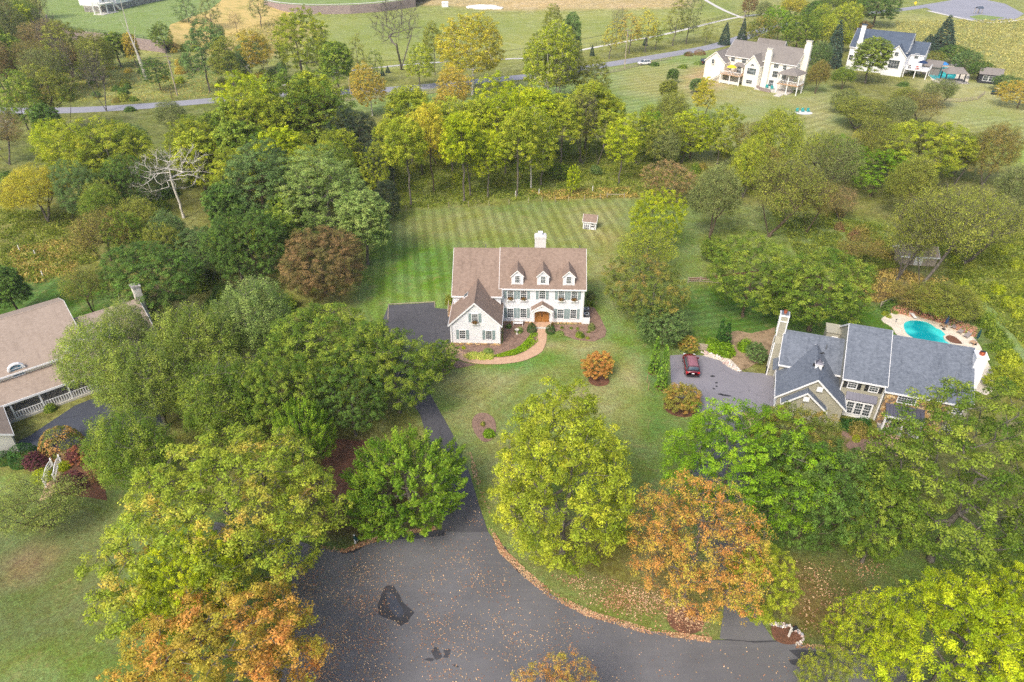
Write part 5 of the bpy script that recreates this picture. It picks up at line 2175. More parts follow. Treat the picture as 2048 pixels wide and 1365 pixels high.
def black_shed():
    o = U(1954, 166)
    h = empty('garden_shed', (o[0], o[1], 0), R_(-28), 'black shed with white double window and grey roof', 'shed')
    gable_block(h, 0, 6.4, 0, 5.4, 3.1, 2.7, 4.6, 'black_siding', 'far_grey_shingles', oh=.3, og=.3, trim='dark_gap')
    window(h, 2.0, 0, .9, 1.5, 1.5, 2, 2, rail=False)
    window(h, 3.7, 0, .9, 1.5, 1.5, 2, 2, rail=False)
    return h


black_shed()


def tan_barn():
    o = U(1797, 530)
    h = empty('garden_shed', (o[0], o[1], 0), R_(-6), 'low tan shed half hidden behind wispy tree trunks', 'shed')
    gable_block(h, 0, 6.2, 0, 3.6, 2.0, 1.8, 3.1, 'weathered_wood', 'tan_shingles', oh=.25, og=.2)
    d = MB()
    d.box(2.4, 3.8, -.05, 0, .1, 1.8)
    d.build('door', 'pale_trim', h)
    return h


tan_barn()


def gazebo():
    o = Vector(U(1888, 166))
    h = empty('pool_pavilion', (o.x, o.y, 0), R_(-8), 'small pavilion with grey hipped roof beside the far pool', 'pavilion')
    r = MB()
    r.prism([(-.4, -.4, 3.1), (6.6, -.4, 3.1), (5.4, 2.1, 4.7), (1.0, 2.1, 4.7)], (0, 0, -.15))
    r.prism([(6.6, 4.6, 3.1), (-.4, 4.6, 3.1), (1.0, 2.1, 4.7), (5.4, 2.1, 4.7)], (0, 0, -.15))
    r.poly([(6.6, -.4, 3.1), (6.6, 4.6, 3.1), (5.4, 2.1, 4.7)])
    r.poly([(-.4, 4.6, 3.1), (-.4, -.4, 3.1), (1.0, 2.1, 4.7)])
    r.build('roof', 'far_grey_shingles', h)
    for x, y in ((.1, 0), (6.1, 0), (.1, 4.2), (6.1, 4.2)):
        p = MB()
        p.box(x - .16, x + .16, y - .16, y + .16, 0, 3.0)
        p.build('post', 'black_siding', h)
    p = MB()
    p.box(-1, 7.5, -1.2, 5, 0, .35)
    p.build('terrace_base', 'grey_stone', h)
    return h


gazebo()
# far pool in front of the pavilion
sheet('far_pool_deck', PX([(1852, 146), (1880, 130), (1915, 128), (1940, 150), (1936, 166), (1900, 172), (1868, 166)]), .06, 'pool_deck_stone', .05, .3, 31)
n_ = NT('pool_water')
n_.col(n_.mix(n_.ramp(n_.noise(.22, 3, .5, n_.pos()), .4, .62), srgb(0, 150, 160), srgb(66, 208, 206)), .06, .5)
w_ = n_.noise(5, 3, .5, n_.pos())
n_.bump(w_, .12, .03)
M['pool_water'] = n_.m
tag(sheet('far_pool_water', smooth_closed(PX([(1858, 148), (1880, 136), (1905, 138), (1912, 152), (1900, 162), (1870, 160)]), 4), .09, 'pool_water'), kind='structure')


# ================================================================ POOL AREA (right house)
deck_px = [(1762, 640), (1784, 627), (1804, 625), (1826, 628), (1850, 636), (1890, 646), (1930, 660), (1958, 690), (1968, 712), (1985, 745), (1990, 775), (1960, 790),
           (1900, 740), (1830, 690), (1795, 672), (1783, 655)]
sheet('pool_deck', smooth_closed(PX(deck_px), 3), .08, 'pool_deck_stone', .08)
water_px = [(1804, 650), (1812, 643), (1826, 641), (1843, 642.5), (1858, 647), (1872, 656), (1883, 667), (1891, 678), (1906, 690), (1918, 700), (1890, 700), (1850, 690), (1816, 674), (1806, 662)]
wp = smooth_closed(PX(water_px), 4)
tag(sheet('pool_water', wp, .10, 'pool_water'), kind='structure')
mb = MB()
for i in range(len(wp)):
    a, b = wp[i], wp[(i + 1) % len(wp)]
    mb.bar((a[0], a[1], .12), (b[0], b[1], .12), .42, .09)
tag(mb.build('pool_coping', 'pool_deck_stone'), kind='structure')
sp = smooth_closed(PX([(1872, 660), (1880, 662), (1890, 672), (1884, 674), (1875, 667)]), 4)
tag(sheet('spa_water', sp, .17, 'pool_water', .1), kind='structure')
bp = smooth_closed(PX([(1888, 677), (1897, 672), (1910, 676), (1922, 686), (1924, 692), (1905, 690), (1893, 684)]), 4)
tag(sheet('planting_island', bp, .2, 'dark_mulch', .15), kind='structure')
mb = MB()
for i in range(len(bp)):
    a, b = bp[i], bp[(i + 1) % len(bp)]
    mb.bar((a[0], a[1], .16), (b[0], b[1], .16), .25, .2)
tag(mb.build('planting_island_coping', 'pool_deck_stone'), kind='structure')

# diving board
a, b = Vector(U(1815, 625)), Vector(U(1829, 642))
d = (b - a)
e = empty('diving_board', (a.x, a.y, .1), math.atan2(d.y, d.x), 'white diving board at the left end of the kidney pool', 'diving board')
MB().box(0, d.length, -.23, .23, .42, .48).build('board', 'white_trim', e)
MB().box(0, .5, -.3, .3, 0, .4).box(.9, 1.2, -.3, .3, 0, .4).build('stand', 'white_trim', e)


def lounger(px, py, rz, label):
    o = U(px, py)
    e = empty('sun_lounger', (o[0], o[1], .1), rz, label, 'sun lounger', 'grey sun loungers on the pool deck')
    f = MB()
    f.box(0, 1.3, -.33, -.28, .26, .32).box(0, 1.3, .28, .33, .26, .32)
    f.build('frame', 'wicker', e)
    MB().box(0, 1.3, -.3, .3, .32, .4).build('seat', 'wicker', e)
    MB().prism([(1.3, -.3, .32), (1.3, -.3, .4), (1.95, -.3, .85), (1.98, -.3, .77)], (0, .6, 0)).build('backrest', 'wicker', e)
    lm = MB().box(-.03, .03, -.03, .03, 0, .27).mesh('leg', 'wicker')
    for x in (.08, 1.25):
        for y in (-.28, .28):
            link('leg', lm, e, (x, y, 0))


# feet towards lower left, head towards upper right
la = R_(38)
for k, (p, lb) in enumerate(zip([(1889, 653), (1904, 660), (1916, 669.5), (1929, 678)],
                                ['grey sun lounger beside the folded blue umbrella, farthest left of the row', 'second grey sun lounger from the folded blue umbrella',
                                 'grey sun lounger with the small white table at its right side', 'grey sun lounger at the right end, by the green umbrella'])):
    lounger(p[0], p[1], la, lb)


def umbrella(px, py, mat, label):
    o = U(px, py)
    e = empty('umbrella', (o[0], o[1], .1), 0, label, 'umbrella')
    MB().tube((0, 0, 0), (0, 0, 2.75), .03, n=6).build('pole', 'metal_grey', e)
    MB().lathe([(.28, 0), (.28, .06), (.05, .1)], 10).build('base', 'black_plastic', e)
    MB().lathe([(.06, .95), (.17, 1.15), (.2, 1.6), (.13, 2.2), (.03, 2.65)], 9).build('folded_canopy', mat, e)


umbrella(1887, 660, 'navy_cloth', 'folded navy umbrella at the left end of the loungers')
umbrella(1949, 690, 'dark_green_cloth', 'folded dark green umbrella at the right end of the loungers')


def side_table(px, py, label, mat='deck_wood', r=.3, h=.45, square=True):
    o = U(px, py)
    e = empty('side_table', (o[0], o[1], .1), .4, label, 'side table')
    MB().box(-r, r, -r, r, h - .05, h).build('table_top', mat, e)
    lm = MB().box(-.03, .03, -.03, .03, 0, h - .05).mesh('leg', mat)
    for sx in (-1, 1):
        for sy in (-1, 1):
            link('leg', lm, e, (sx * (r - .05), sy * (r - .05), 0))


side_table(1886, 656, 'brown square table by the navy umbrella', r=.38)
side_table(1932, 667, 'small white table between two loungers', 'white_trim', .22, .35)
side_table(1945, 690, 'brown square table by the green umbrella', r=.38)
for k, p in enumerate([(1791, 646), (1810, 631), (1867, 643)]):
    o = U(*p)
    e = empty('path_light', (o[0], o[1], .08), 0, ['small black lamp at the left edge of the pool deck', 'small black lamp beside the diving board', 'small black lamp between the flowers and the pool'][k], 'path light')
    MB().tube((0, 0, 0), (0, 0, .5), .025, n=6).build('post', 'black_plastic', e)
    MB().lathe([(.02, .62), (.12, .52), (.11, .48), (.02, .47)], 8).build('lamp_head', 'black_plastic', e)

# fences
rail_fence('split_rail_fence', PX([(1760, 617), (1784, 607.5), (1817, 605), (1850, 610), (1890, 620), (1925, 632), (1961, 646)]), 0, 1.25, 3, 'weathered_wood',
           'weathered three rail fence curving behind the kidney pool', 2.4, rw=.14)
rail_fence('split_rail_fence', PX([(1376, 566), (1400, 565), (1442, 569)]), 0, 1.1, 3, 'weathered_wood', 'short dark rail fence behind the dark green neighbour lawn', 2.4)
rail_fence('split_rail_fence', PX([(650, 205), (700, 202), (760, 197), (820, 191), (900, 185), (990, 176)]), 0, 1.1, 3, 'weathered_wood', 'long rail fence below the main road, left half', 3.0, rw=.12)
rail_fence('split_rail_fence', PX([(1190, 153), (1240, 143), (1300, 127), (1342, 119)]), 0, 1.1, 3, 'weathered_wood', 'rail fence along the road beside the white van', 3.0, rw=.12)
rail_fence('split_rail_fence', PX([(1880, 203), (1920, 205), (1955, 200), (1968, 190)]), 0, 1.2, 3, 'weathered_wood', 'rail fence below the black shed', 3.0, rw=.12)
rail_fence('wire_fence', PX([(812, 421), (857, 419), (898, 416), (937, 414), (978, 412), (1018, 409), (1057, 406), (1137, 404), (1200, 400)]), 0, 1.2, 0, 'weathered_wood',
           'row of thin grey posts along the top of the striped lawn', 3.4, pw=.09)
rail_fence('wooden_gate', PX([(1214, 397), (1248, 397)]), 0, 1.25, 1, 'weathered_wood', 'small wooden gate frame at the meadow edge', 2.6, rw=.12)
rail_fence('terrace_railing', [U(a, b, 4.2) for a, b in [(94, 43), (110, 51), (140, 59), (200, 66), (250, 73), (328, 83)]], 4.2, 1.2, 2, 'black_plastic', 'black metal railing on the curved block wall', 4.0, rw=.1, pw=.1)
rail_fence('road_railing', PX([(1180, 94), (1250, 78), (1330, 64), (1400, 47), (1450, 36)]), 0, 1.1, 2, 'dark_gap', 'dark rail fence along the pale footpath by the field', 4.0, rw=.1, pw=.1)
rail_fence('garden_fence', PX([(1393, 700), (1412, 703)]), 0, 1.2, 6, 'weathered_wood', 'short grey board fence between the orange shrub and the green hedge', 1.2, rw=.16)
rail_fence('driveway_marker', [U(1294, 766), U(1296, 782)], 0, 1.4, 0, 'deck_wood', 'tan marker stakes in the grass by the arborvitae', 3.0, pw=.06)

# meadow tree tubes and stakes (white)
for k, (p, lb) in enumerate([((1031, 393), 'white plant guard under the sapling beside the fence posts'), ((1078, 389), 'short white plant guard in the meadow'), ((1185, 383), 'white plant guard standing near the wooden gate'),
                             ((40, 503), 'white plant guard in the left clearing, upper one'), ((72, 513), 'white plant guard in the left clearing, second one'), ((87, 555), 'white plant guard nearest the left house roof')]):
    o = U(*p)
    e = empty('plant_guard', (o[0], o[1], 0), 0, lb, 'plant guard', 'white plant guards in the rough grass')
    MB().tube((0, 0, 0), (0, 0, 1.2), .07, n=8).build('guard_tube', 'white_trim', e)
    MB().box(.09, .13, -.02, .02, 0, 1.4).build('stake', 'weathered_wood', e)

# mailboxes
def mailbox(px, py, label, mat, post, rz):
    o = U(px, py)
    e = empty('mailbox', (o[0], o[1], 0), rz, label, 'mailbox')
    MB().box(-.07, .07, -.07, .07, 0, 1.35).build('post', post, e)
    MB().bar((0, 0, .55), (.45, 0, .95), .07).box(-.1, .62, -.05, .05, .95, 1.02).build('bracket', post, e)
    b = MB()
    ring = [(.08, .15 * math.cos(a), 1.17 + .12 * math.sin(a)) for a in [math.pi * q / 6 for q in range(7)]] + [(.08, -.15, 1.02), (.08, .15, 1.02)]
    b.prism(ring, (.52, 0, 0))
    bb = b.build('box', mat, e)
    MB().box(.3, .34, .15, .17, 1.12, 1.32).build('flag', 'red_cloth', bb)


mailbox(711, 1088, 'green mailbox on a white post beside the leaf covered kerb', 'dark_green_cloth', 'white_trim', R_(-50))
mailbox(1577, 1274, 'black mailbox on a pale post inside the stone ringed bed', 'black_plastic', 'pale_trim', R_(20))

# stone ring round the mailbox bed
bed_c = [(1540, 1246), (1552, 1248), (1566, 1250), (1580, 1253), (1592, 1260), (1602, 1270), (1606, 1280), (1600, 1288), (1592, 1291)]
sheet('mailbox_bed', smooth_closed(PX([(1545, 1250), (1575, 1254), (1598, 1268), (1600, 1284), (1580, 1290), (1556, 1284), (1545, 1268)]), 4), .05, 'dark_mulch', .05, .1, 40)
rs = random.Random(8)
ring = smooth_open(PX(bed_c), 6)
e = empty('stone_edging', (ring[0][0], ring[0][1], 0), 0, 'curved edging of pale rounded stones round the mailbox bed', 'stone edging')
stones = []
for v in range(5):
    bm = bmesh.new()
    bmesh.ops.create_icosphere(bm, subdivisions=1, radius=1)
    for w in bm.verts:
        w.co *= rs.uniform(.75, 1.15)
    sm = bpy.data.meshes.new('stone')
    bm.to_mesh(sm)
    bm.free()
    sm.materials.append(plain('river_stone_%s' % 'abcde'[v], [srgb(214, 206, 196), srgb(186, 178, 172), srgb(224, 214, 204), srgb(200, 176, 168), srgb(164, 164, 170)][v], .8, var=.15))
    stones.append(sm)
for i in range(len(ring) - 1):
    a, b = Vector(ring[i]), Vector(ring[i + 1])
    n = max(1, int((b - a).length / .16))
    for k in range(n):
        for row in range(2 if i < 30 else 1):
            p = a.lerp(b, (k + rs.random() * .4) / n) + Vector((rs.uniform(-.12, .12), rs.uniform(-.16, .16) - row * .2))
            s = rs.uniform(.08, .15)
            link('stone', rs.choice(stones), e, (p.x - ring[0][0], p.y - ring[0][1], .05 + s * .3), (rs.random() * 3, rs.random() * 3, rs.random() * 6), (s * 1.3, s, s * .7))
e = empty('boulder_group', (*U(1440, 722), 0), 0, 'tan boulders edging the drive by the green hedge', 'boulders')
for i in range(34):
    t = i / 34
    q = [(1404, 709), (1420, 711), (1438, 720), (1452, 730), (1466, 738), (1482, 746)]
    j = min(4, int(t * 5))
    f_ = t * 5 - j
    p = U(q[j][0] * (1 - f_) + q[j + 1][0] * f_ + rs.uniform(-2, 3), q[j][1] * (1 - f_) + q[j + 1][1] * f_ + rs.uniform(-4, 1))
    s = rs.uniform(.14, .34)
    o = U(1440, 722)
    link('stone', stones[rs.choice([0, 2, 3])], e, (p[0] - o[0], p[1] - o[1], .08 + s * .3), (rs.random() * 3, rs.random() * 3, rs.random() * 6), (s * 1.2, s, s * .6))


# ================================================================ VEHICLES
def loft(mb, secs, n=12):
    """secs: list of (x, halfwidth_bottom, halfwidth_top, z0, z1, round)"""
    i = len(mb.v)
    for (x, wb, wt, z0, z1, r) in secs:
        ring = [(-wb, z0), (-wb - .02, z0 + (z1 - z0) * .35), (-wt - .01, z1 - r), (-wt + r, z1), (0, z1 + r * .25), (wt - r, z1), (wt + .01, z1 - r), (wb + .02, z0 + (z1 - z0) * .35), (wb, z0)]
        for y, z in ring:
            mb.v.append((x, y, z))
    k = 9
    for j in range(len(secs) - 1):
        for a in range(k):
            b = (a + 1) % k
            mb.f.append([i + j * k + a, i + (j + 1) * k + a, i + (j + 1) * k + b, i + j * k + b][::-1])
            mb.mi.append(mb.m)
    mb.f.append([i + a for a in range(k)][::-1][::-1])
    mb.f.append([i + (len(secs) - 1) * k + a for a in range(k)][::-1])
    mb.mi += [mb.m] * 2


def carpaint(name, c):
    n = NT(name)
    n.col(c, .25, .6)
    n.b.inputs['Coat Weight'].default_value = .6
    MATS[name] = n.m


carpaint('paint_maroon', srgb(116, 22, 36))
carpaint('paint_white', (.8, .8, .8, 1))
carpaint('paint_black', (.02, .02, .024, 1))
plain('roof_maroon', srgb(164, 110, 120), .35, .5, .2, var=.04)
plain('glass_car', srgb(74, 88, 98), .1, .8, 0, var=.1)
plain('tyre', (.02, .02, .02, 1), .8)
plain('rim', srgb(170, 172, 176), .3, .5, .7)
plain('red_lamp', srgb(200, 30, 34), .25, .6)
plain('clear_lamp', srgb(220, 224, 228), .15, .7)


def car(name, loc, rz, label, paint, roof=None, kind='suv', open_roof=False):
    e = empty(name, (loc[0], loc[1], .05), rz, label, 'car')
    L, Wd, Ht = 4.85, .96, 1.74
    b = MB()
    loft(b, [(-2.42, .80, .78, .42, .92, .1), (-2.36, .90, .88, .32, 1.08, .12), (-1.9, .95, .93, .28, 1.12, .1), (-.6, .96, .94, .27, 1.1, .08), (.9, .96, .93, .27, 1.08, .08),
             (1.3, .96, .92, .28, 1.06, .1), (2.0, .93, .84, .3, .96, .14), (2.36, .84, .7, .36, .8, .14), (2.44, .74, .62, .42, .66, .08)])
    b.build('body', paint, e, smooth=True)
    c = MB()
    rear = -2.3 if kind == 'suv' else -2.35
    loft(c, [(rear, .80, .66, 1.02, 1.3, .06), (rear + .18, .88, .70, 1.05, Ht - .08, .08), (rear + .5, .90, .72, 1.05, Ht, .08), (.3, .90, .72, 1.05, Ht - .02, .08), (.75, .88, .68, 1.02, Ht - .16, .1), (1.35, .82, .6, .98, 1.1, .06)])
    c.build('cabin_glass', 'glass_car', e, smooth=True)
    r = MB()
    loft(r, [(rear + .22, .69, .68, Ht - .07, Ht, .04), (rear + .5, .73, .71, Ht - .03, Ht + .03, .04), (.25, .73, .71, Ht - .05, Ht + .02, .04), (.55, .68, .66, Ht - .12, Ht - .06, .04)])
    ro = r.build('roof', roof or paint, e, smooth=True)
    for s in (-1, 1):
        q = MB()
        q.bar((rear + .45, s * .66, Ht + .07), (.2, s * .66, Ht + .06), .05, .05)
        q.build('roof_rail', 'black_plastic', ro)
        for x0, x1, nm in ((rear + .1, rear + .42, 'rear_pillar'), (-.72, -.6, 'door_pillar'), (.38, .5, 'front_pillar')):
            q = MB()
            q.prism([(x0, s * .91, 1.04), (x1, s * .91, 1.04), (x1, s * .72, Ht), (x0, s * .72, Ht)], (0, s * .02, 0))
            q.build(nm, paint, e)
        q = MB()
        q.box(.85, 1.05, s * .95 - .0 if s > 0 else -1.15, s * 1.15 if s > 0 else -.95, 1.02, 1.2)
        q.build('mirror', paint, e)
        q = MB()
        q.box(-2.44, -2.2, min(s * .62, s * .92), max(s * .62, s * .92), .82, 1.02)
        q.build('tail_light', 'red_lamp', e)
        q = MB()
        q.box(2.2, 2.43, min(s * .5, s * .82), max(s * .5, s * .82), .66, .8)
        q.build('headlight', 'clear_lamp', e)
        q = MB()
        for x in (-.66, .3):
            q.box(x - .01, x + .01, min(s * .965, s * .985), max(s * .965, s * .985), .4, 1.03)
        for x in (-.45, .55):
            q.box(x - .12, x + .04, min(s * .97, s * 1.0), max(s * .97, s * 1.0), .88, .92)
        q.build('door_trim', 'black_plastic', e)
    for x in (-1.45, 1.48):
        for s in (-1, 1):
            t = MB()
            t.tube((x, s * .74, .36), (x, s * .99, .36), .36, n=16)
            w = t.build('wheel', 'tyre', e)
            t = MB()
            t.tube((x, s * .985, .36), (x, s * 1.0, .36), .23, n=10)
            t.build('rim', 'rim', w)
    p = MB()
    p.box(-2.47, -2.42, -.17, .17, .74, .86)
    p.build('number_plate', 'white_trim', e)
    p = MB()
    p.box(-2.48, -2.36, -.85, .85, .34, .5)
    p.build('rear_bumper', 'black_plastic', e)
    if roof:
        p = MB()
        p.bar((-1.75, .1, Ht + .03), (-1.9, .1, Ht + .2), .03)
        p.build('aerial', 'black_plastic', ro)
    return e


a, b = Vector(U(1376, 755)), Vector(U(1384, 716))
m_ = Vector(U(1380.5, 737))
car('parked_car', (m_.x, m_.y), R_(84), 'dark red SUV parked at the left side of the grey drive', 'paint_maroon', 'roof_maroon')
m_ = U(1288, 130)
car('parked_car', (m_[0], m_[1]), R_(196), 'white minivan driving on the road beside the rail fence', 'paint_white', None)
m_ = U(1412, 128)
car('parked_car', (m_[0], m_[1]), R_(25), 'black car with open cargo beside the cream house', 'paint_black', None)


def golf_cart():
    o = U(1992, 190)
    e = empty('utility_cart', (o[0], o[1], 0), R_(-35), 'dark utility cart with white roof beside the black shed', 'cart')
    MB().box(-1.5, 1.5, -.65, .65, .35, .75).build('body', 'black_plastic', e)
    MB().box(-1.5, -.5, -.65, .65, .75, 1.05).build('cargo_bed', 'dark_green_cloth', e)
    MB().box(-.3, .2, -.55, .55, .75, .9).box(-.4, -.28, -.55, .55, .9, 1.4).build('seat', 'wicker', e)
    MB().prism([(.6, -.6, .75), (1.45, -.5, .75), (1.5, -.5, .85), (.7, -.6, 1.1)], (0, 1.15, 0)).build('bonnet', 'black_plastic', e)
    MB().box(-.5, 1.0, -.65, .65, 1.9, 1.97).build('roof', 'white_trim', e)
    for x in (-.45, .95):
        for y in (-.6, .6):
            MB().box(x - .03, x + .03, y - .03, y + .03, .75, 1.9).build('roof_post', 'black_plastic', e)
    for x in (-1.0, 1.0):
        for s in (-1, 1):
            MB().tube((x, s * .5, .3), (x, s * .75, .3), .3, n=12).build('wheel', 'tyre', e)


golf_cart()

# utility poles and wires
def pole(base, H, label, arms=1, lean=0):
    e = empty('utility_pole', (base[0], base[1], 0), R_(20), label, 'utility pole', 'utility poles along the main road')
    MB().tube((0, 0, 0), (lean * H, 0, H), .2, .13, n=8).build('pole', 'weathered_wood', e)
    for k in range(arms):
        MB().box(-1.2 + lean * H, 1.2 + lean * H, -.07, .07, H - .8 - k * 1.2, H - .62 - k * 1.2).build('crossarm', 'weathered_wood', e)
    MB().tube((.35 + lean * H, 0, H - 3), (.35 + lean * H, 0, H - 2), .2, n=8).build('transformer', 'metal_grey', e)
    return Vector((base[0] + lean * H, base[1], H))


p1 = pole(U(355, 192), 12.5, 'wooden utility pole on the far verge, left of the road bend', 1, -.0)
p2 = pole(U(702, 195), 6.0, 'short wooden pole standing beside the rail fence', 0)
p3 = pole(U(1249, 137), 13.5, 'tall utility pole between the footpath and the white minivan', 1)
p4 = pole(U(1478, 84), 12.5, 'utility pole leaning by the dark conifers near the cream house', 1, .06)
for nm, a, b, off in [('a', Vector(U(-250, 215)).to_3d() + Vector((0, 0, 12)), p1, 0), ('b', p1, p3, 0), ('c', p3, p4, 0)]:
    for k in range(4):
        mb = MB()
        A_, B_ = a.copy(), b.copy()
        dz = (-.6, -.6, -2.4, -3.6)[k]
        dx = (-1.0, 1.0, 0, 0)[k]
        prev = None
        for j in range(13):
            t = j / 12
            p = A_.lerp(B_, t) + Vector((dx * .3, dx * .6, dz - (B_ - A_).length * .035 * 4 * t * (1 - t)))
            if prev is not None:
                mb.tube(prev, p, .035, n=3, cap=False)
            prev = p
        tag(mb.build('power_line', 'black_plastic'), 'black wire strung from the %s at height step %s' % ({'a': 'left edge to the left pole', 'b': 'left pole to the tall right pole', 'c': 'tall right pole to the leaning pole'}[nm], ('one', 'two', 'three', 'four')[k]),
            'power line', 'power lines over the main road')

# street sign, hydrant, playhouse-like structure at the far turning
def small_post(px, py, h, mat, label, nm='road_sign', cat='sign', w=.35):
    o = U(px, py)
    e = empty(nm, (o[0], o[1], 0), 0, label, cat)
    MB().box(-.05, .05, -.05, .05, 0, h).build('post', 'metal_grey', e)
    MB().prism([(0, -.08, h - w), (w, -.08, h), (0, -.08, h + w), (-w, -.08, h)], (0, .04, 0)).build('plate', mat, e)


small_post(1829, 14, 1.9, 'yellow_paint', 'yellow diamond warning sign beside the far road', w=.9)
o = U(1955, 28)
e = empty('mailbox_shelter', (o[0], o[1], 0), .4, 'small roofed mailbox shelter on the island of the far turning', 'shelter')
MB().prism([(-2, -1.2, 2.6), (2, -1.2, 2.6), (2, 0, 3.5), (-2, 0, 3.5)], (0, 0, -.12)).prism([(2, 1.2, 2.6), (-2, 1.2, 2.6), (-2, 0, 3.5), (2, 0, 3.5)], (0, 0, -.12)).build('roof', 'slate_shingles', e)
for x in (-1.6, 1.6):
    for y in (-.9, .9):
        MB().box(x - .1, x + .1, y - .1, y + .1, 0, 2.6).build('post', 'weathered_wood', e)
o = U(890, 14)
e = empty('portable_cabin', (o[0], o[1], 0), .2, 'tiny white box standing on the bare far field', 'cabin')
MB().box(-1.6, 1.6, -1.6, 1.6, 0, 2.0).prism([(-1.7, -1.7, 2.0), (1.7, -1.7, 2.0), (1.7, 0, 2.7), (-1.7, 0, 2.7)], (0, 0, -.1)).build('cabin_body', 'white_trim', e)
o = U(968, 17)
bm = bmesh.new()
bmesh.ops.create_icosphere(bm, subdivisions=3, radius=1)
for v in bm.verts:
    v.co.z = max(v.co.z, -.1)
    v.co *= 1 + .2 * noise.noise(v.co * 2.2)
gm = bpy.data.meshes.new('gravel_pile')
bm.to_mesh(gm)
bm.free()
gm.materials.append(M['white_line'])
g = link('gravel_pile', gm, None, (o[0], o[1], 0), (0, 0, -.2), (10, 4, 1.8))
tag(g, 'long heap of white gravel at the edge of the bare far field', 'gravel pile')

# ================================================================ ROUND THE MAIN HOUSE
def hloc(x, y, z=0):
    v = HOUSE.matrix_basis @ Vector((x, y, z))
    return v


for k, (x, y) in enumerate([(12.75, 1.6), (12.8, 3.2)]):
    v = hloc(x, y)
    e = empty('air_conditioner', (v.x, v.y, .05), 0, ['nearer grey air conditioner unit at the right wall of the white house', 'farther grey air conditioner unit at the right wall of the white house'][k], 'air conditioner')
    MB().box(-.42, .42, -.42, .42, 0, .85).build('casing', 'metal_grey', e)
    MB().lathe([(.34, .86), (.36, .9), (.3, .92), (.28, .87)], 14).build('fan_ring', 'white_trim', e)
    MB().tube((0, 0, .86), (0, 0, .88), .28, n=14).build('fan_grille', 'black_plastic', e)
v = hloc(12.55, -.1)
e = empty('utility_screen', (v.x, v.y, 0), R_(-1.8), 'white board screen at the right front corner of the white house', 'screen')
MB().box(-.5, .5, -.04, .04, .1, 1.2).build('panel', 'white_trim', e)
for x in (-.5, .5):
    MB().box(x - .06, x + .06, -.06, .06, 0, 1.3).build('post', 'white_trim', e)
# garden bench
v = hloc(2.1, -.75)
e = empty('garden_bench', (v.x, v.y, .05), R_(-1.8), 'white metal garden bench under the lower front windows', 'bench')
for k in range(4):
    MB().box(-.75, .75, -.25 + k * .12, -.17 + k * .12, .42, .46).build('seat_slat', 'white_trim', e)
for k in range(3):
    MB().box(-.75, .75, .24, .28, .55 + k * .14, .63 + k * .14).build('back_slat', 'white_trim', e)
for x in (-.7, .7):
    for y in (-.22, .24):
        MB().box(x - .03, x + .03, y - .03, y + .03, 0, .9 if y > 0 else .6).build('leg', 'white_trim', e)
v = hloc(2.0, -3.2)
e = empty('bird_bath', (v.x, v.y, .05), 0, 'small pale bird bath in the mulch left of the brick walk', 'bird bath')
MB().lathe([(.2, 0), (.18, .05), (.07, .1), (.06, .62), (.1, .68)], 10).build('pedestal', 'concrete', e)
MB().lathe([(.1, .66), (.32, .74), (.34, .8), (.28, .78), (.02, .74)], 14).build('bowl', 'concrete', e)
for k, x in enumerate((4.25, 7.3)):
    v = hloc(x, -1.35)
    e = empty('flower_pot', (v.x, v.y, .3), 0, ['tall plant pot left of the brown front door', 'tall plant pot right of the brown front door'][k], 'flower pot')
    MB().lathe([(.14, 0), (.2, .4), (.22, .42), (.18, .42)], 10).build('pot', 'copper', e)
    f = link('plant', ARCH['tiny'][1], e, (0, 0, .4), scale=(.22, .22, .45))
    put_mat(f, M['leaves_red_flowers'])
v = hloc(-9.6, -.2)
o = U(896, 615)
# bins at the right house
for k, p in enumerate([(1540, 744), (1536, 748)]):
    o = U(*p)
    e = empty('wheelie_bin', (o[0], o[1], .05), .3, ['black wheelie bin against the wall by the neighbour drive', 'second black wheelie bin, standing nearer the drive'][k], 'bin')
    MB().prism([(-.28, -.3, 0), (.28, -.3, 0), (.34, -.34, 1.0), (-.34, -.34, 1.0)], (0, .6, 0)).build('body', 'black_plastic', e)
    MB().box(-.36, .36, -.38, .34, 1.0, 1.08).build('lid', 'black_plastic', e)
# white arched footbridge railings, left garden
for k, (p, q, lb) in enumerate([((93, 975), (108, 934), 'white picket railing on the left side of the small garden bridge'), ((113, 966), (124, 927), 'white picket railing on the right side of the small garden bridge')]):
    a, b = Vector(U(*p)), Vector(U(*q))
    e = empty('bridge_railing', (a.x, a.y, 0), math.atan2(b.y - a.y, b.x - a.x), lb, 'railing', 'white railings of the small garden bridge')
    L = (b - a).length
    pk = MB().box(-.035, .035, -.02, .02, 0, 1).mesh('picket', 'white_trim')
    n = 11
    for j in range(n + 1):
        t = j / n
        zz = .15 + .35 * math.sin(math.pi * t)
        link('picket', pk, e, (L * t, 0, zz), scale=(1, 1, .95))
    for dz in (.2, .95):
        r = MB()
        for j in range(8):
            t0, t1 = j / 8, (j + 1) / 8
            r.bar((L * t0, 0, .15 + dz + .35 * math.sin(math.pi * t0)), (L * t1, 0, .15 + dz + .35 * math.sin(math.pi * t1)), .07, .06)
        r.build('rail', 'white_trim', e)
    for x in (0, L):
        MB().box(x - .07, x + .07, -.07, .07, 0, 1.35).build('post', 'white_trim', e)
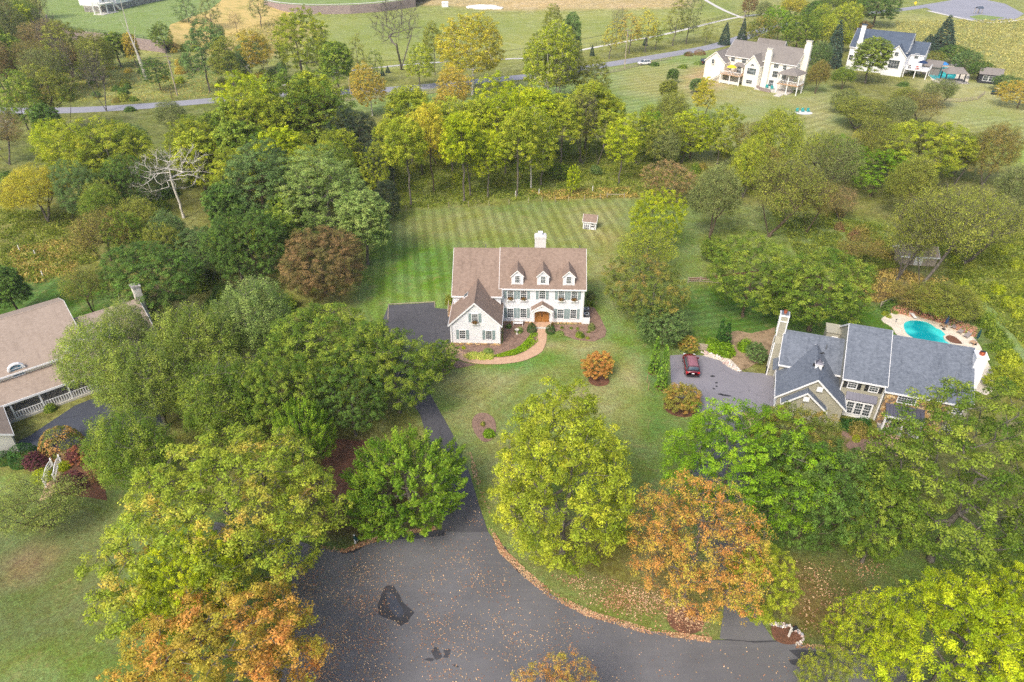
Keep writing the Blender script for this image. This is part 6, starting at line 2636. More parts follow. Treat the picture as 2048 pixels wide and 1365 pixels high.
# benches / chairs on the left porch
# flag at the right house porch
LB = Matrix.Translation((45.9, 67.23, 0)) @ Matrix.Rotation(R_(-19), 4, 'Z')
v = LB @ Vector((.75, -2.05, 1.6))
e = empty('flag', tuple(v), R_(-19), 'small striped flag with blue corner hanging from the porch column', 'flag')
MB().bar((0, 0, 0), (.35, -.7, .8), .03).build('flagpole', 'white_trim', e)
for k in range(9):
    m = MB()
    x0 = .12 + k * .055
    m.prism([(x0, -.25 - k * .06, .15 + k * .06), (x0 + .055, -.31 - k * .06, .2 + k * .06), (x0 + .055, -.31 - k * .06, -.55 + k * .04), (x0, -.25 - k * .06, -.6 + k * .04)], (0, .012, 0))
    m.build('stripe', 'red_cloth' if k % 2 == 0 else 'white_trim', e)
m = MB()
m.prism([(.36, -.53, .42), (.62, -.81, .68), (.62, -.81, .3), (.36, -.53, .05)], (0, -.02, 0))
m.build('canton', 'navy_cloth', e)
# furniture on far decks
def far_item(parent_mat, x, y, z, nm, mat, label, cat, sz=(1.2, 1.2, .8)):
    v = parent_mat @ Vector((x, y, z))
    e = empty(nm, tuple(v), 0, label, cat)
    if nm == 'umbrella':
        MB().tube((0, 0, 0), (0, 0, 2.6), .05, n=6).build('pole', 'white_trim', e)
        MB().lathe([(1.7, 2.0), (.9, 2.5), (.02, 2.8)], 8).build('canopy', mat, e)
    else:
        MB().box(-sz[0] / 2, sz[0] / 2, -sz[1] / 2, sz[1] / 2, sz[2] - .12, sz[2]).build('table_top' if 'table' in nm else 'seat', mat, e)
        for sx in (-1, 1):
            for sy in (-1, 1):
                MB().box(sx * sz[0] * .42 - .06, sx * sz[0] * .42 + .06, sy * sz[1] * .42 - .06, sy * sz[1] * .42 + .06, 0, sz[2] - .12).build('leg', mat, e)
        if 'chair' in nm:
            MB().box(-sz[0] / 2, sz[0] / 2, sz[1] / 2 - .1, sz[1] / 2, sz[2], sz[2] + .6).build('backrest', mat, e)


CM = Matrix.Translation((cA.x, cA.y, 0)) @ Matrix.Rotation(cang, 4, 'Z')
far_item(CM, 5.6, -3.0, 3.1, 'umbrella', 'yellow_paint', 'bright yellow umbrella on the cream house deck', 'umbrella')
far_item(CM, 8.2, -3.4, 3.1, 'deck_table', 'black_plastic', 'dark table on the cream house deck', 'table', (1.8, 1.2, .75))
far_item(CM, 18.5, -2.0, .25, 'patio_chair', 'teal_paint', 'teal chair on the patio under the cream house, left one', 'chair', (.9, .8, .45))
far_item(CM, 20.4, -2.2, .25, 'patio_chair', 'teal_paint', 'teal chair on the patio under the cream house, right one', 'chair', (.9, .8, .45))
far_item(CM, L_ := 27.0 - 3.2, -3.2, 3.0, 'porch_table', 'black_plastic', 'dark table inside the covered corner porch', 'table', (1.6, 1.2, .75))
WM = Matrix.Translation((wA.x, wA.y, 0)) @ Matrix.Rotation(wang, 4, 'Z')
far_item(WM, wL + 5.6, 2.0, 2.7, 'umbrella', 'navy_cloth', 'pale blue umbrella on the white house deck', 'umbrella')
far_item(WM, wL + 4.6, .3, 2.7, 'deck_chair', 'red_cloth', 'red chair on the white house deck', 'chair', (.8, .8, .45))
far_item(WM, wL + 2.2, .2, 2.7, 'deck_chair', 'black_plastic', 'black chair on the white house deck', 'chair', (.8, .8, .45))
o = U(1884, 141)
far_item(Matrix.Translation((o[0], o[1], .1)), 0, 0, 0, 'umbrella', 'blue_cloth', 'bright blue umbrella beside the far pool', 'umbrella')
# white-kerbed firepit seats on the lawn below the cream house
o = U(1607, 226)
tag(sheet('fire_pit_circle', [(o[0] + 2.6 * math.cos(a * .52), o[1] + 2.2 * math.sin(a * .52)) for a in range(12)], .05, 'white_line'), kind='structure')
for k in range(3):
    v = Matrix.Translation((o[0] - 1.6 + k * 1.6, o[1] + .8, .05))
    far_item(v, 0, 0, 0, 'garden_chair', 'teal_paint', ['blue garden chair on the pale circle of the lower lawn, left one', 'blue garden chair on the pale circle of the lower lawn, middle one', 'blue garden chair on the pale circle of the lower lawn, right one'][k], 'chair', (.8, .8, .45))
# landscape stones near the cream house
for k in range(14):
    p = U(1385 + k * 2.9 + rs.uniform(-1, 1), 128 + k * 1.0 + rs.uniform(-2, 2))


# ================================================================ TREES  (centre px, centre py, half width px, height m, form, foliage, label)
FG = [
    (450, 1010, 212, 15.5, 'maple_a', 'maple_turning', 'largest yellow green maple with orange tips, left of the road end', 'bark_grey'),
    (405, 1365, 215, 13, 'maple_a', 'orange_bottom', 'orange and gold maple at the bottom left of the road end', 'bark_grey'),
    (365, 1200, 82, 12.0, 'broad_b', 'lime', 'lime green tree wedged between the two big turning maples', 'bark_grey'),
    (815, 955, 124, 9.5, 'spray_a', 'linden', 'vivid green spiky tree covering the drive beside the road end', 'bark_grey'),
    (1130, 975, 142, 19, 'oval_a', 'yellow_green', 'tall oval yellow green tree right of the drive, bottom centre', 'bark_grey'),
    (1392, 1085, 138, 14.5, 'maple_b', 'maple_orange', 'orange maple with its grey trunk in a mulch ring at the kerb', 'bark_grey'),
    (1505, 1165, 62, 9, 'broad_b', 'yellow_green', 'small yellow green tree at the right flank of the orange maple', 'bark_brown'),
    (1455, 930, 132, 12.5, 'broad_b', 'bright_green', 'light green maple behind the orange maple', 'bark_grey'),
    (1625, 985, 118, 13, 'broad_a', 'dark_green', 'dark green rounded tree between the pale maple and the oak', 'bark_brown'),
    (1590, 893, 84, 10.5, 'broad_b', 'copper_green', 'green tree with rusty brown patches in front of the greige garage', 'bark_brown'),
    (1925, 995, 195, 16, 'broad_b', 'mid_green', 'huge green oak covering the right edge below the greige house', 'bark_grey'),
    (1760, 1040, 90, 11, 'broad_a', 'mid_green', 'medium green tree filling the gap left of the huge oak', 'bark_grey'),
    (1905, 1285, 172, 12.5, 'maple_a', 'lime', 'bright lime maple at the bottom right corner', 'bark_grey'),
    (1725, 1270, 66, 10, 'maple_b', 'lime', 'lime tree with bare stems left of the corner maple', 'bark_grey'),
    (1640, 1365, 52, 8, 'maple_b', 'yellow_green', 'small yellow green tree overhanging the road at the bottom edge', 'bark_grey'),
    (2040, 1240, 80, 12, 'maple_a', 'lime', 'lime green tree cut by the right edge under the oak', 'bark_grey'),
    (1092, 1440, 96, 9.5, 'maple_b', 'maple_orange', 'half bare orange tree poking up at the bottom edge centre', 'bark_grey'),
    (650, 705, 128, 12.5, 'broad_a', 'mid_green', 'broad green maple above the drive, left of the white house', 'bark_grey'),
    (790, 745, 88, 11.5, 'broad_b', 'mid_green', 'green maple overlapping the parking pad of the white house', 'bark_grey'),
    (560, 800, 80, 12, 'broad_a', 'mid_green', 'green maple below the broad one, over the shaded mulch', 'bark_grey'),
    (700, 800, 75, 10, 'broad_b', 'dark_green', 'dark low maple hanging over the shaded drive', 'bark_grey'),
    (598, 868, 62, 9, 'spray_a', 'linden', 'spiky bright green tree behind the largest turning maple', 'bark_grey'),
    (505, 640, 84, 13, 'airy_c', 'pale_locust', 'feathery pale green tree top left of the broad maple', 'bark_grey'),
    (400, 690, 88, 13, 'airy_c', 'birch', 'feathery birch between the left house and the broad maple', 'bark_grey'),
    (440, 800, 95, 12, 'airy_c', 'mid_green', 'drooping green tree above the largest turning maple', 'bark_grey'),
    (300, 765, 95, 12, 'airy_c', 'birch', 'weeping pale tree in front of the left house chimney', 'bark_grey'),
    (190, 705, 88, 13, 'airy_a', 'birch', 'thin see through birch over the tan roof', 'bark_white'),
    (270, 900, 85, 11, 'airy_c', 'mid_green', 'weeping green tree beside the purple shrubs of the left garden', 'bark_grey'),
    (250, 655, 60, 12, 'airy_a', 'willow', 'slim pale birch leaning over the left house wing', 'bark_white'),
    (70, 1000, 105, 6.5, 'airy_b', 'willow', 'half bare spreading tree on the bottom left lawn', 'bark_brown'),
    (868, 722, 46, 5, 'broad_a', 'mid_green', 'weeping dark mound tree at the corner of the brick walk', 'bark_brown'),
    (312, 555, 98, 11, 'broad_a', 'dark_green', 'round dark green tree above the left house chimney', 'bark_brown'),
    (640, 520, 94, 11, 'broad_a', 'red_brown', 'round russet maple left of the striped lawn', 'bark_brown'),
    (650, 395, 92, 17, 'oval_a', 'pale_locust', 'tall pale green locust above the russet maple', 'bark_grey'),
    (725, 445, 62, 14, 'oval_b', 'pale_locust', 'pale locust at the corner of the striped lawn', 'bark_grey'),
    (500, 490, 72, 14, 'broad_a', 'dark_green', 'deep green tree left of the russet maple', 'bark_brown'),
    (520, 380, 78, 17, 'oval_a', 'blue_green', 'tall blue green tree left of the pale locust', 'bark_brown'),
    (455, 420, 50, 13, 'oval_b', 'dark_green', 'dark tree just right of the dead white tree', 'bark_brown'),
    (395, 500, 62, 8, 'broad_a', 'blue_green', 'low dark blue green tree at the foot of the dead white tree', 'bark_brown'),
    (220, 320, 92, 15, 'broad_b', 'yellow_green', 'large yellow green tree below the curved roadside trunk', 'bark_grey'),
    (70, 375, 78, 12, 'airy_a', 'yellow', 'golden open tree at the left edge', 'bark_grey'),
    (395, 320, 60, 15.5, 'oval_b', 'yellow_green', 'yellow green tree between the dead tree and the road', 'bark_grey'),
    (475, 305, 66, 16.5, 'oval_b', 'mid_green', 'tall green tree near the road bend on the left', 'bark_grey'),
    (560, 260, 66, 17, 'oval_b', 'yellow_green', 'yellow green tree beside the rail fence on the left', 'bark_grey'),
    (620, 215, 42, 14, 'oval_b', 'yellow_green', 'small yellowing tree right beside the road edge line', 'bark_grey'),
    (200, 470, 70, 12, 'airy_b', 'olive_brown', 'scraggly olive brown tree above the round dark green tree', 'bark_brown'),
    (280, 440, 60, 12, 'airy_a', 'olive', 'thin olive tree left of the dead tree base', 'bark_brown'),
    (165, 570, 50, 9, 'airy_b', 'olive', 'sparse olive tree beside the left striped lawn', 'bark_brown'),
    (15, 575, 45, 9, 'oval_b', 'dark_green', 'dark tree cut by the left edge above the tan roof', 'bark_brown'),
    (715, 280, 52, 15, 'oval_a', 'magnolia', 'dark glossy magnolia standing before the rail fence', 'bark_grey'),
    (757, 330, 34, 11, 'oval_a', 'magnolia', 'smaller dark magnolia lower right of the big magnolia', 'bark_grey'),
    (775, 395, 28, 8, 'oval_a', 'magnolia', 'dark magnolia at the corner of the meadow', 'bark_grey'),
    # right middle
    (1302, 440, 44, 11, 'broad_b', 'lime', 'bright lime tree right of the small shed', 'bark_grey'),
    (1295, 500, 72, 10, 'airy_b', 'yellow_green', 'airy yellow green tree below the bright lime tree', 'bark_grey'),
    (1308, 590, 70, 10, 'broad_b', 'copper_green', 'olive and rust tree between the two lawns', 'bark_grey'),
    (1330, 650, 50, 6, 'broad_a', 'blue_green', 'dark green undergrowth tree above the arborvitae', 'bark_brown'),
    (1500, 565, 86, 11, 'broad_b', 'mid_green', 'round green tree with yellow top above the green hedge', 'bark_brown'),
    (1640, 585, 104, 12, 'broad_a', 'mid_green', 'large round dark green tree behind the greige house', 'bark_brown'),
    (1435, 385, 62, 16, 'airy_a', 'grey_green', 'grey green open tree with a dark trunk on the right lawn', 'bark_brown'),
    (1350, 365, 46, 8, 'broad_b', 'pinkish', 'pinkish brown tree at the top edge of the right lawn', 'bark_grey'),
    (1560, 375, 92, 16, 'airy_b', 'olive', 'wide olive brown tree on several leaning trunks', 'bark_brown'),
    (1630, 400, 46, 11, 'airy_b', 'olive_brown', 'rusty thin tree at the right side of the wide olive tree', 'bark_brown'),
    (1555, 270, 64, 17, 'airy_a', 'yellow_green', 'tall feathery yellow green tree below the cream house', 'bark_grey'),
    (1500, 320, 45, 14, 'airy_a', 'yellow_green', 'light feathery tree left of the tall feathery one', 'bark_grey'),
    (1445, 265, 32, 13, 'tall_d', 'yellow_green', 'slim green tree in the middle of the right grove', 'bark_grey'),
    (1345, 225, 42, 15, 'airy_a', 'olive', 'greyish olive tree at the left of the right grove', 'bark_grey'),
    (1300, 235, 28, 10, 'airy_a', 'yellow_green', 'faint yellow tree at the left end of the right grove', 'bark_grey'),
    (1388, 265, 42, 11, 'tall_d', 'lime', 'bright yellow green tree in front of the right grove', 'bark_brown'),
    (1410, 195, 24, 12, 'tall_c', 'yellow', 'small yellow tree under the lawn slope of the cream house', 'bark_grey'),
    (1340, 178, 22, 7, 'oval_b', 'olive', 'small olive tree beside the bare slope', 'bark_brown'),
    (1345, 150, 15, 5, 'oval_b', 'dark_green', 'small dark tree above the bare soil patch', 'bark_brown'),
    (1395, 170, 20, 5, 'oval_b', 'blue_green', 'dark blue green bush tree on the bare slope', 'bark_brown'),
    (1722, 218, 66, 9, 'airy_a', 'olive', 'fuzzy round olive tree in front of the far white house', 'bark_grey'),
    (1800, 220, 40, 10, 'airy_a', 'grey_green', 'grey green tree between the two fuzzy olive trees', 'bark_grey'),
    (1855, 210, 46, 10, 'airy_b', 'olive_brown', 'fuzzy brownish tree left of the rail fence by the cart', 'bark_grey'),
    (1680, 310, 36, 9, 'tall_d', 'bright_green', 'bright green tree left of the gold tree', 'bark_brown'),
    (1725, 290, 34, 11, 'airy_b', 'yellow', 'yellow thin tree between the bright green and the wide gold tree', 'bark_grey'),
    (1755, 345, 42, 9, 'tall_d', 'bright_green', 'green tree below the yellow thin tree', 'bark_brown'),
    (1850, 300, 84, 13, 'broad_b', 'yellow_green', 'wide golden green tree, largest of the right middle distance', 'bark_grey'),
    (1920, 310, 35, 9, 'airy_a', 'yellow_green', 'pale tree at the right shoulder of the wide golden tree', 'bark_grey'),
    (1965, 440, 95, 14, 'airy_b', 'olive', 'big wispy tree with fanned trunks at the right', 'bark_grey'),
    (2035, 380, 60, 13, 'airy_a', 'grey_green', 'grey green wispy tree cut by the right edge', 'bark_grey'),
    (1720, 500, 52, 5, 'airy_b', 'olive_brown', 'low brown tree above the rusty undergrowth', 'bark_brown'),
    (1690, 400, 40, 7, 'airy_b', 'pinkish', 'low russet tree in the gap left of the wispy trees', 'bark_brown'),
    (1905, 600, 66, 5.5, 'airy_c', 'olive', 'drooping dark olive yew behind the pool fence', 'bark_brown'),
    (1830, 590, 50, 5, 'airy_b', 'olive_brown', 'low brown shrubby tree at the left of the drooping yew', 'bark_brown'),
    # far right houses
    (1600, 62, 42, 15, 'broad_a', 'mid_green', 'big green tree right behind the cream house', 'bark_brown'),
    (1640, 110, 30, 13, 'airy_a', 'blue_green', 'dark tree between the cream and the white house', 'bark_brown'),
    (1560, 50, 26, 13, 'broad_b', 'bright_green', 'light green tree above the cream house roof', 'bark_brown'),
    (1519, 62, 27, 11, 'broad_b', 'copper_green', 'green tree with orange top left behind the cream house', 'bark_brown'),
    (1655, 55, 30, 14, 'airy_a', 'yellow_green', 'yellowish tree between the roofs of the far houses', 'bark_brown'),
    (1700, 25, 36, 12, 'airy_a', 'olive', 'olive tree above the white chimney', 'bark_brown'),
    (1755, 18, 44, 14, 'broad_a', 'dark_green', 'large dark green tree at the top edge above the white house', 'bark_brown'),
    (1690, 78, 18, 8, 'oval_b', 'yellow_green', 'small round tree by the white chimney', 'bark_brown'),
    (1725, 60, 17, 9, 'oval_b', 'red_brown', 'small red brown tree behind the slate roof', 'bark_brown'),
    (1745, 112, 44, 15, 'oval_b', 'birch', 'tall pale feathery tree in front of the slate roof', 'bark_grey'),
    (1690, 150, 28, 8, 'airy_a', 'mid_green', 'green tree before the white house gable', 'bark_brown'),
    (1640, 145, 26, 11, 'airy_a', 'olive_brown', 'brownish tree at the lawn edge between the far houses', 'bark_brown'),
    (1870, 117, 21, 6, 'broad_a', 'copper_green', 'small bronze tree beside the far pool', 'bark_brown'),
    (1905, 108, 28, 7, 'broad_a', 'dark_green', 'dark green round tree left of the dark hedge trees', 'bark_brown'),
    (1935, 120, 30, 7, 'broad_a', 'blue_green', 'dark green round tree behind the black shed', 'bark_brown'),
    (1960, 140, 24, 6, 'broad_a', 'dark_green', 'lowest of the dark round trees beside the black shed', 'bark_brown'),
    (2010, 165, 26, 5, 'broad_a', 'blue_green', 'dark bushy tree right of the black shed', 'bark_brown'),
    (2045, 190, 34, 7, 'broad_b', 'gold', 'golden tree cut by the right edge below the black shed', 'bark_brown'),
    (1500, 12, 16, 9, 'broad_b', 'rust', 'dark red tree at the top edge beside the path junction', 'bark_brown'),
    (1530, 20, 26, 11, 'airy_a', 'grey_green', 'grey green tree at the top edge by the leaning pole', 'bark_brown'),
    (1590, 10, 34, 11, 'airy_a', 'yellow', 'pale yellow tree at the top edge', 'bark_brown'),
    (1660, 5, 30, 10, 'airy_a', 'mid_green', 'green tree at the top edge left of the dark one', 'bark_brown'),
]
for (cx, cy, r, H, ar, pal, lab, bk) in FG:
    tree(cx, cy, r, H, ar, pal, lab, bark=bk)

# the grove of tall slim trees between lawn and road: base px, top px, half width px
GR = [
    (822, 410, 815, 225, 40, 'tall_a', 'yellow_green', 'slim grove tree at the left corner of the meadow, leaning left'),
    (868, 383, 860, 200, 36, 'tall_b', 'yellow', 'yellow grove tree with dark forked trunk, second from the left'),
    (928, 404, 915, 215, 44, 'tall_a', 'lime', 'lush grove tree with grey trunk at the fence line'),
    (941, 392, 950, 240, 36, 'tall_c', 'yellow_green', 'grove tree with two stems behind the fence line'),
    (976, 395, 985, 260, 40, 'tall_b', 'lime', 'lower lime grove tree leaning right over the fence'),
    (1034, 395, 1040, 210, 40, 'tall_a', 'yellow_green', 'central tall grove tree behind the small sapling'),
    (1062, 376, 1070, 225, 36, 'tall_d', 'yellow_green', 'grove tree with the straight white trunk'),
    (1082, 372, 1092, 245, 34, 'tall_b', 'yellow_green', 'grove tree wrapped in orange creeper'),
    (1010, 350, 1010, 190, 42, 'tall_d', 'lime', 'bushy grove tree in the second row, centre'),
    (960, 340, 962, 195, 40, 'tall_a', 'yellow_green', 'second row grove tree under the sycamore'),
    (905, 345, 905, 190, 38, 'tall_b', 'yellow_green', 'second row grove tree left of the sycamore trunk'),
    (845, 350, 842, 215, 36, 'tall_c', 'yellow', 'second row yellow grove tree near the magnolias'),
    (790, 372, 788, 235, 34, 'tall_a', 'yellow_green', 'leftmost grove tree touching the magnolias'),
    (1120, 345, 1122, 200, 38, 'tall_a', 'yellow_green', 'grove tree above the round meadow bush'),
    (1160, 325, 1165, 180, 34, 'tall_b', 'olive', 'greyish thin grove tree right of the round meadow bush'),
    (1212, 310, 1208, 180, 36, 'tall_a', 'yellow_green', 'tall grove tree at the right end of the grove'),
    (1237, 368, 1240, 235, 36, 'tall_b', 'lime', 'bright yellow grove tree standing alone at the right'),
    (1195, 330, 1190, 220, 30, 'tall_c', 'yellow_green', 'thin grove tree behind the lone bright one'),
    (1275, 330, 1278, 225, 34, 'tall_c', 'yellow_green', 'faint grove tree right of the lone bright one'),
    (1310, 320, 1312, 235, 30, 'tall_d', 'bright_green', 'dense green tree linking the grove to the right trees'),
    (890, 300, 885, 190, 30, 'tall_c', 'gold', 'orange tinged tree at the foot of the yellow sycamore'),
    (1060, 310, 1058, 185, 34, 'tall_d', 'yellow_green', 'back row grove tree right of the sycamore'),
    (1105, 300, 1108, 190, 28, 'tall_c', 'yellow_green', 'back row grove tree below the two white stems'),
    (760, 410, 768, 300, 24, 'tall_d', 'yellow_green', 'small green grove tree in front of the magnolias'),
    (1145, 390, 1140, 330, 14, 'small_a', 'lime', 'tiny sapling beside the white plant guard'),
    (1792, 564, 1775, 380, 60, 'airy_b', 'olive', 'wispy olive tree with its pale trunk left of the tan shed'),
    (1842, 576, 1850, 345, 84, 'airy_b', 'olive', 'big wispy tree whose trunk stands before the tan shed'),
    (1800, 548, 1790, 400, 44, 'airy_b', 'olive', 'thin wispy tree directly in front of the tan shed'),
    # road-side giants
    (945, 190, 940, 12, 78, 'sycamore', 'yellow', 'giant yellow sycamore with white limbs beside the main road'),
    (745, 232, 742, 115, 36, 'sycamore', 'gold', 'orange gold sycamore with white trunk left of the giant one'),
    (905, 228, 905, 120, 36, 'sycamore', 'gold', 'small gold sycamore with a crooked white trunk'),
    (1094, 225, 1085, 22, 54, 'sycamore', 'yellow_green', 'tall sycamore with straight white trunk, right of the giant one'),
    (1074, 215, 1060, 62, 30, 'tall_c', 'yellow_green', 'thin tall tree left of the straight white trunk'),
    (1118, 208, 1150, 60, 50, 'sycamore', 'olive', 'leaning sycamore with white forks at the road'),
    (1185, 215, 1200, 128, 32, 'tall_d', 'olive', 'dark forked tree right of the leaning sycamore'),
    (560, 95, 0, 0, 0, '', '', ''),
    (840, 175, 832, 95, 26, 'tall_d', 'yellow_green', 'green tree at the road left of the giant sycamore'),
    (870, 150, 868, 40, 20, 'tall_b', 'olive', 'ivy covered thin tree left of the giant sycamore'),
    (607, 160, 600, 20, 52, 'oval_a', 'yellow_green', 'big rounded yellow green tree below the upper wall'),
    (680, 188, 672, 78, 42, 'oval_b', 'mid_green', 'green tree hanging over the road beside the short pole'),
    (722, 172, 720, 66, 15, 'thin', 'olive', 'slim ivy clad tree behind the road'),
    (758, 167, 752, 98, 14, 'thin', 'mid_green', 'small slim tree behind the road'),
    (523, 172, 520, 62, 34, 'tall_c', 'gold', 'sparse golden tree with white trunk beyond the road'),
    (420, 185, 415, 55, 40, 'tall_d', 'blue_green', 'blue green tree beyond the road, left centre'),
    (465, 195, 462, 80, 30, 'tall_c', 'olive', 'hazy olive tree beyond the road next to the blue green one'),
    (385, 62, 382, -10, 20, 'thin', 'blue_green', 'ivy covered trunk above the golden brush, left one'),
    (425, 66, 420, -15, 18, 'thin', 'grey_green', 'ivy covered trunk above the golden brush, right one'),
    (523, 55, 517, -25, 18, 'thin', 'grey_green', 'tall ivy covered stub at the left end of the upper wall'),
    (322, 180, 318, 120, 22, 'tall_d', 'dark_green', 'dark bushy tree left of the utility pole'),
    (243, 135, 240, 60, 34, 'oval_b', 'mid_green', 'dense green tree below the block wall'),
    (240, 75, 0, 0, 0, '', '', ''),
    # left far wood
    (35, 130, 30, -20, 40, 'airy_a', 'grey_green', 'hazy grey green tree at the top left corner'),
    (75, 60, 70, -40, 36, 'airy_b', 'olive', 'thin tall tree left of the far block wall'),
    (20, 200, 18, 60, 38, 'airy_a', 'pinkish', 'hazy pinkish tree at the left edge beyond the road'),
    (80, 190, 85, 70, 36, 'airy_b', 'olive_brown', 'hazy olive tree beyond the road near the left edge'),
    (120, 185, 118, 85, 38, 'airy_a', 'yellow_green', 'pale yellow tree below the block wall corner'),
    (65, 280, 62, 150, 36, 'tall_d', 'mid_green', 'green tree at the near side of the road, left edge'),
    (140, 262, 130, 130, 36, 'tall_c', 'olive', 'olive tree with dark trunk on the near road verge'),
    (110, 300, 108, 200, 34, 'oval_b', 'dark_green', 'dark green tree below the road on the far left'),
    (20, 330, 15, 215, 44, 'airy_b', 'red_brown', 'brown fuzzy tree at the left edge above the golden one'),
    (165, 160, 165, 90, 26, 'airy_a', 'yellow_green', 'pale small tree in the clearing beyond the road'),
    (5, 150, 2, 20, 34, 'airy_a', 'mid_green', 'green tree cut by the left edge beyond the road'),
    (285, 330, 280, 240, 34, 'airy_a', 'blue_green', 'soft green tree between the yellow trees and the road'),
    (350, 270, 345, 195, 32, 'airy_a', 'grey_green', 'pale grey green tree at the near verge below the pole'),
    # small trees along the path
    (1218, 118, 1218, 42, 16, 'thin', 'yellow', 'thin yellow tree beside the footpath, nearest the tall pole'),
    (1258, 108, 1262, 25, 20, 'thin', 'gold', 'golden thin tree beside the footpath'),
    (1290, 105, 1292, 20, 20, 'thin', 'yellow', 'pale yellow thin tree beside the footpath'),
    (1310, 100, 1315, 40, 14, 'thin', 'yellow_green', 'small thin tree beside the footpath, farthest right'),
    (1345, 92, 1352, -5, 20, 'thin', 'olive', 'tall thin half bare tree above the footpath'),
    (1372, 88, 1378, -10, 18, 'thin', 'grey_green', 'tall thin grey tree above the footpath'),
    (1410, 90, 1412, 45, 10, 'thin', 'olive', 'low thin tree between the path and the road'),
    (1140, 160, 1136, 20, 24, 'oval_b', 'blue_green', 'dark blue green tree behind the tall sycamore'),
    (1110, 95, 1105, 18, 20, 'tall_d', 'olive', 'olive tree behind the tall sycamore'),
]
for (bx, by, tx, ty, r, ar, pal, lab) in GR:
    if not r:
        continue
    x, y = U(bx, by)
    D = U(tx, ty)
    H = max(2.0, CAM_H * (1 - math.hypot(x, y) / math.hypot(*D)))
    H = min(H, 30)
    zc = ARCH[ar][4]
    R = r / pxm(x, y, zc * H)
    bk = 'bark_white' if ar == 'sycamore' or 'white trunk' in lab else ('bark_brown' if 'dark' in lab else 'bark_grey')
    tree_at(x, y, R, H, ar, pal, lab, bark=bk, tilt=0)

# bare and dead trees
def bare(bx, by, tx, ty, r, ar, lab, bark='bark_grey', rz=None, pal=None):
    x, y = U(bx, by)
    D = U(tx, ty)
    H = min(28, CAM_H * (1 - math.hypot(x, y) / math.hypot(*D)))
    tree_at(x, y, r / pxm(x, y, .6 * H), H, ar, pal, lab, bark=bark, rz=rz)


bare(368, 436, 335, 290, 78, 'bare_a', 'bleached dead tree with many white branches', 'bark_dead')
bare(300, 425, 292, 375, 34, 'bare_a', 'fallen looking dead branches left of the bleached tree', 'bark_dead')
bare(803, 140, 800, -5, 52, 'bare_b', 'tall bare tree standing on the field beyond the road', 'bark_grey')
bare(1118, 230, 1115, 110, 22, 'bare_b', 'bare slim tree below the leaning sycamore', 'bark_grey')
bare(213, 223, 168, 88, 26, 'bare_b', 'curving leafless tree at the near verge of the left road', 'bark_grey')
bare(1165, 330, 1170, 180, 26, 'bare_b', 'leafless grey tree at the right part of the grove', 'bark_grey')
bare(0, 300, 2, 225, 46, 'bare_a', 'pale leafless tree cut by the left edge', 'bark_dead')
bare(1232, 100, 1225, 10, 16, 'bare_b', 'bare thin tree beside the yellow path trees', 'bark_grey')
bare(120, 150, 112, 10, 26, 'bare_b', 'grey bare tree left of the block wall', 'bark_grey')
bare(345, 200, 335, 175, 18, 'bare_a', 'small leafless brown tree by the road under the pole', 'bark_brown')
bare(478, 80, 472, 20, 14, 'bare_a', 'small leafless tree in the golden brush', 'bark_brown')
bare(150, 190, 148, 60, 20, 'bare_b', 'leafless tree in the far left wood', 'bark_grey')
# broken snag
x, y = U(293, 160)
mb = MB()
mb.tube((0, 0, 0), (-.5, 0, 7.5), .55, .5, 8)
mb.tube((-.5, 0, 7.4), (-1.4, 0, 15), .34, .2, 6)
mb.tube((-1.4, 0, 15), (-1.2, 0, 25), .2, .06, 5)
mb.tube((-.8, 0, 11), (1.0, .5, 17), .12, .03, 4)
mb.tube((-1.2, 0, 14), (-3.0, -.4, 19), .1, .03, 4)
tag(mb.build('dead_tree', 'bark_dead', None, loc=(x, y, 0)), 'tall broken trunk without branches beyond the left road', 'tree')

# conifers
for bx, by, tx, ty, r, lab in [(1880, 102, 1882, 30, 24, 'tall blue green spruce behind the bronze tree'), (1852, 103, 1850, 68, 17, 'smaller spruce left of the tall one'),
                               (1448, 90, 1450, 45, 11, 'dark spruce at the roadside left of the cream house'), (1482, 88, 1484, 38, 11, 'dark spruce beside the leaning utility pole'),
                               (1660, 135, 1662, 40, 20, 'dark spruce between the two far houses'), (1184, 112, 1184, 90, 5, 'tiny spruce on the verge, left of the pole'),
                               (765, 152, 765, 138, 5, 'tiny spruce on the far field, left one'), (776, 146, 776, 132, 5, 'tiny spruce on the far field, right one'),
                               (1290, 92, 1290, 74, 5, 'tiny spruce on the verge under the yellow trees')]:
    x, y = U(bx, by)
    D = U(tx, ty)
    H = min(20, CAM_H * (1 - math.hypot(x, y) / math.hypot(*D)))
    tree_at(x, y, r / pxm(x, y, .3 * H), H, 'spruce_a', 'spruce', lab, bark='bark_brown')
for bx, by, tx, ty, r, lab in [(1322, 776, 1326, 692, 17, 'front arborvitae of the pair by the grey drive'), (1307, 744, 1314, 675, 15, 'rear arborvitae of the pair by the grey drive')]:
    x, y = U(bx, by)
    H = CAM_H * (1 - math.hypot(x, y) / math.hypot(*U(tx, ty)))
    tree_at(x, y, r / pxm(x, y, 1) * .64, H, 'column_a', 'arborvitae', lab, bark='bark_brown')
for bx, by, tx, ty, r, lab in [(1437, 690, 1444, 636, 8, 'narrow dark cypress behind the green hedge, left one'), (1450, 690, 1452, 645, 11, 'narrow dark cypress behind the green hedge, right one')]:
    x, y = U(bx, by)
    H = CAM_H * (1 - math.hypot(x, y) / math.hypot(*U(tx, ty)))
    tree_at(x, y, r / pxm(x, y, 1) * .9, H, 'column_a', 'boxwood', lab, bark='bark_brown')

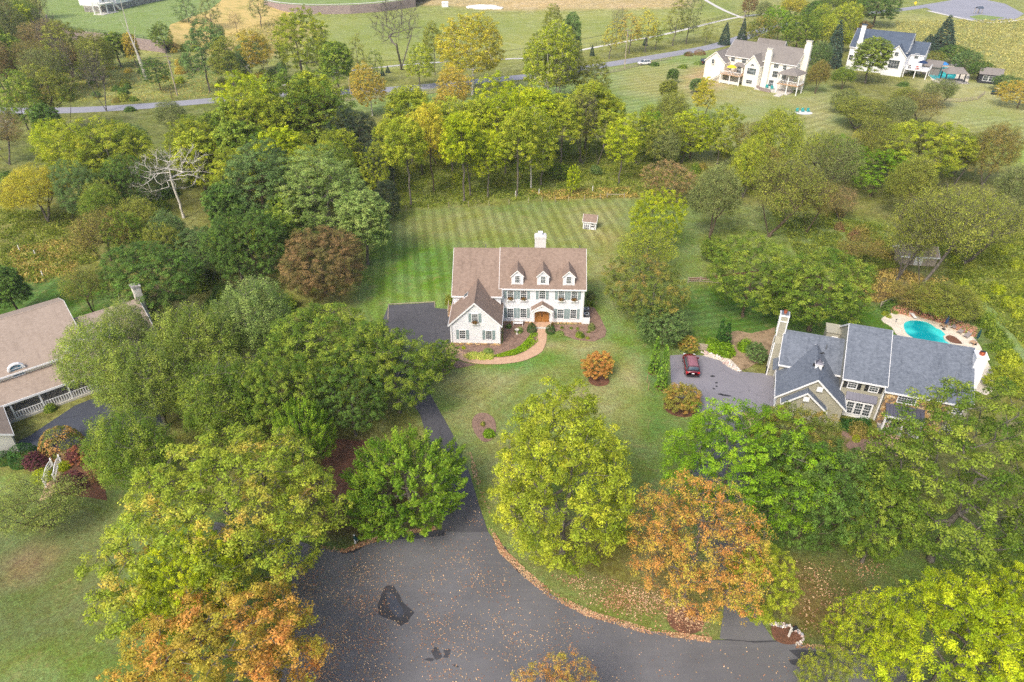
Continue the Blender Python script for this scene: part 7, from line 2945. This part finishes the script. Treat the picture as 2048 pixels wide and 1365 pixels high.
# ================================================================ SHRUBS
SH = [
    (1197, 733, 38, 3.4, 'small', 'orange_shrub', 'round orange burning bush on the front lawn'),
    (1361, 798, 40, 2.8, 'bushy', 'orange_green', 'orange and green bush at the corner of the grey drive'),
    (1377, 690, 23, 2.4, 'small', 'orange_green', 'orange green bush behind the dark red SUV'),
    (1355, 668, 30, 2.6, 'bushy', 'blue_green', 'dark green bush left of the orange green bush'),
    (1425, 690, 18, 1.7, 'loose', 'bright_green', 'bright green hedge bush, left half of the row'),
    (1452, 698, 22, 1.7, 'loose', 'bright_green', 'bright green hedge bush, right half of the row'),
    (1512, 708, 25, 2.8, 'small', 'blue_green', 'dark round bush beside the greige house wall'),
    (1492, 690, 14, 2.0, 'loose', 'bright_green', 'small bright bush left of the dark round bush'),
    (1064, 656, 10.5, 1.3, 'clipped', 'boxwood', 'dark clipped boxwood ball left of the front step'),
    (1101, 658, 10.5, 1.3, 'clipped', 'boxwood', 'dark clipped boxwood ball right of the front step'),
    (1039, 660, 8, .9, 'loose', 'pale_locust', 'pale green shrub near the bird bath'),
    (1018, 652, 6, .7, 'loose', 'dark_green', 'low dark shrub under the left front window'),
    (1120, 667, 10, .5, 'loose', 'pale_locust', 'low silvery green cushion right of the brick walk'),
    (1159, 669, 9, .9, 'loose', 'mid_green', 'small green shrub in the right mulch bed'),
    (1183, 653, 8, 1.0, 'loose', 'grey_green', 'grey spiky shrub at the corner screen'),
    (1177, 664, 4, .4, 'tiny', 'mid_green', 'tiny green tuft in the right mulch bed'),
    (1142, 656, 4, .4, 'tiny', 'mid_green', 'tiny green tuft against the foundation, middle'),
    (1124, 655, 4, .5, 'tiny', 'mid_green', 'tiny green tuft against the foundation, near the boxwood'),
    (1155, 657, 4, .4, 'tiny', 'mid_green', 'tiny green tuft against the foundation, right'),
    (1175, 676, 5, .4, 'tiny', 'yellow_green', 'tiny yellowish tuft at the edge of the right mulch bed'),
    (927, 695, 5, .5, 'tiny', 'lime', 'tiny lime tuft below the garage window'),
    (976, 702, 11, .6, 'loose', 'pale_locust', 'low blue green cushion at the curve of the brick walk'),
    (945, 710, 14, .6, 'loose', 'variegated', 'pale variegated lily clump, left part of the row'),
    (964, 712, 14, .6, 'loose', 'variegated', 'pale variegated lily clump, middle part of the row'),
    (980, 713, 10, .6, 'loose', 'variegated', 'pale variegated lily clump, right part of the row'),
    (979, 866, 13, .9, 'loose', 'bright_green', 'bright green mound in the oval mulch island'),
    (966, 847, 6, .6, 'tiny', 'olive', 'sparse small plant at the top of the oval mulch island'),
    (118, 882, 43, 3.2, 'clipped', 'hedge_orange', 'huge clipped oval shrub with orange top by the left drive'),
    (46, 908, 30, 2.2, 'clipped', 'boxwood', 'clipped dark green dome shrub beside the white gable'),
    (70, 926, 26, 2.0, 'small', 'purple', 'dark purple barberry below the green dome'),
    (8, 915, 18, 1.4, 'clipped', 'boxwood', 'green dome shrub cut by the left edge'),
    (165, 912, 28, 2.4, 'small', 'purple_orange', 'purple and orange barberry below the huge clipped shrub'),
    (140, 965, 27, 2.2, 'small', 'purple', 'dark purple barberry right of the bridge railings'),
    (195, 950, 22, 2.0, 'bushy', 'rust', 'rusty shrub behind the purple barberries'),
    (85, 950, 22, 1.2, 'loose', 'lime', 'lime ground shrub left of the garden bridge'),
    (128, 930, 14, .9, 'loose', 'lime', 'lime ground shrub right of the garden bridge'),
    (100, 815, 12, 1.0, 'loose', 'mid_green', 'green shrub at the end of the left porch'),
    (1718, 858, 22, 1.6, 'loose', 'olive_brown', 'brownish dome shrub in front of the greige house window'),
    (1738, 862, 12, 1.2, 'loose', 'mid_green', 'green shrub right of the brownish dome'),
    (1702, 848, 20, 1.3, 'loose', 'boxwood', 'dark green hedge shrub under the triple window, left'),
    (1728, 845, 16, 1.3, 'loose', 'boxwood', 'dark green hedge shrub under the triple window, right'),
    (1713, 877, 8, .8, 'clipped', 'lime', 'small yellow ball shrub in front of the greige house'),
    (1752, 872, 12, .9, 'bushy', 'rust', 'dark red shrub beside the porch step'),
    (1785, 608, 22, 1.4, 'loose', 'dark_green', 'dark green hedge behind the left end of the pool fence'),
    (1975, 640, 20, 2.2, 'loose', 'mid_green', 'rounded hedge clump at the right end of the pool fence'),
    (1992, 665, 18, 2.0, 'loose', 'mid_green', 'second clump of the curving hedge right of the pool'),
    (2008, 690, 20, 2.0, 'loose', 'mid_green', 'third clump of the curving hedge right of the pool'),
    (2020, 715, 22, 2.0, 'loose', 'yellow_green', 'fourth clump of the curving hedge right of the pool'),
    (2015, 750, 30, 2.2, 'bushy', 'yellow_green', 'loose yellow green shrub right of the white chimney'),
    (1990, 765, 22, 1.8, 'bushy', 'yellow_green', 'yellow flowered shrub at the foot of the white chimney'),
    (2040, 780, 30, 2.2, 'bushy', 'yellow_green', 'loose shrub cut by the right edge above the oak'),
    (1120, 345, 24, 3.5, 'small', 'mid_green', 'round green bush alone in the meadow'),
    (1192, 342, 14, 2.2, 'small', 'blue_green', 'dark little conifer bush left of the lone bright tree'),
    (1430, 505, 36, 4.0, 'bushy', 'mid_green', 'green bush round the trunk of the grey green open tree'),
    (1310, 128, 10, 1.4, 'loose', 'dark_green', 'small dark bush at the roadside by the van'),
    (1378, 108, 9, 1.5, 'clipped', 'rust', 'rust red hedge by the cream house drive, left'),
    (1400, 105, 12, 1.8, 'clipped', 'rust', 'rust red hedge by the cream house drive, right'),
    (1375, 108, 8, 1.2, 'loose', 'dark_green', 'dark small shrub at the left of the rust red hedge'),
    (1367, 133, 9, 1.4, 'loose', 'mid_green', 'small green shrub on the slope below the rust hedge'),
    (1397, 126, 8, 1.4, 'loose', 'pale_locust', 'pale shrub beside the black car'),
    (232, 177, 8, 1.8, 'loose', 'dark_green', 'dark bush in the clearing beyond the road, left'),
    (247, 182, 11, 2.2, 'loose', 'dark_green', 'dark bush in the clearing beyond the road, middle'),
    (254, 173, 8, 1.8, 'loose', 'dark_green', 'dark bush in the clearing beyond the road, right'),
    (232, 200, 10, 1.4, 'loose', 'olive_brown', 'brown bush by the left road, left'),
    (268, 198, 9, 1.4, 'loose', 'mid_green', 'green bush by the left road, right'),
    (260, 218, 12, 1.4, 'loose', 'dark_green', 'low green bush at the near side of the left road'),
    (192, 190, 10, 1.8, 'small', 'blue_green', 'blue green bush at the head of the curved tree'),
    (1825, 142, 11, 1.6, 'loose', 'dark_green', 'dark round shrub by the white house deck'),
    (1808, 168, 11, 1.4, 'loose', 'dark_green', 'dark round shrub below the white house deck'),
    (1850, 130, 10, 1.6, 'loose', 'mid_green', 'green shrub behind the far pool'),
    (898, 600, 9, 1.8, 'loose', 'olive', 'leafy shrub at the side stairs of the white house'),
    (1182, 590, 9, 1.5, 'loose', 'grey_green', 'grey green shrub at the right rear corner of the white house'),
    (1180, 606, 8, 1.0, 'loose', 'mid_green', 'green shrub behind the air conditioners'),
]
for (cx, cy, r, H, ar, pal, lab) in SH:
    x, y = U(cx, cy, H * .45)
    R = r / pxm(x, y, H * .45)
    if ar in ('small', 'bushy'):
        tree_at(x, y, R, H, ar + '_a', pal, lab, name='shrub', cat='shrub', bark='bark_brown')
    else:
        shrub_at(x, y, R, H, ar, pal, lab)

# flower border behind the pool: one row of clumps
for k, (cx, cy) in enumerate([(1796, 618), (1810, 622), (1824, 622), (1838, 624), (1852, 627), (1866, 632), (1880, 636), (1893, 640), (1907, 644), (1920, 651), (1933, 658), (1946, 664)]):
    x, y = U(cx, cy, .5)
    shrub_at(x, y, random.Random(k).uniform(.75, 1.0), random.Random(k + 9).uniform(1.0, 1.5), 'loose', 'pink_flowers', 'pink hydrangea, %s from the left in the border behind the pool' % ('first second third fourth fifth sixth seventh eighth ninth tenth eleventh twelfth'.split()[k]), name='hydrangea', cat='shrub', group='hydrangeas behind the pool')
for k, (cx, cy) in enumerate([(1770, 626), (1778, 632), (1786, 620), (1790, 624)]):
    x, y = U(cx, cy, .3)
    shrub_at(x, y, .5, .7, 'tiny', ('yellow_green', 'yellow_green', 'pinkish', 'mid_green')[k], ['yellowish tuft left of the pool deck', 'yellowish tuft touching the pool deck', 'straw coloured grass tuft left of the hydrangeas', 'green tuft before the first hydrangea'][k])

# understorey bushes and filler trees, each named by its colour and the landmark it stands at
MARKS = [(368, 436, 'the bleached dead tree'), (640, 560, 'the russet maple'), (650, 450, 'the tall pale locust'), (310, 590, 'the round dark tree by the left chimney'), (75, 430, 'the golden tree at the left edge'),
         (220, 380, 'the large yellow green tree'), (213, 223, 'the curving leafless trunk'), (355, 192, 'the left utility pole'), (293, 160, 'the broken trunk'), (700, 195, 'the short wooden pole'),
         (725, 340, 'the big magnolia'), (470, 345, 'the road bend trees'), (945, 190, 'the giant sycamore'), (1094, 225, 'the straight white sycamore trunk'), (1034, 395, 'the sapling guard'), (868, 383, 'the forked grove tree'),
         (1165, 330, 'the leafless grove tree'), (1237, 368, 'the lone bright grove tree'), (1350, 395, 'the pinkish brown tree'), (1430, 535, 'the grey green open tree'), (1495, 500, 'the wide olive tree'), (1830, 530, 'the half hidden tan shed'),
         (1850, 350, 'the wide golden tree'), (1680, 370, 'the bright green tree'), (1905, 640, 'the drooping yew'), (1945, 575, 'the fanned trunks'), (2010, 520, 'the right edge'), (100, 65, 'the block wall corner'),
         (330, 90, 'the right end of the curved block wall'), (40, 200, 'the far left road'), (520, 170, 'the sparse golden tree'), (600, 160, 'the big rounded tree under the upper wall'), (500, 560, 'the deep green tree'),
         (1640, 640, 'the large round tree behind the greige house'), (1800, 340, 'the gold tree trunk'), (1555, 350, 'the tall feathery tree'), (160, 500, 'the left clearing'), (1880, 560, 'the rusty undergrowth')]
WORDS = {'dark_green': 'dark green', 'mid_green': 'green', 'olive': 'olive', 'yellow_green': 'yellow green', 'blue_green': 'bluish green', 'olive_brown': 'olive brown', 'rust': 'rust brown', 'copper_green': 'bronze green', 'lime': 'lime',
         'grey_green': 'grey green', 'gold': 'golden', 'yellow': 'yellow', 'pinkish': 'pinkish', 'red_brown': 'russet', 'bright_green': 'bright green', 'birch': 'pale green', 'pale_locust': 'pale green'}
USED = []
MK = [(*U(a_, b_), t_) for a_, b_, t_ in MARKS]


def name_by_mark(x, y, pal, size, kind):
    mx, my, t = min(MK, key=lambda m: (m[0] - x) ** 2 + (m[1] - y) ** 2)
    dx, dy = x - mx, y - my
    d = ('right of' if dx > 0 else 'left of') if abs(dx) > abs(dy) else ('behind' if dy > 0 else 'in front of')
    return '%s %s %s %s %s' % (size, WORDS[pal], kind, d, t)


def fill(pts, n, pals, group, h, kind='bush', archs=('loose',), k=1.0, sep=.5):
    poly = PX(pts)
    P = np.array(poly)
    lo, hi = P.min(0), P.max(0)
    got = tries = 0
    while got < n and tries < n * 60:
        tries += 1
        x, y = rb.uniform(lo[0], hi[0]), rb.uniform(lo[1], hi[1])
        if in_poly(np.array([x]), np.array([y]), poly)[0] > 0:
            continue
        H = rb.uniform(*h)
        pal, ar = rb.choice(pals), rb.choice(archs)
        R = H * rb.uniform(.6, .95) if kind == 'bush' else H * rb.uniform(.26, .36) * k
        if kind == 'tree' and any((x - a_) ** 2 + (y - b_) ** 2 < (sep * (R + c_)) ** 2 for a_, b_, c_ in PLACED):
            continue
        got += 1
        sz = ('small' if H < h[0] + (h[1] - h[0]) * .35 else ('tall' if H > h[0] + (h[1] - h[0]) * .7 else 'middling'))
        lab = name_by_mark(x, y, pal, sz, kind)
        if lab in USED:
            lab = lab + ' towards ' + sorted(MK, key=lambda m: (m[0] - x) ** 2 + (m[1] - y) ** 2)[1 + USED.count(lab)][2]
        if len(lab.split()) > 16:
            lab = ' '.join(w for w in lab.split() if w != 'the')
        lab = ' '.join(lab.split()[:16])
        if lab in USED:
            lab = 'low ' + lab if len(lab.split()) < 16 else lab.replace('small', 'little').replace('middling', 'medium').replace('tall', 'high')
        USED.append(lab)
        if kind == 'bush':
            shrub_at(x, y, R, H, ar, pal, lab, name='bush', cat='bush', group=group)
        else:
            tree_at(x, y, R, H, ar, pal, lab, group=group, bark=rb.choice(['bark_grey', 'bark_brown']))


rb = random.Random(21)
LW = [(0, 370), (330, 360), (400, 345), (560, 300), (640, 290), (700, 330), (700, 400), (560, 440), (300, 440), (180, 400), (0, 340)]
fill([(510, 300), (640, 285), (690, 330), (650, 370), (480, 380)], 9, ['yellow_green', 'yellow_green', 'mid_green', 'lime'], 'trees filling the left wood', (17, 21), 'tree', ('oval_a', 'oval_b', 'tall_d'), 1.05, .36)
fill(LW, 18, ['yellow_green', 'mid_green', 'yellow_green', 'yellow_green', 'lime', 'mid_green'], 'trees filling the left wood', (12, 16), 'tree', ('oval_a', 'oval_b', 'airy_a'), 1.15, .42)
fill([(140, 400), (460, 430), (600, 470), (620, 560), (430, 600), (250, 560), (170, 470)], 12, ['dark_green', 'mid_green', 'olive', 'blue_green'], 'trees filling the left wood', (8, 12), 'tree', ('oval_b', 'broad_b', 'airy_a'), 1.2, .45)
fill([(0, 40), (90, 60), (130, 110), (210, 160), (190, 212), (0, 212)], 22, ['olive', 'grey_green', 'olive_brown', 'pinkish', 'mid_green', 'yellow_green'], 'trees of the far left wood', (11, 18), 'tree', ('airy_a', 'tall_d', 'airy_b', 'oval_b'), 1.1, .4)
fill([(210, 85), (330, 92), (470, 100), (540, 140), (560, 185), (390, 195), (330, 150), (230, 140)], 11, ['olive', 'grey_green', 'gold', 'blue_green', 'mid_green'], 'trees beyond the left road', (7, 13), 'tree', ('airy_a', 'tall_d', 'oval_b'), 1.0, .5)
fill([(780, 300), (1230, 290), (1260, 335), (1100, 355), (900, 360), (780, 360)], 7, ['yellow_green', 'yellow_green', 'lime', 'yellow', 'olive'], 'slim trees of the grove', (15, 19), 'tree', ('tall_a', 'tall_b', 'tall_c', 'tall_d'), 1.0, .38)
fill([(1290, 290), (1480, 320), (1600, 370), (1700, 400), (1640, 440), (1480, 400), (1330, 370), (1270, 330)], 7, ['olive', 'yellow_green', 'olive_brown', 'grey_green', 'yellow_green'], 'trees of the right grove', (11, 15), 'tree', ('airy_a', 'airy_b', 'tall_d'), 1.0, .42)
fill([(1700, 330), (2048, 360), (2048, 520), (1930, 540), (1760, 500), (1700, 440)], 6, ['olive', 'olive', 'yellow_green', 'olive_brown'], 'wispy trees on the right', (11, 15), 'tree', ('airy_b', 'airy_a'), 1.05, .4)
fill([(1650, 200), (1950, 210), (1950, 260), (1700, 270)], 4, ['olive', 'olive_brown', 'grey_green'], 'fuzzy trees below the far white house', (6, 9), 'tree', ('airy_a', 'airy_b'), 1.6, .4)
fill([(1580, 30), (1720, 20), (1720, 60), (1660, 130), (1620, 140)], 9, ['mid_green', 'dark_green', 'olive', 'yellow_green'], 'trees between the far houses', (9, 15), 'tree', ('broad_b', 'oval_b', 'airy_a'), 1.2, .4)
for pts, n, pals, grp, hh in [
    (LW, 46, ['dark_green', 'mid_green', 'olive', 'yellow_green', 'blue_green'], 'bushes in the shade of the left wood', (1.6, 3.4)),
    ([(780, 290), (1300, 270), (1420, 330), (1300, 370), (900, 380), (790, 380)], 26, ['yellow_green', 'mid_green', 'olive'], 'low bushes on the grove floor', (1.0, 2.2)),
    ([(1640, 400), (1760, 470), (1790, 560), (1720, 600), (1690, 560), (1660, 480)], 18, ['olive_brown', 'rust', 'copper_green'], 'rusty undergrowth by the tan shed', (1.2, 2.4)),
    ([(1330, 280), (1560, 330), (1660, 380), (1640, 420), (1560, 430), (1330, 320)], 18, ['olive', 'mid_green', 'olive_brown'], 'low bushes under the right grove', (1.2, 2.6)),
    ([(1880, 500), (2048, 480), (2048, 640), (1990, 620), (1900, 560)], 22, ['lime', 'yellow_green', 'olive'], 'weedy bushes in the wild strip', (.8, 1.6)),
    ([(0, 90), (90, 80), (240, 100), (200, 200), (0, 210)], 26, ['olive', 'mid_green', 'olive_brown', 'grey_green'], 'bushes in the far left wood', (2, 4)),
    ([(210, 100), (370, 90), (560, 100), (600, 140), (540, 190), (220, 205)], 34, ['olive', 'grey_green', 'gold', 'blue_green', 'mid_green', 'yellow_green'], 'scrub beyond the left road', (1.2, 3.0)),
    ([(430, 540), (560, 600), (640, 640), (560, 700), (330, 620), (240, 640)], 16, ['dark_green', 'mid_green'], 'shaded bushes under the russet maple', (1.5, 3))]:
    fill(pts, n, pals, grp, hh)


# ================================================================ GROUND LITTER AND ROUGH GRASS
def scatter(name, regions, mat, label, size, up=True, seed=5, z=.05, cols=1):
    """small leaf faces or blades over the ground; regions: (px poly, count, edge bias)"""
    rng = np.random.default_rng(seed)
    Ps = []
    for pts, n in regions:
        P = np.array(PX(pts))
        lo, hi = P.min(0), P.max(0)
        got = 0
        while got < n:
            q = rng.uniform(lo, hi, (n * 2, 2))
            d = in_poly(q[:, 0], q[:, 1], P.tolist())
            q = q[d < 0]
            clump = wave_noise(q[:, 0], q[:, 1], .9, seed + 3)
            if up and n >= 800 and len(pts) <= 9 and (hi - lo).min() > 5:
                dd = in_poly(q[:, 0], q[:, 1], P.tolist())
                q, clump = (lambda m: (q[m], clump[m]))(rng.random(len(q)) < np.clip(-dd / ((hi - lo).min() * .22), .1, 1))
            q = q[rng.random(len(q)) < np.clip(.55 + clump * .55, .08, 1)]
            q = q[:n - got]
            got += len(q)
            Ps.append(q)
    q = np.concatenate(Ps)
    n = len(q)
    pos = np.stack([q[:, 0], q[:, 1], np.full(n, z) + rng.uniform(0, .03, n)], 1)
    if up:
        nr = rng.normal(size=(n, 3)) * .35 + np.array([0, 0, 1])
    else:
        nr = rng.normal(size=(n, 3)) * np.array([1, 1, .35])
        pos[:, 2] += rng.uniform(0, size * .6, n)
    tint = np.stack([rng.random(n), rng.random(n), rng.random(n)], 1)
    me = leaf_cloud(name, pos, nr, size * rng.uniform(.6, 1.4, n), tint, M[mat], .7 if up else .35)
    o = link(name, me)
    return tag(o, label, None, None, 'stuff')


leafmat('fallen', srgb(176, 128, 92), srgb(206, 174, 136), .5, .1)
scatter('fallen_leaves', [
    ([(560, 1110), (700, 1090), (860, 1060), (1000, 1055), (1120, 1180), (1220, 1240), (1220, 1480), (500, 1480), (540, 1280)], 4400),
    ([(560, 1130), (760, 1100), (840, 1440), (500, 1460)], 2200),
    ([(1180, 1250), (1540, 1300), (1640, 1320), (1640, 1400), (1180, 1400)], 260),
    ([(900, 1010), (955, 1000), (972, 1060), (900, 1060)], 90),
], 'leaves_fallen', 'fallen leaves scattered over the asphalt', .115, z=.06)
scatter('fallen_leaves', [
    ([(640, 1092), (690, 1099), (742, 1078), (800, 1062), (870, 1055), (872, 1062), (800, 1071), (742, 1088), (690, 1108), (640, 1102)], 1500),
    ([(975, 1050), (985, 1060), (1010, 1100), (1052, 1140), (1110, 1188), (1185, 1224), (1300, 1258), (1425, 1276), (1420, 1286), (1290, 1268), (1175, 1234), (1098, 1196), (1040, 1148), (998, 1106)], 3200),
    ([(1100, 1150), (1200, 1150), (1340, 1180), (1430, 1240), (1420, 1275), (1300, 1255), (1180, 1215)], 2200),
    ([(1540, 1120), (1780, 1110), (1760, 1260), (1600, 1280)], 900),
    ([(1590, 1286), (1690, 1296), (1690, 1304), (1590, 1298)], 260),
    ([(940, 900), (960, 960), (985, 1040), (968, 1010), (945, 950)], 220),
    ([(590, 1180), (600, 1240), (580, 1300), (560, 1260)], 300),
], 'leaves_fallen', 'drift of brown leaves along the road edge', .15, z=.06, seed=8)
for nm, c1, c2 in (('blades_green', (112, 132, 44), (150, 158, 62)), ('blades_straw', (176, 160, 84), (206, 182, 104)), ('blades_gold', (176, 172, 100), (190, 182, 110)), ('blades_lawn', (112, 138, 52), (140, 156, 72))):
    leafmat(nm, srgb(*c1), srgb(*c2), .5, .35)
scatter('meadow_grass', [([(760, 300), (1300, 280), (1420, 340), (1300, 390), (1100, 398), (880, 414), (770, 422), (740, 360)], 26000),
                         ([(0, 420), (180, 430), (200, 520), (100, 560), (0, 575)], 7000), ([(1870, 480), (2060, 470), (2060, 700), (1990, 640), (1900, 560)], 8000),
                         ([(1540, 420), (1760, 450), (1900, 490), (1780, 545), (1600, 520)], 7000)],
        'leaves_blades_green', 'rough green meadow grass', .55, up=False, seed=11, z=.1)
scatter('meadow_grass', [([(1060, 385), (1270, 376), (1275, 396), (1100, 401)], 2500), ([(15, 500), (150, 475), (160, 560), (40, 572)], 2500), ([(1700, 560), (1780, 540), (1900, 560), (1800, 606), (1720, 606)], 2500),
                         ([(120, 110), (420, 120), (500, 190), (300, 203), (120, 205)], 6000)],
        'leaves_blades_straw', 'straw coloured meadow grass', .5, up=False, seed=12, z=.1)
scatter('tall_dry_grass', [([(1790, 45), (2060, 40), (2060, 175), (1960, 145), (1890, 100), (1800, 105)], 9000), ([(280, 50), (330, 20), (480, 16), (560, 34), (600, 70), (540, 110), (410, 108), (330, 70)], 11000)],
        'leaves_blades_gold', 'golden tall dry grass', .9, up=False, seed=13, z=.3)
# groundcover strip inside the brick walk
scatter('ground_cover', [([(1108 - 33, 668), (1076, 684), (1066, 694), (1050, 704), (1030, 712), (1000, 716), (985, 714), (1010, 706), (1030, 700), (1045, 690), (1055, 678), (1062, 668)], 3800)],
        'leaves_lime_cover', 'bright green ground cover inside the curve of the brick walk', .22, up=False, seed=14, z=.08)


# ================================================================ AIR
HAZE = 0.00014
mb = MB()
mb.box(-2350, 2350, -350, 1620, -1.6, 60)
n = bpy.data.materials.new('haze_air')
n.use_nodes = True
nt = n.node_tree
nt.nodes.remove(nt.nodes['Principled BSDF'])
vol = nt.nodes.new('ShaderNodeVolumePrincipled')
vol.inputs['Color'].default_value = (.9, .93, 1, 1)
vol.inputs['Density'].default_value = HAZE
nt.links.new(vol.outputs[0], nt.nodes['Material Output'].inputs['Volume'])
MATS['haze_air'] = n
tag(mb.build('haze', 'haze_air'), kind='stuff')
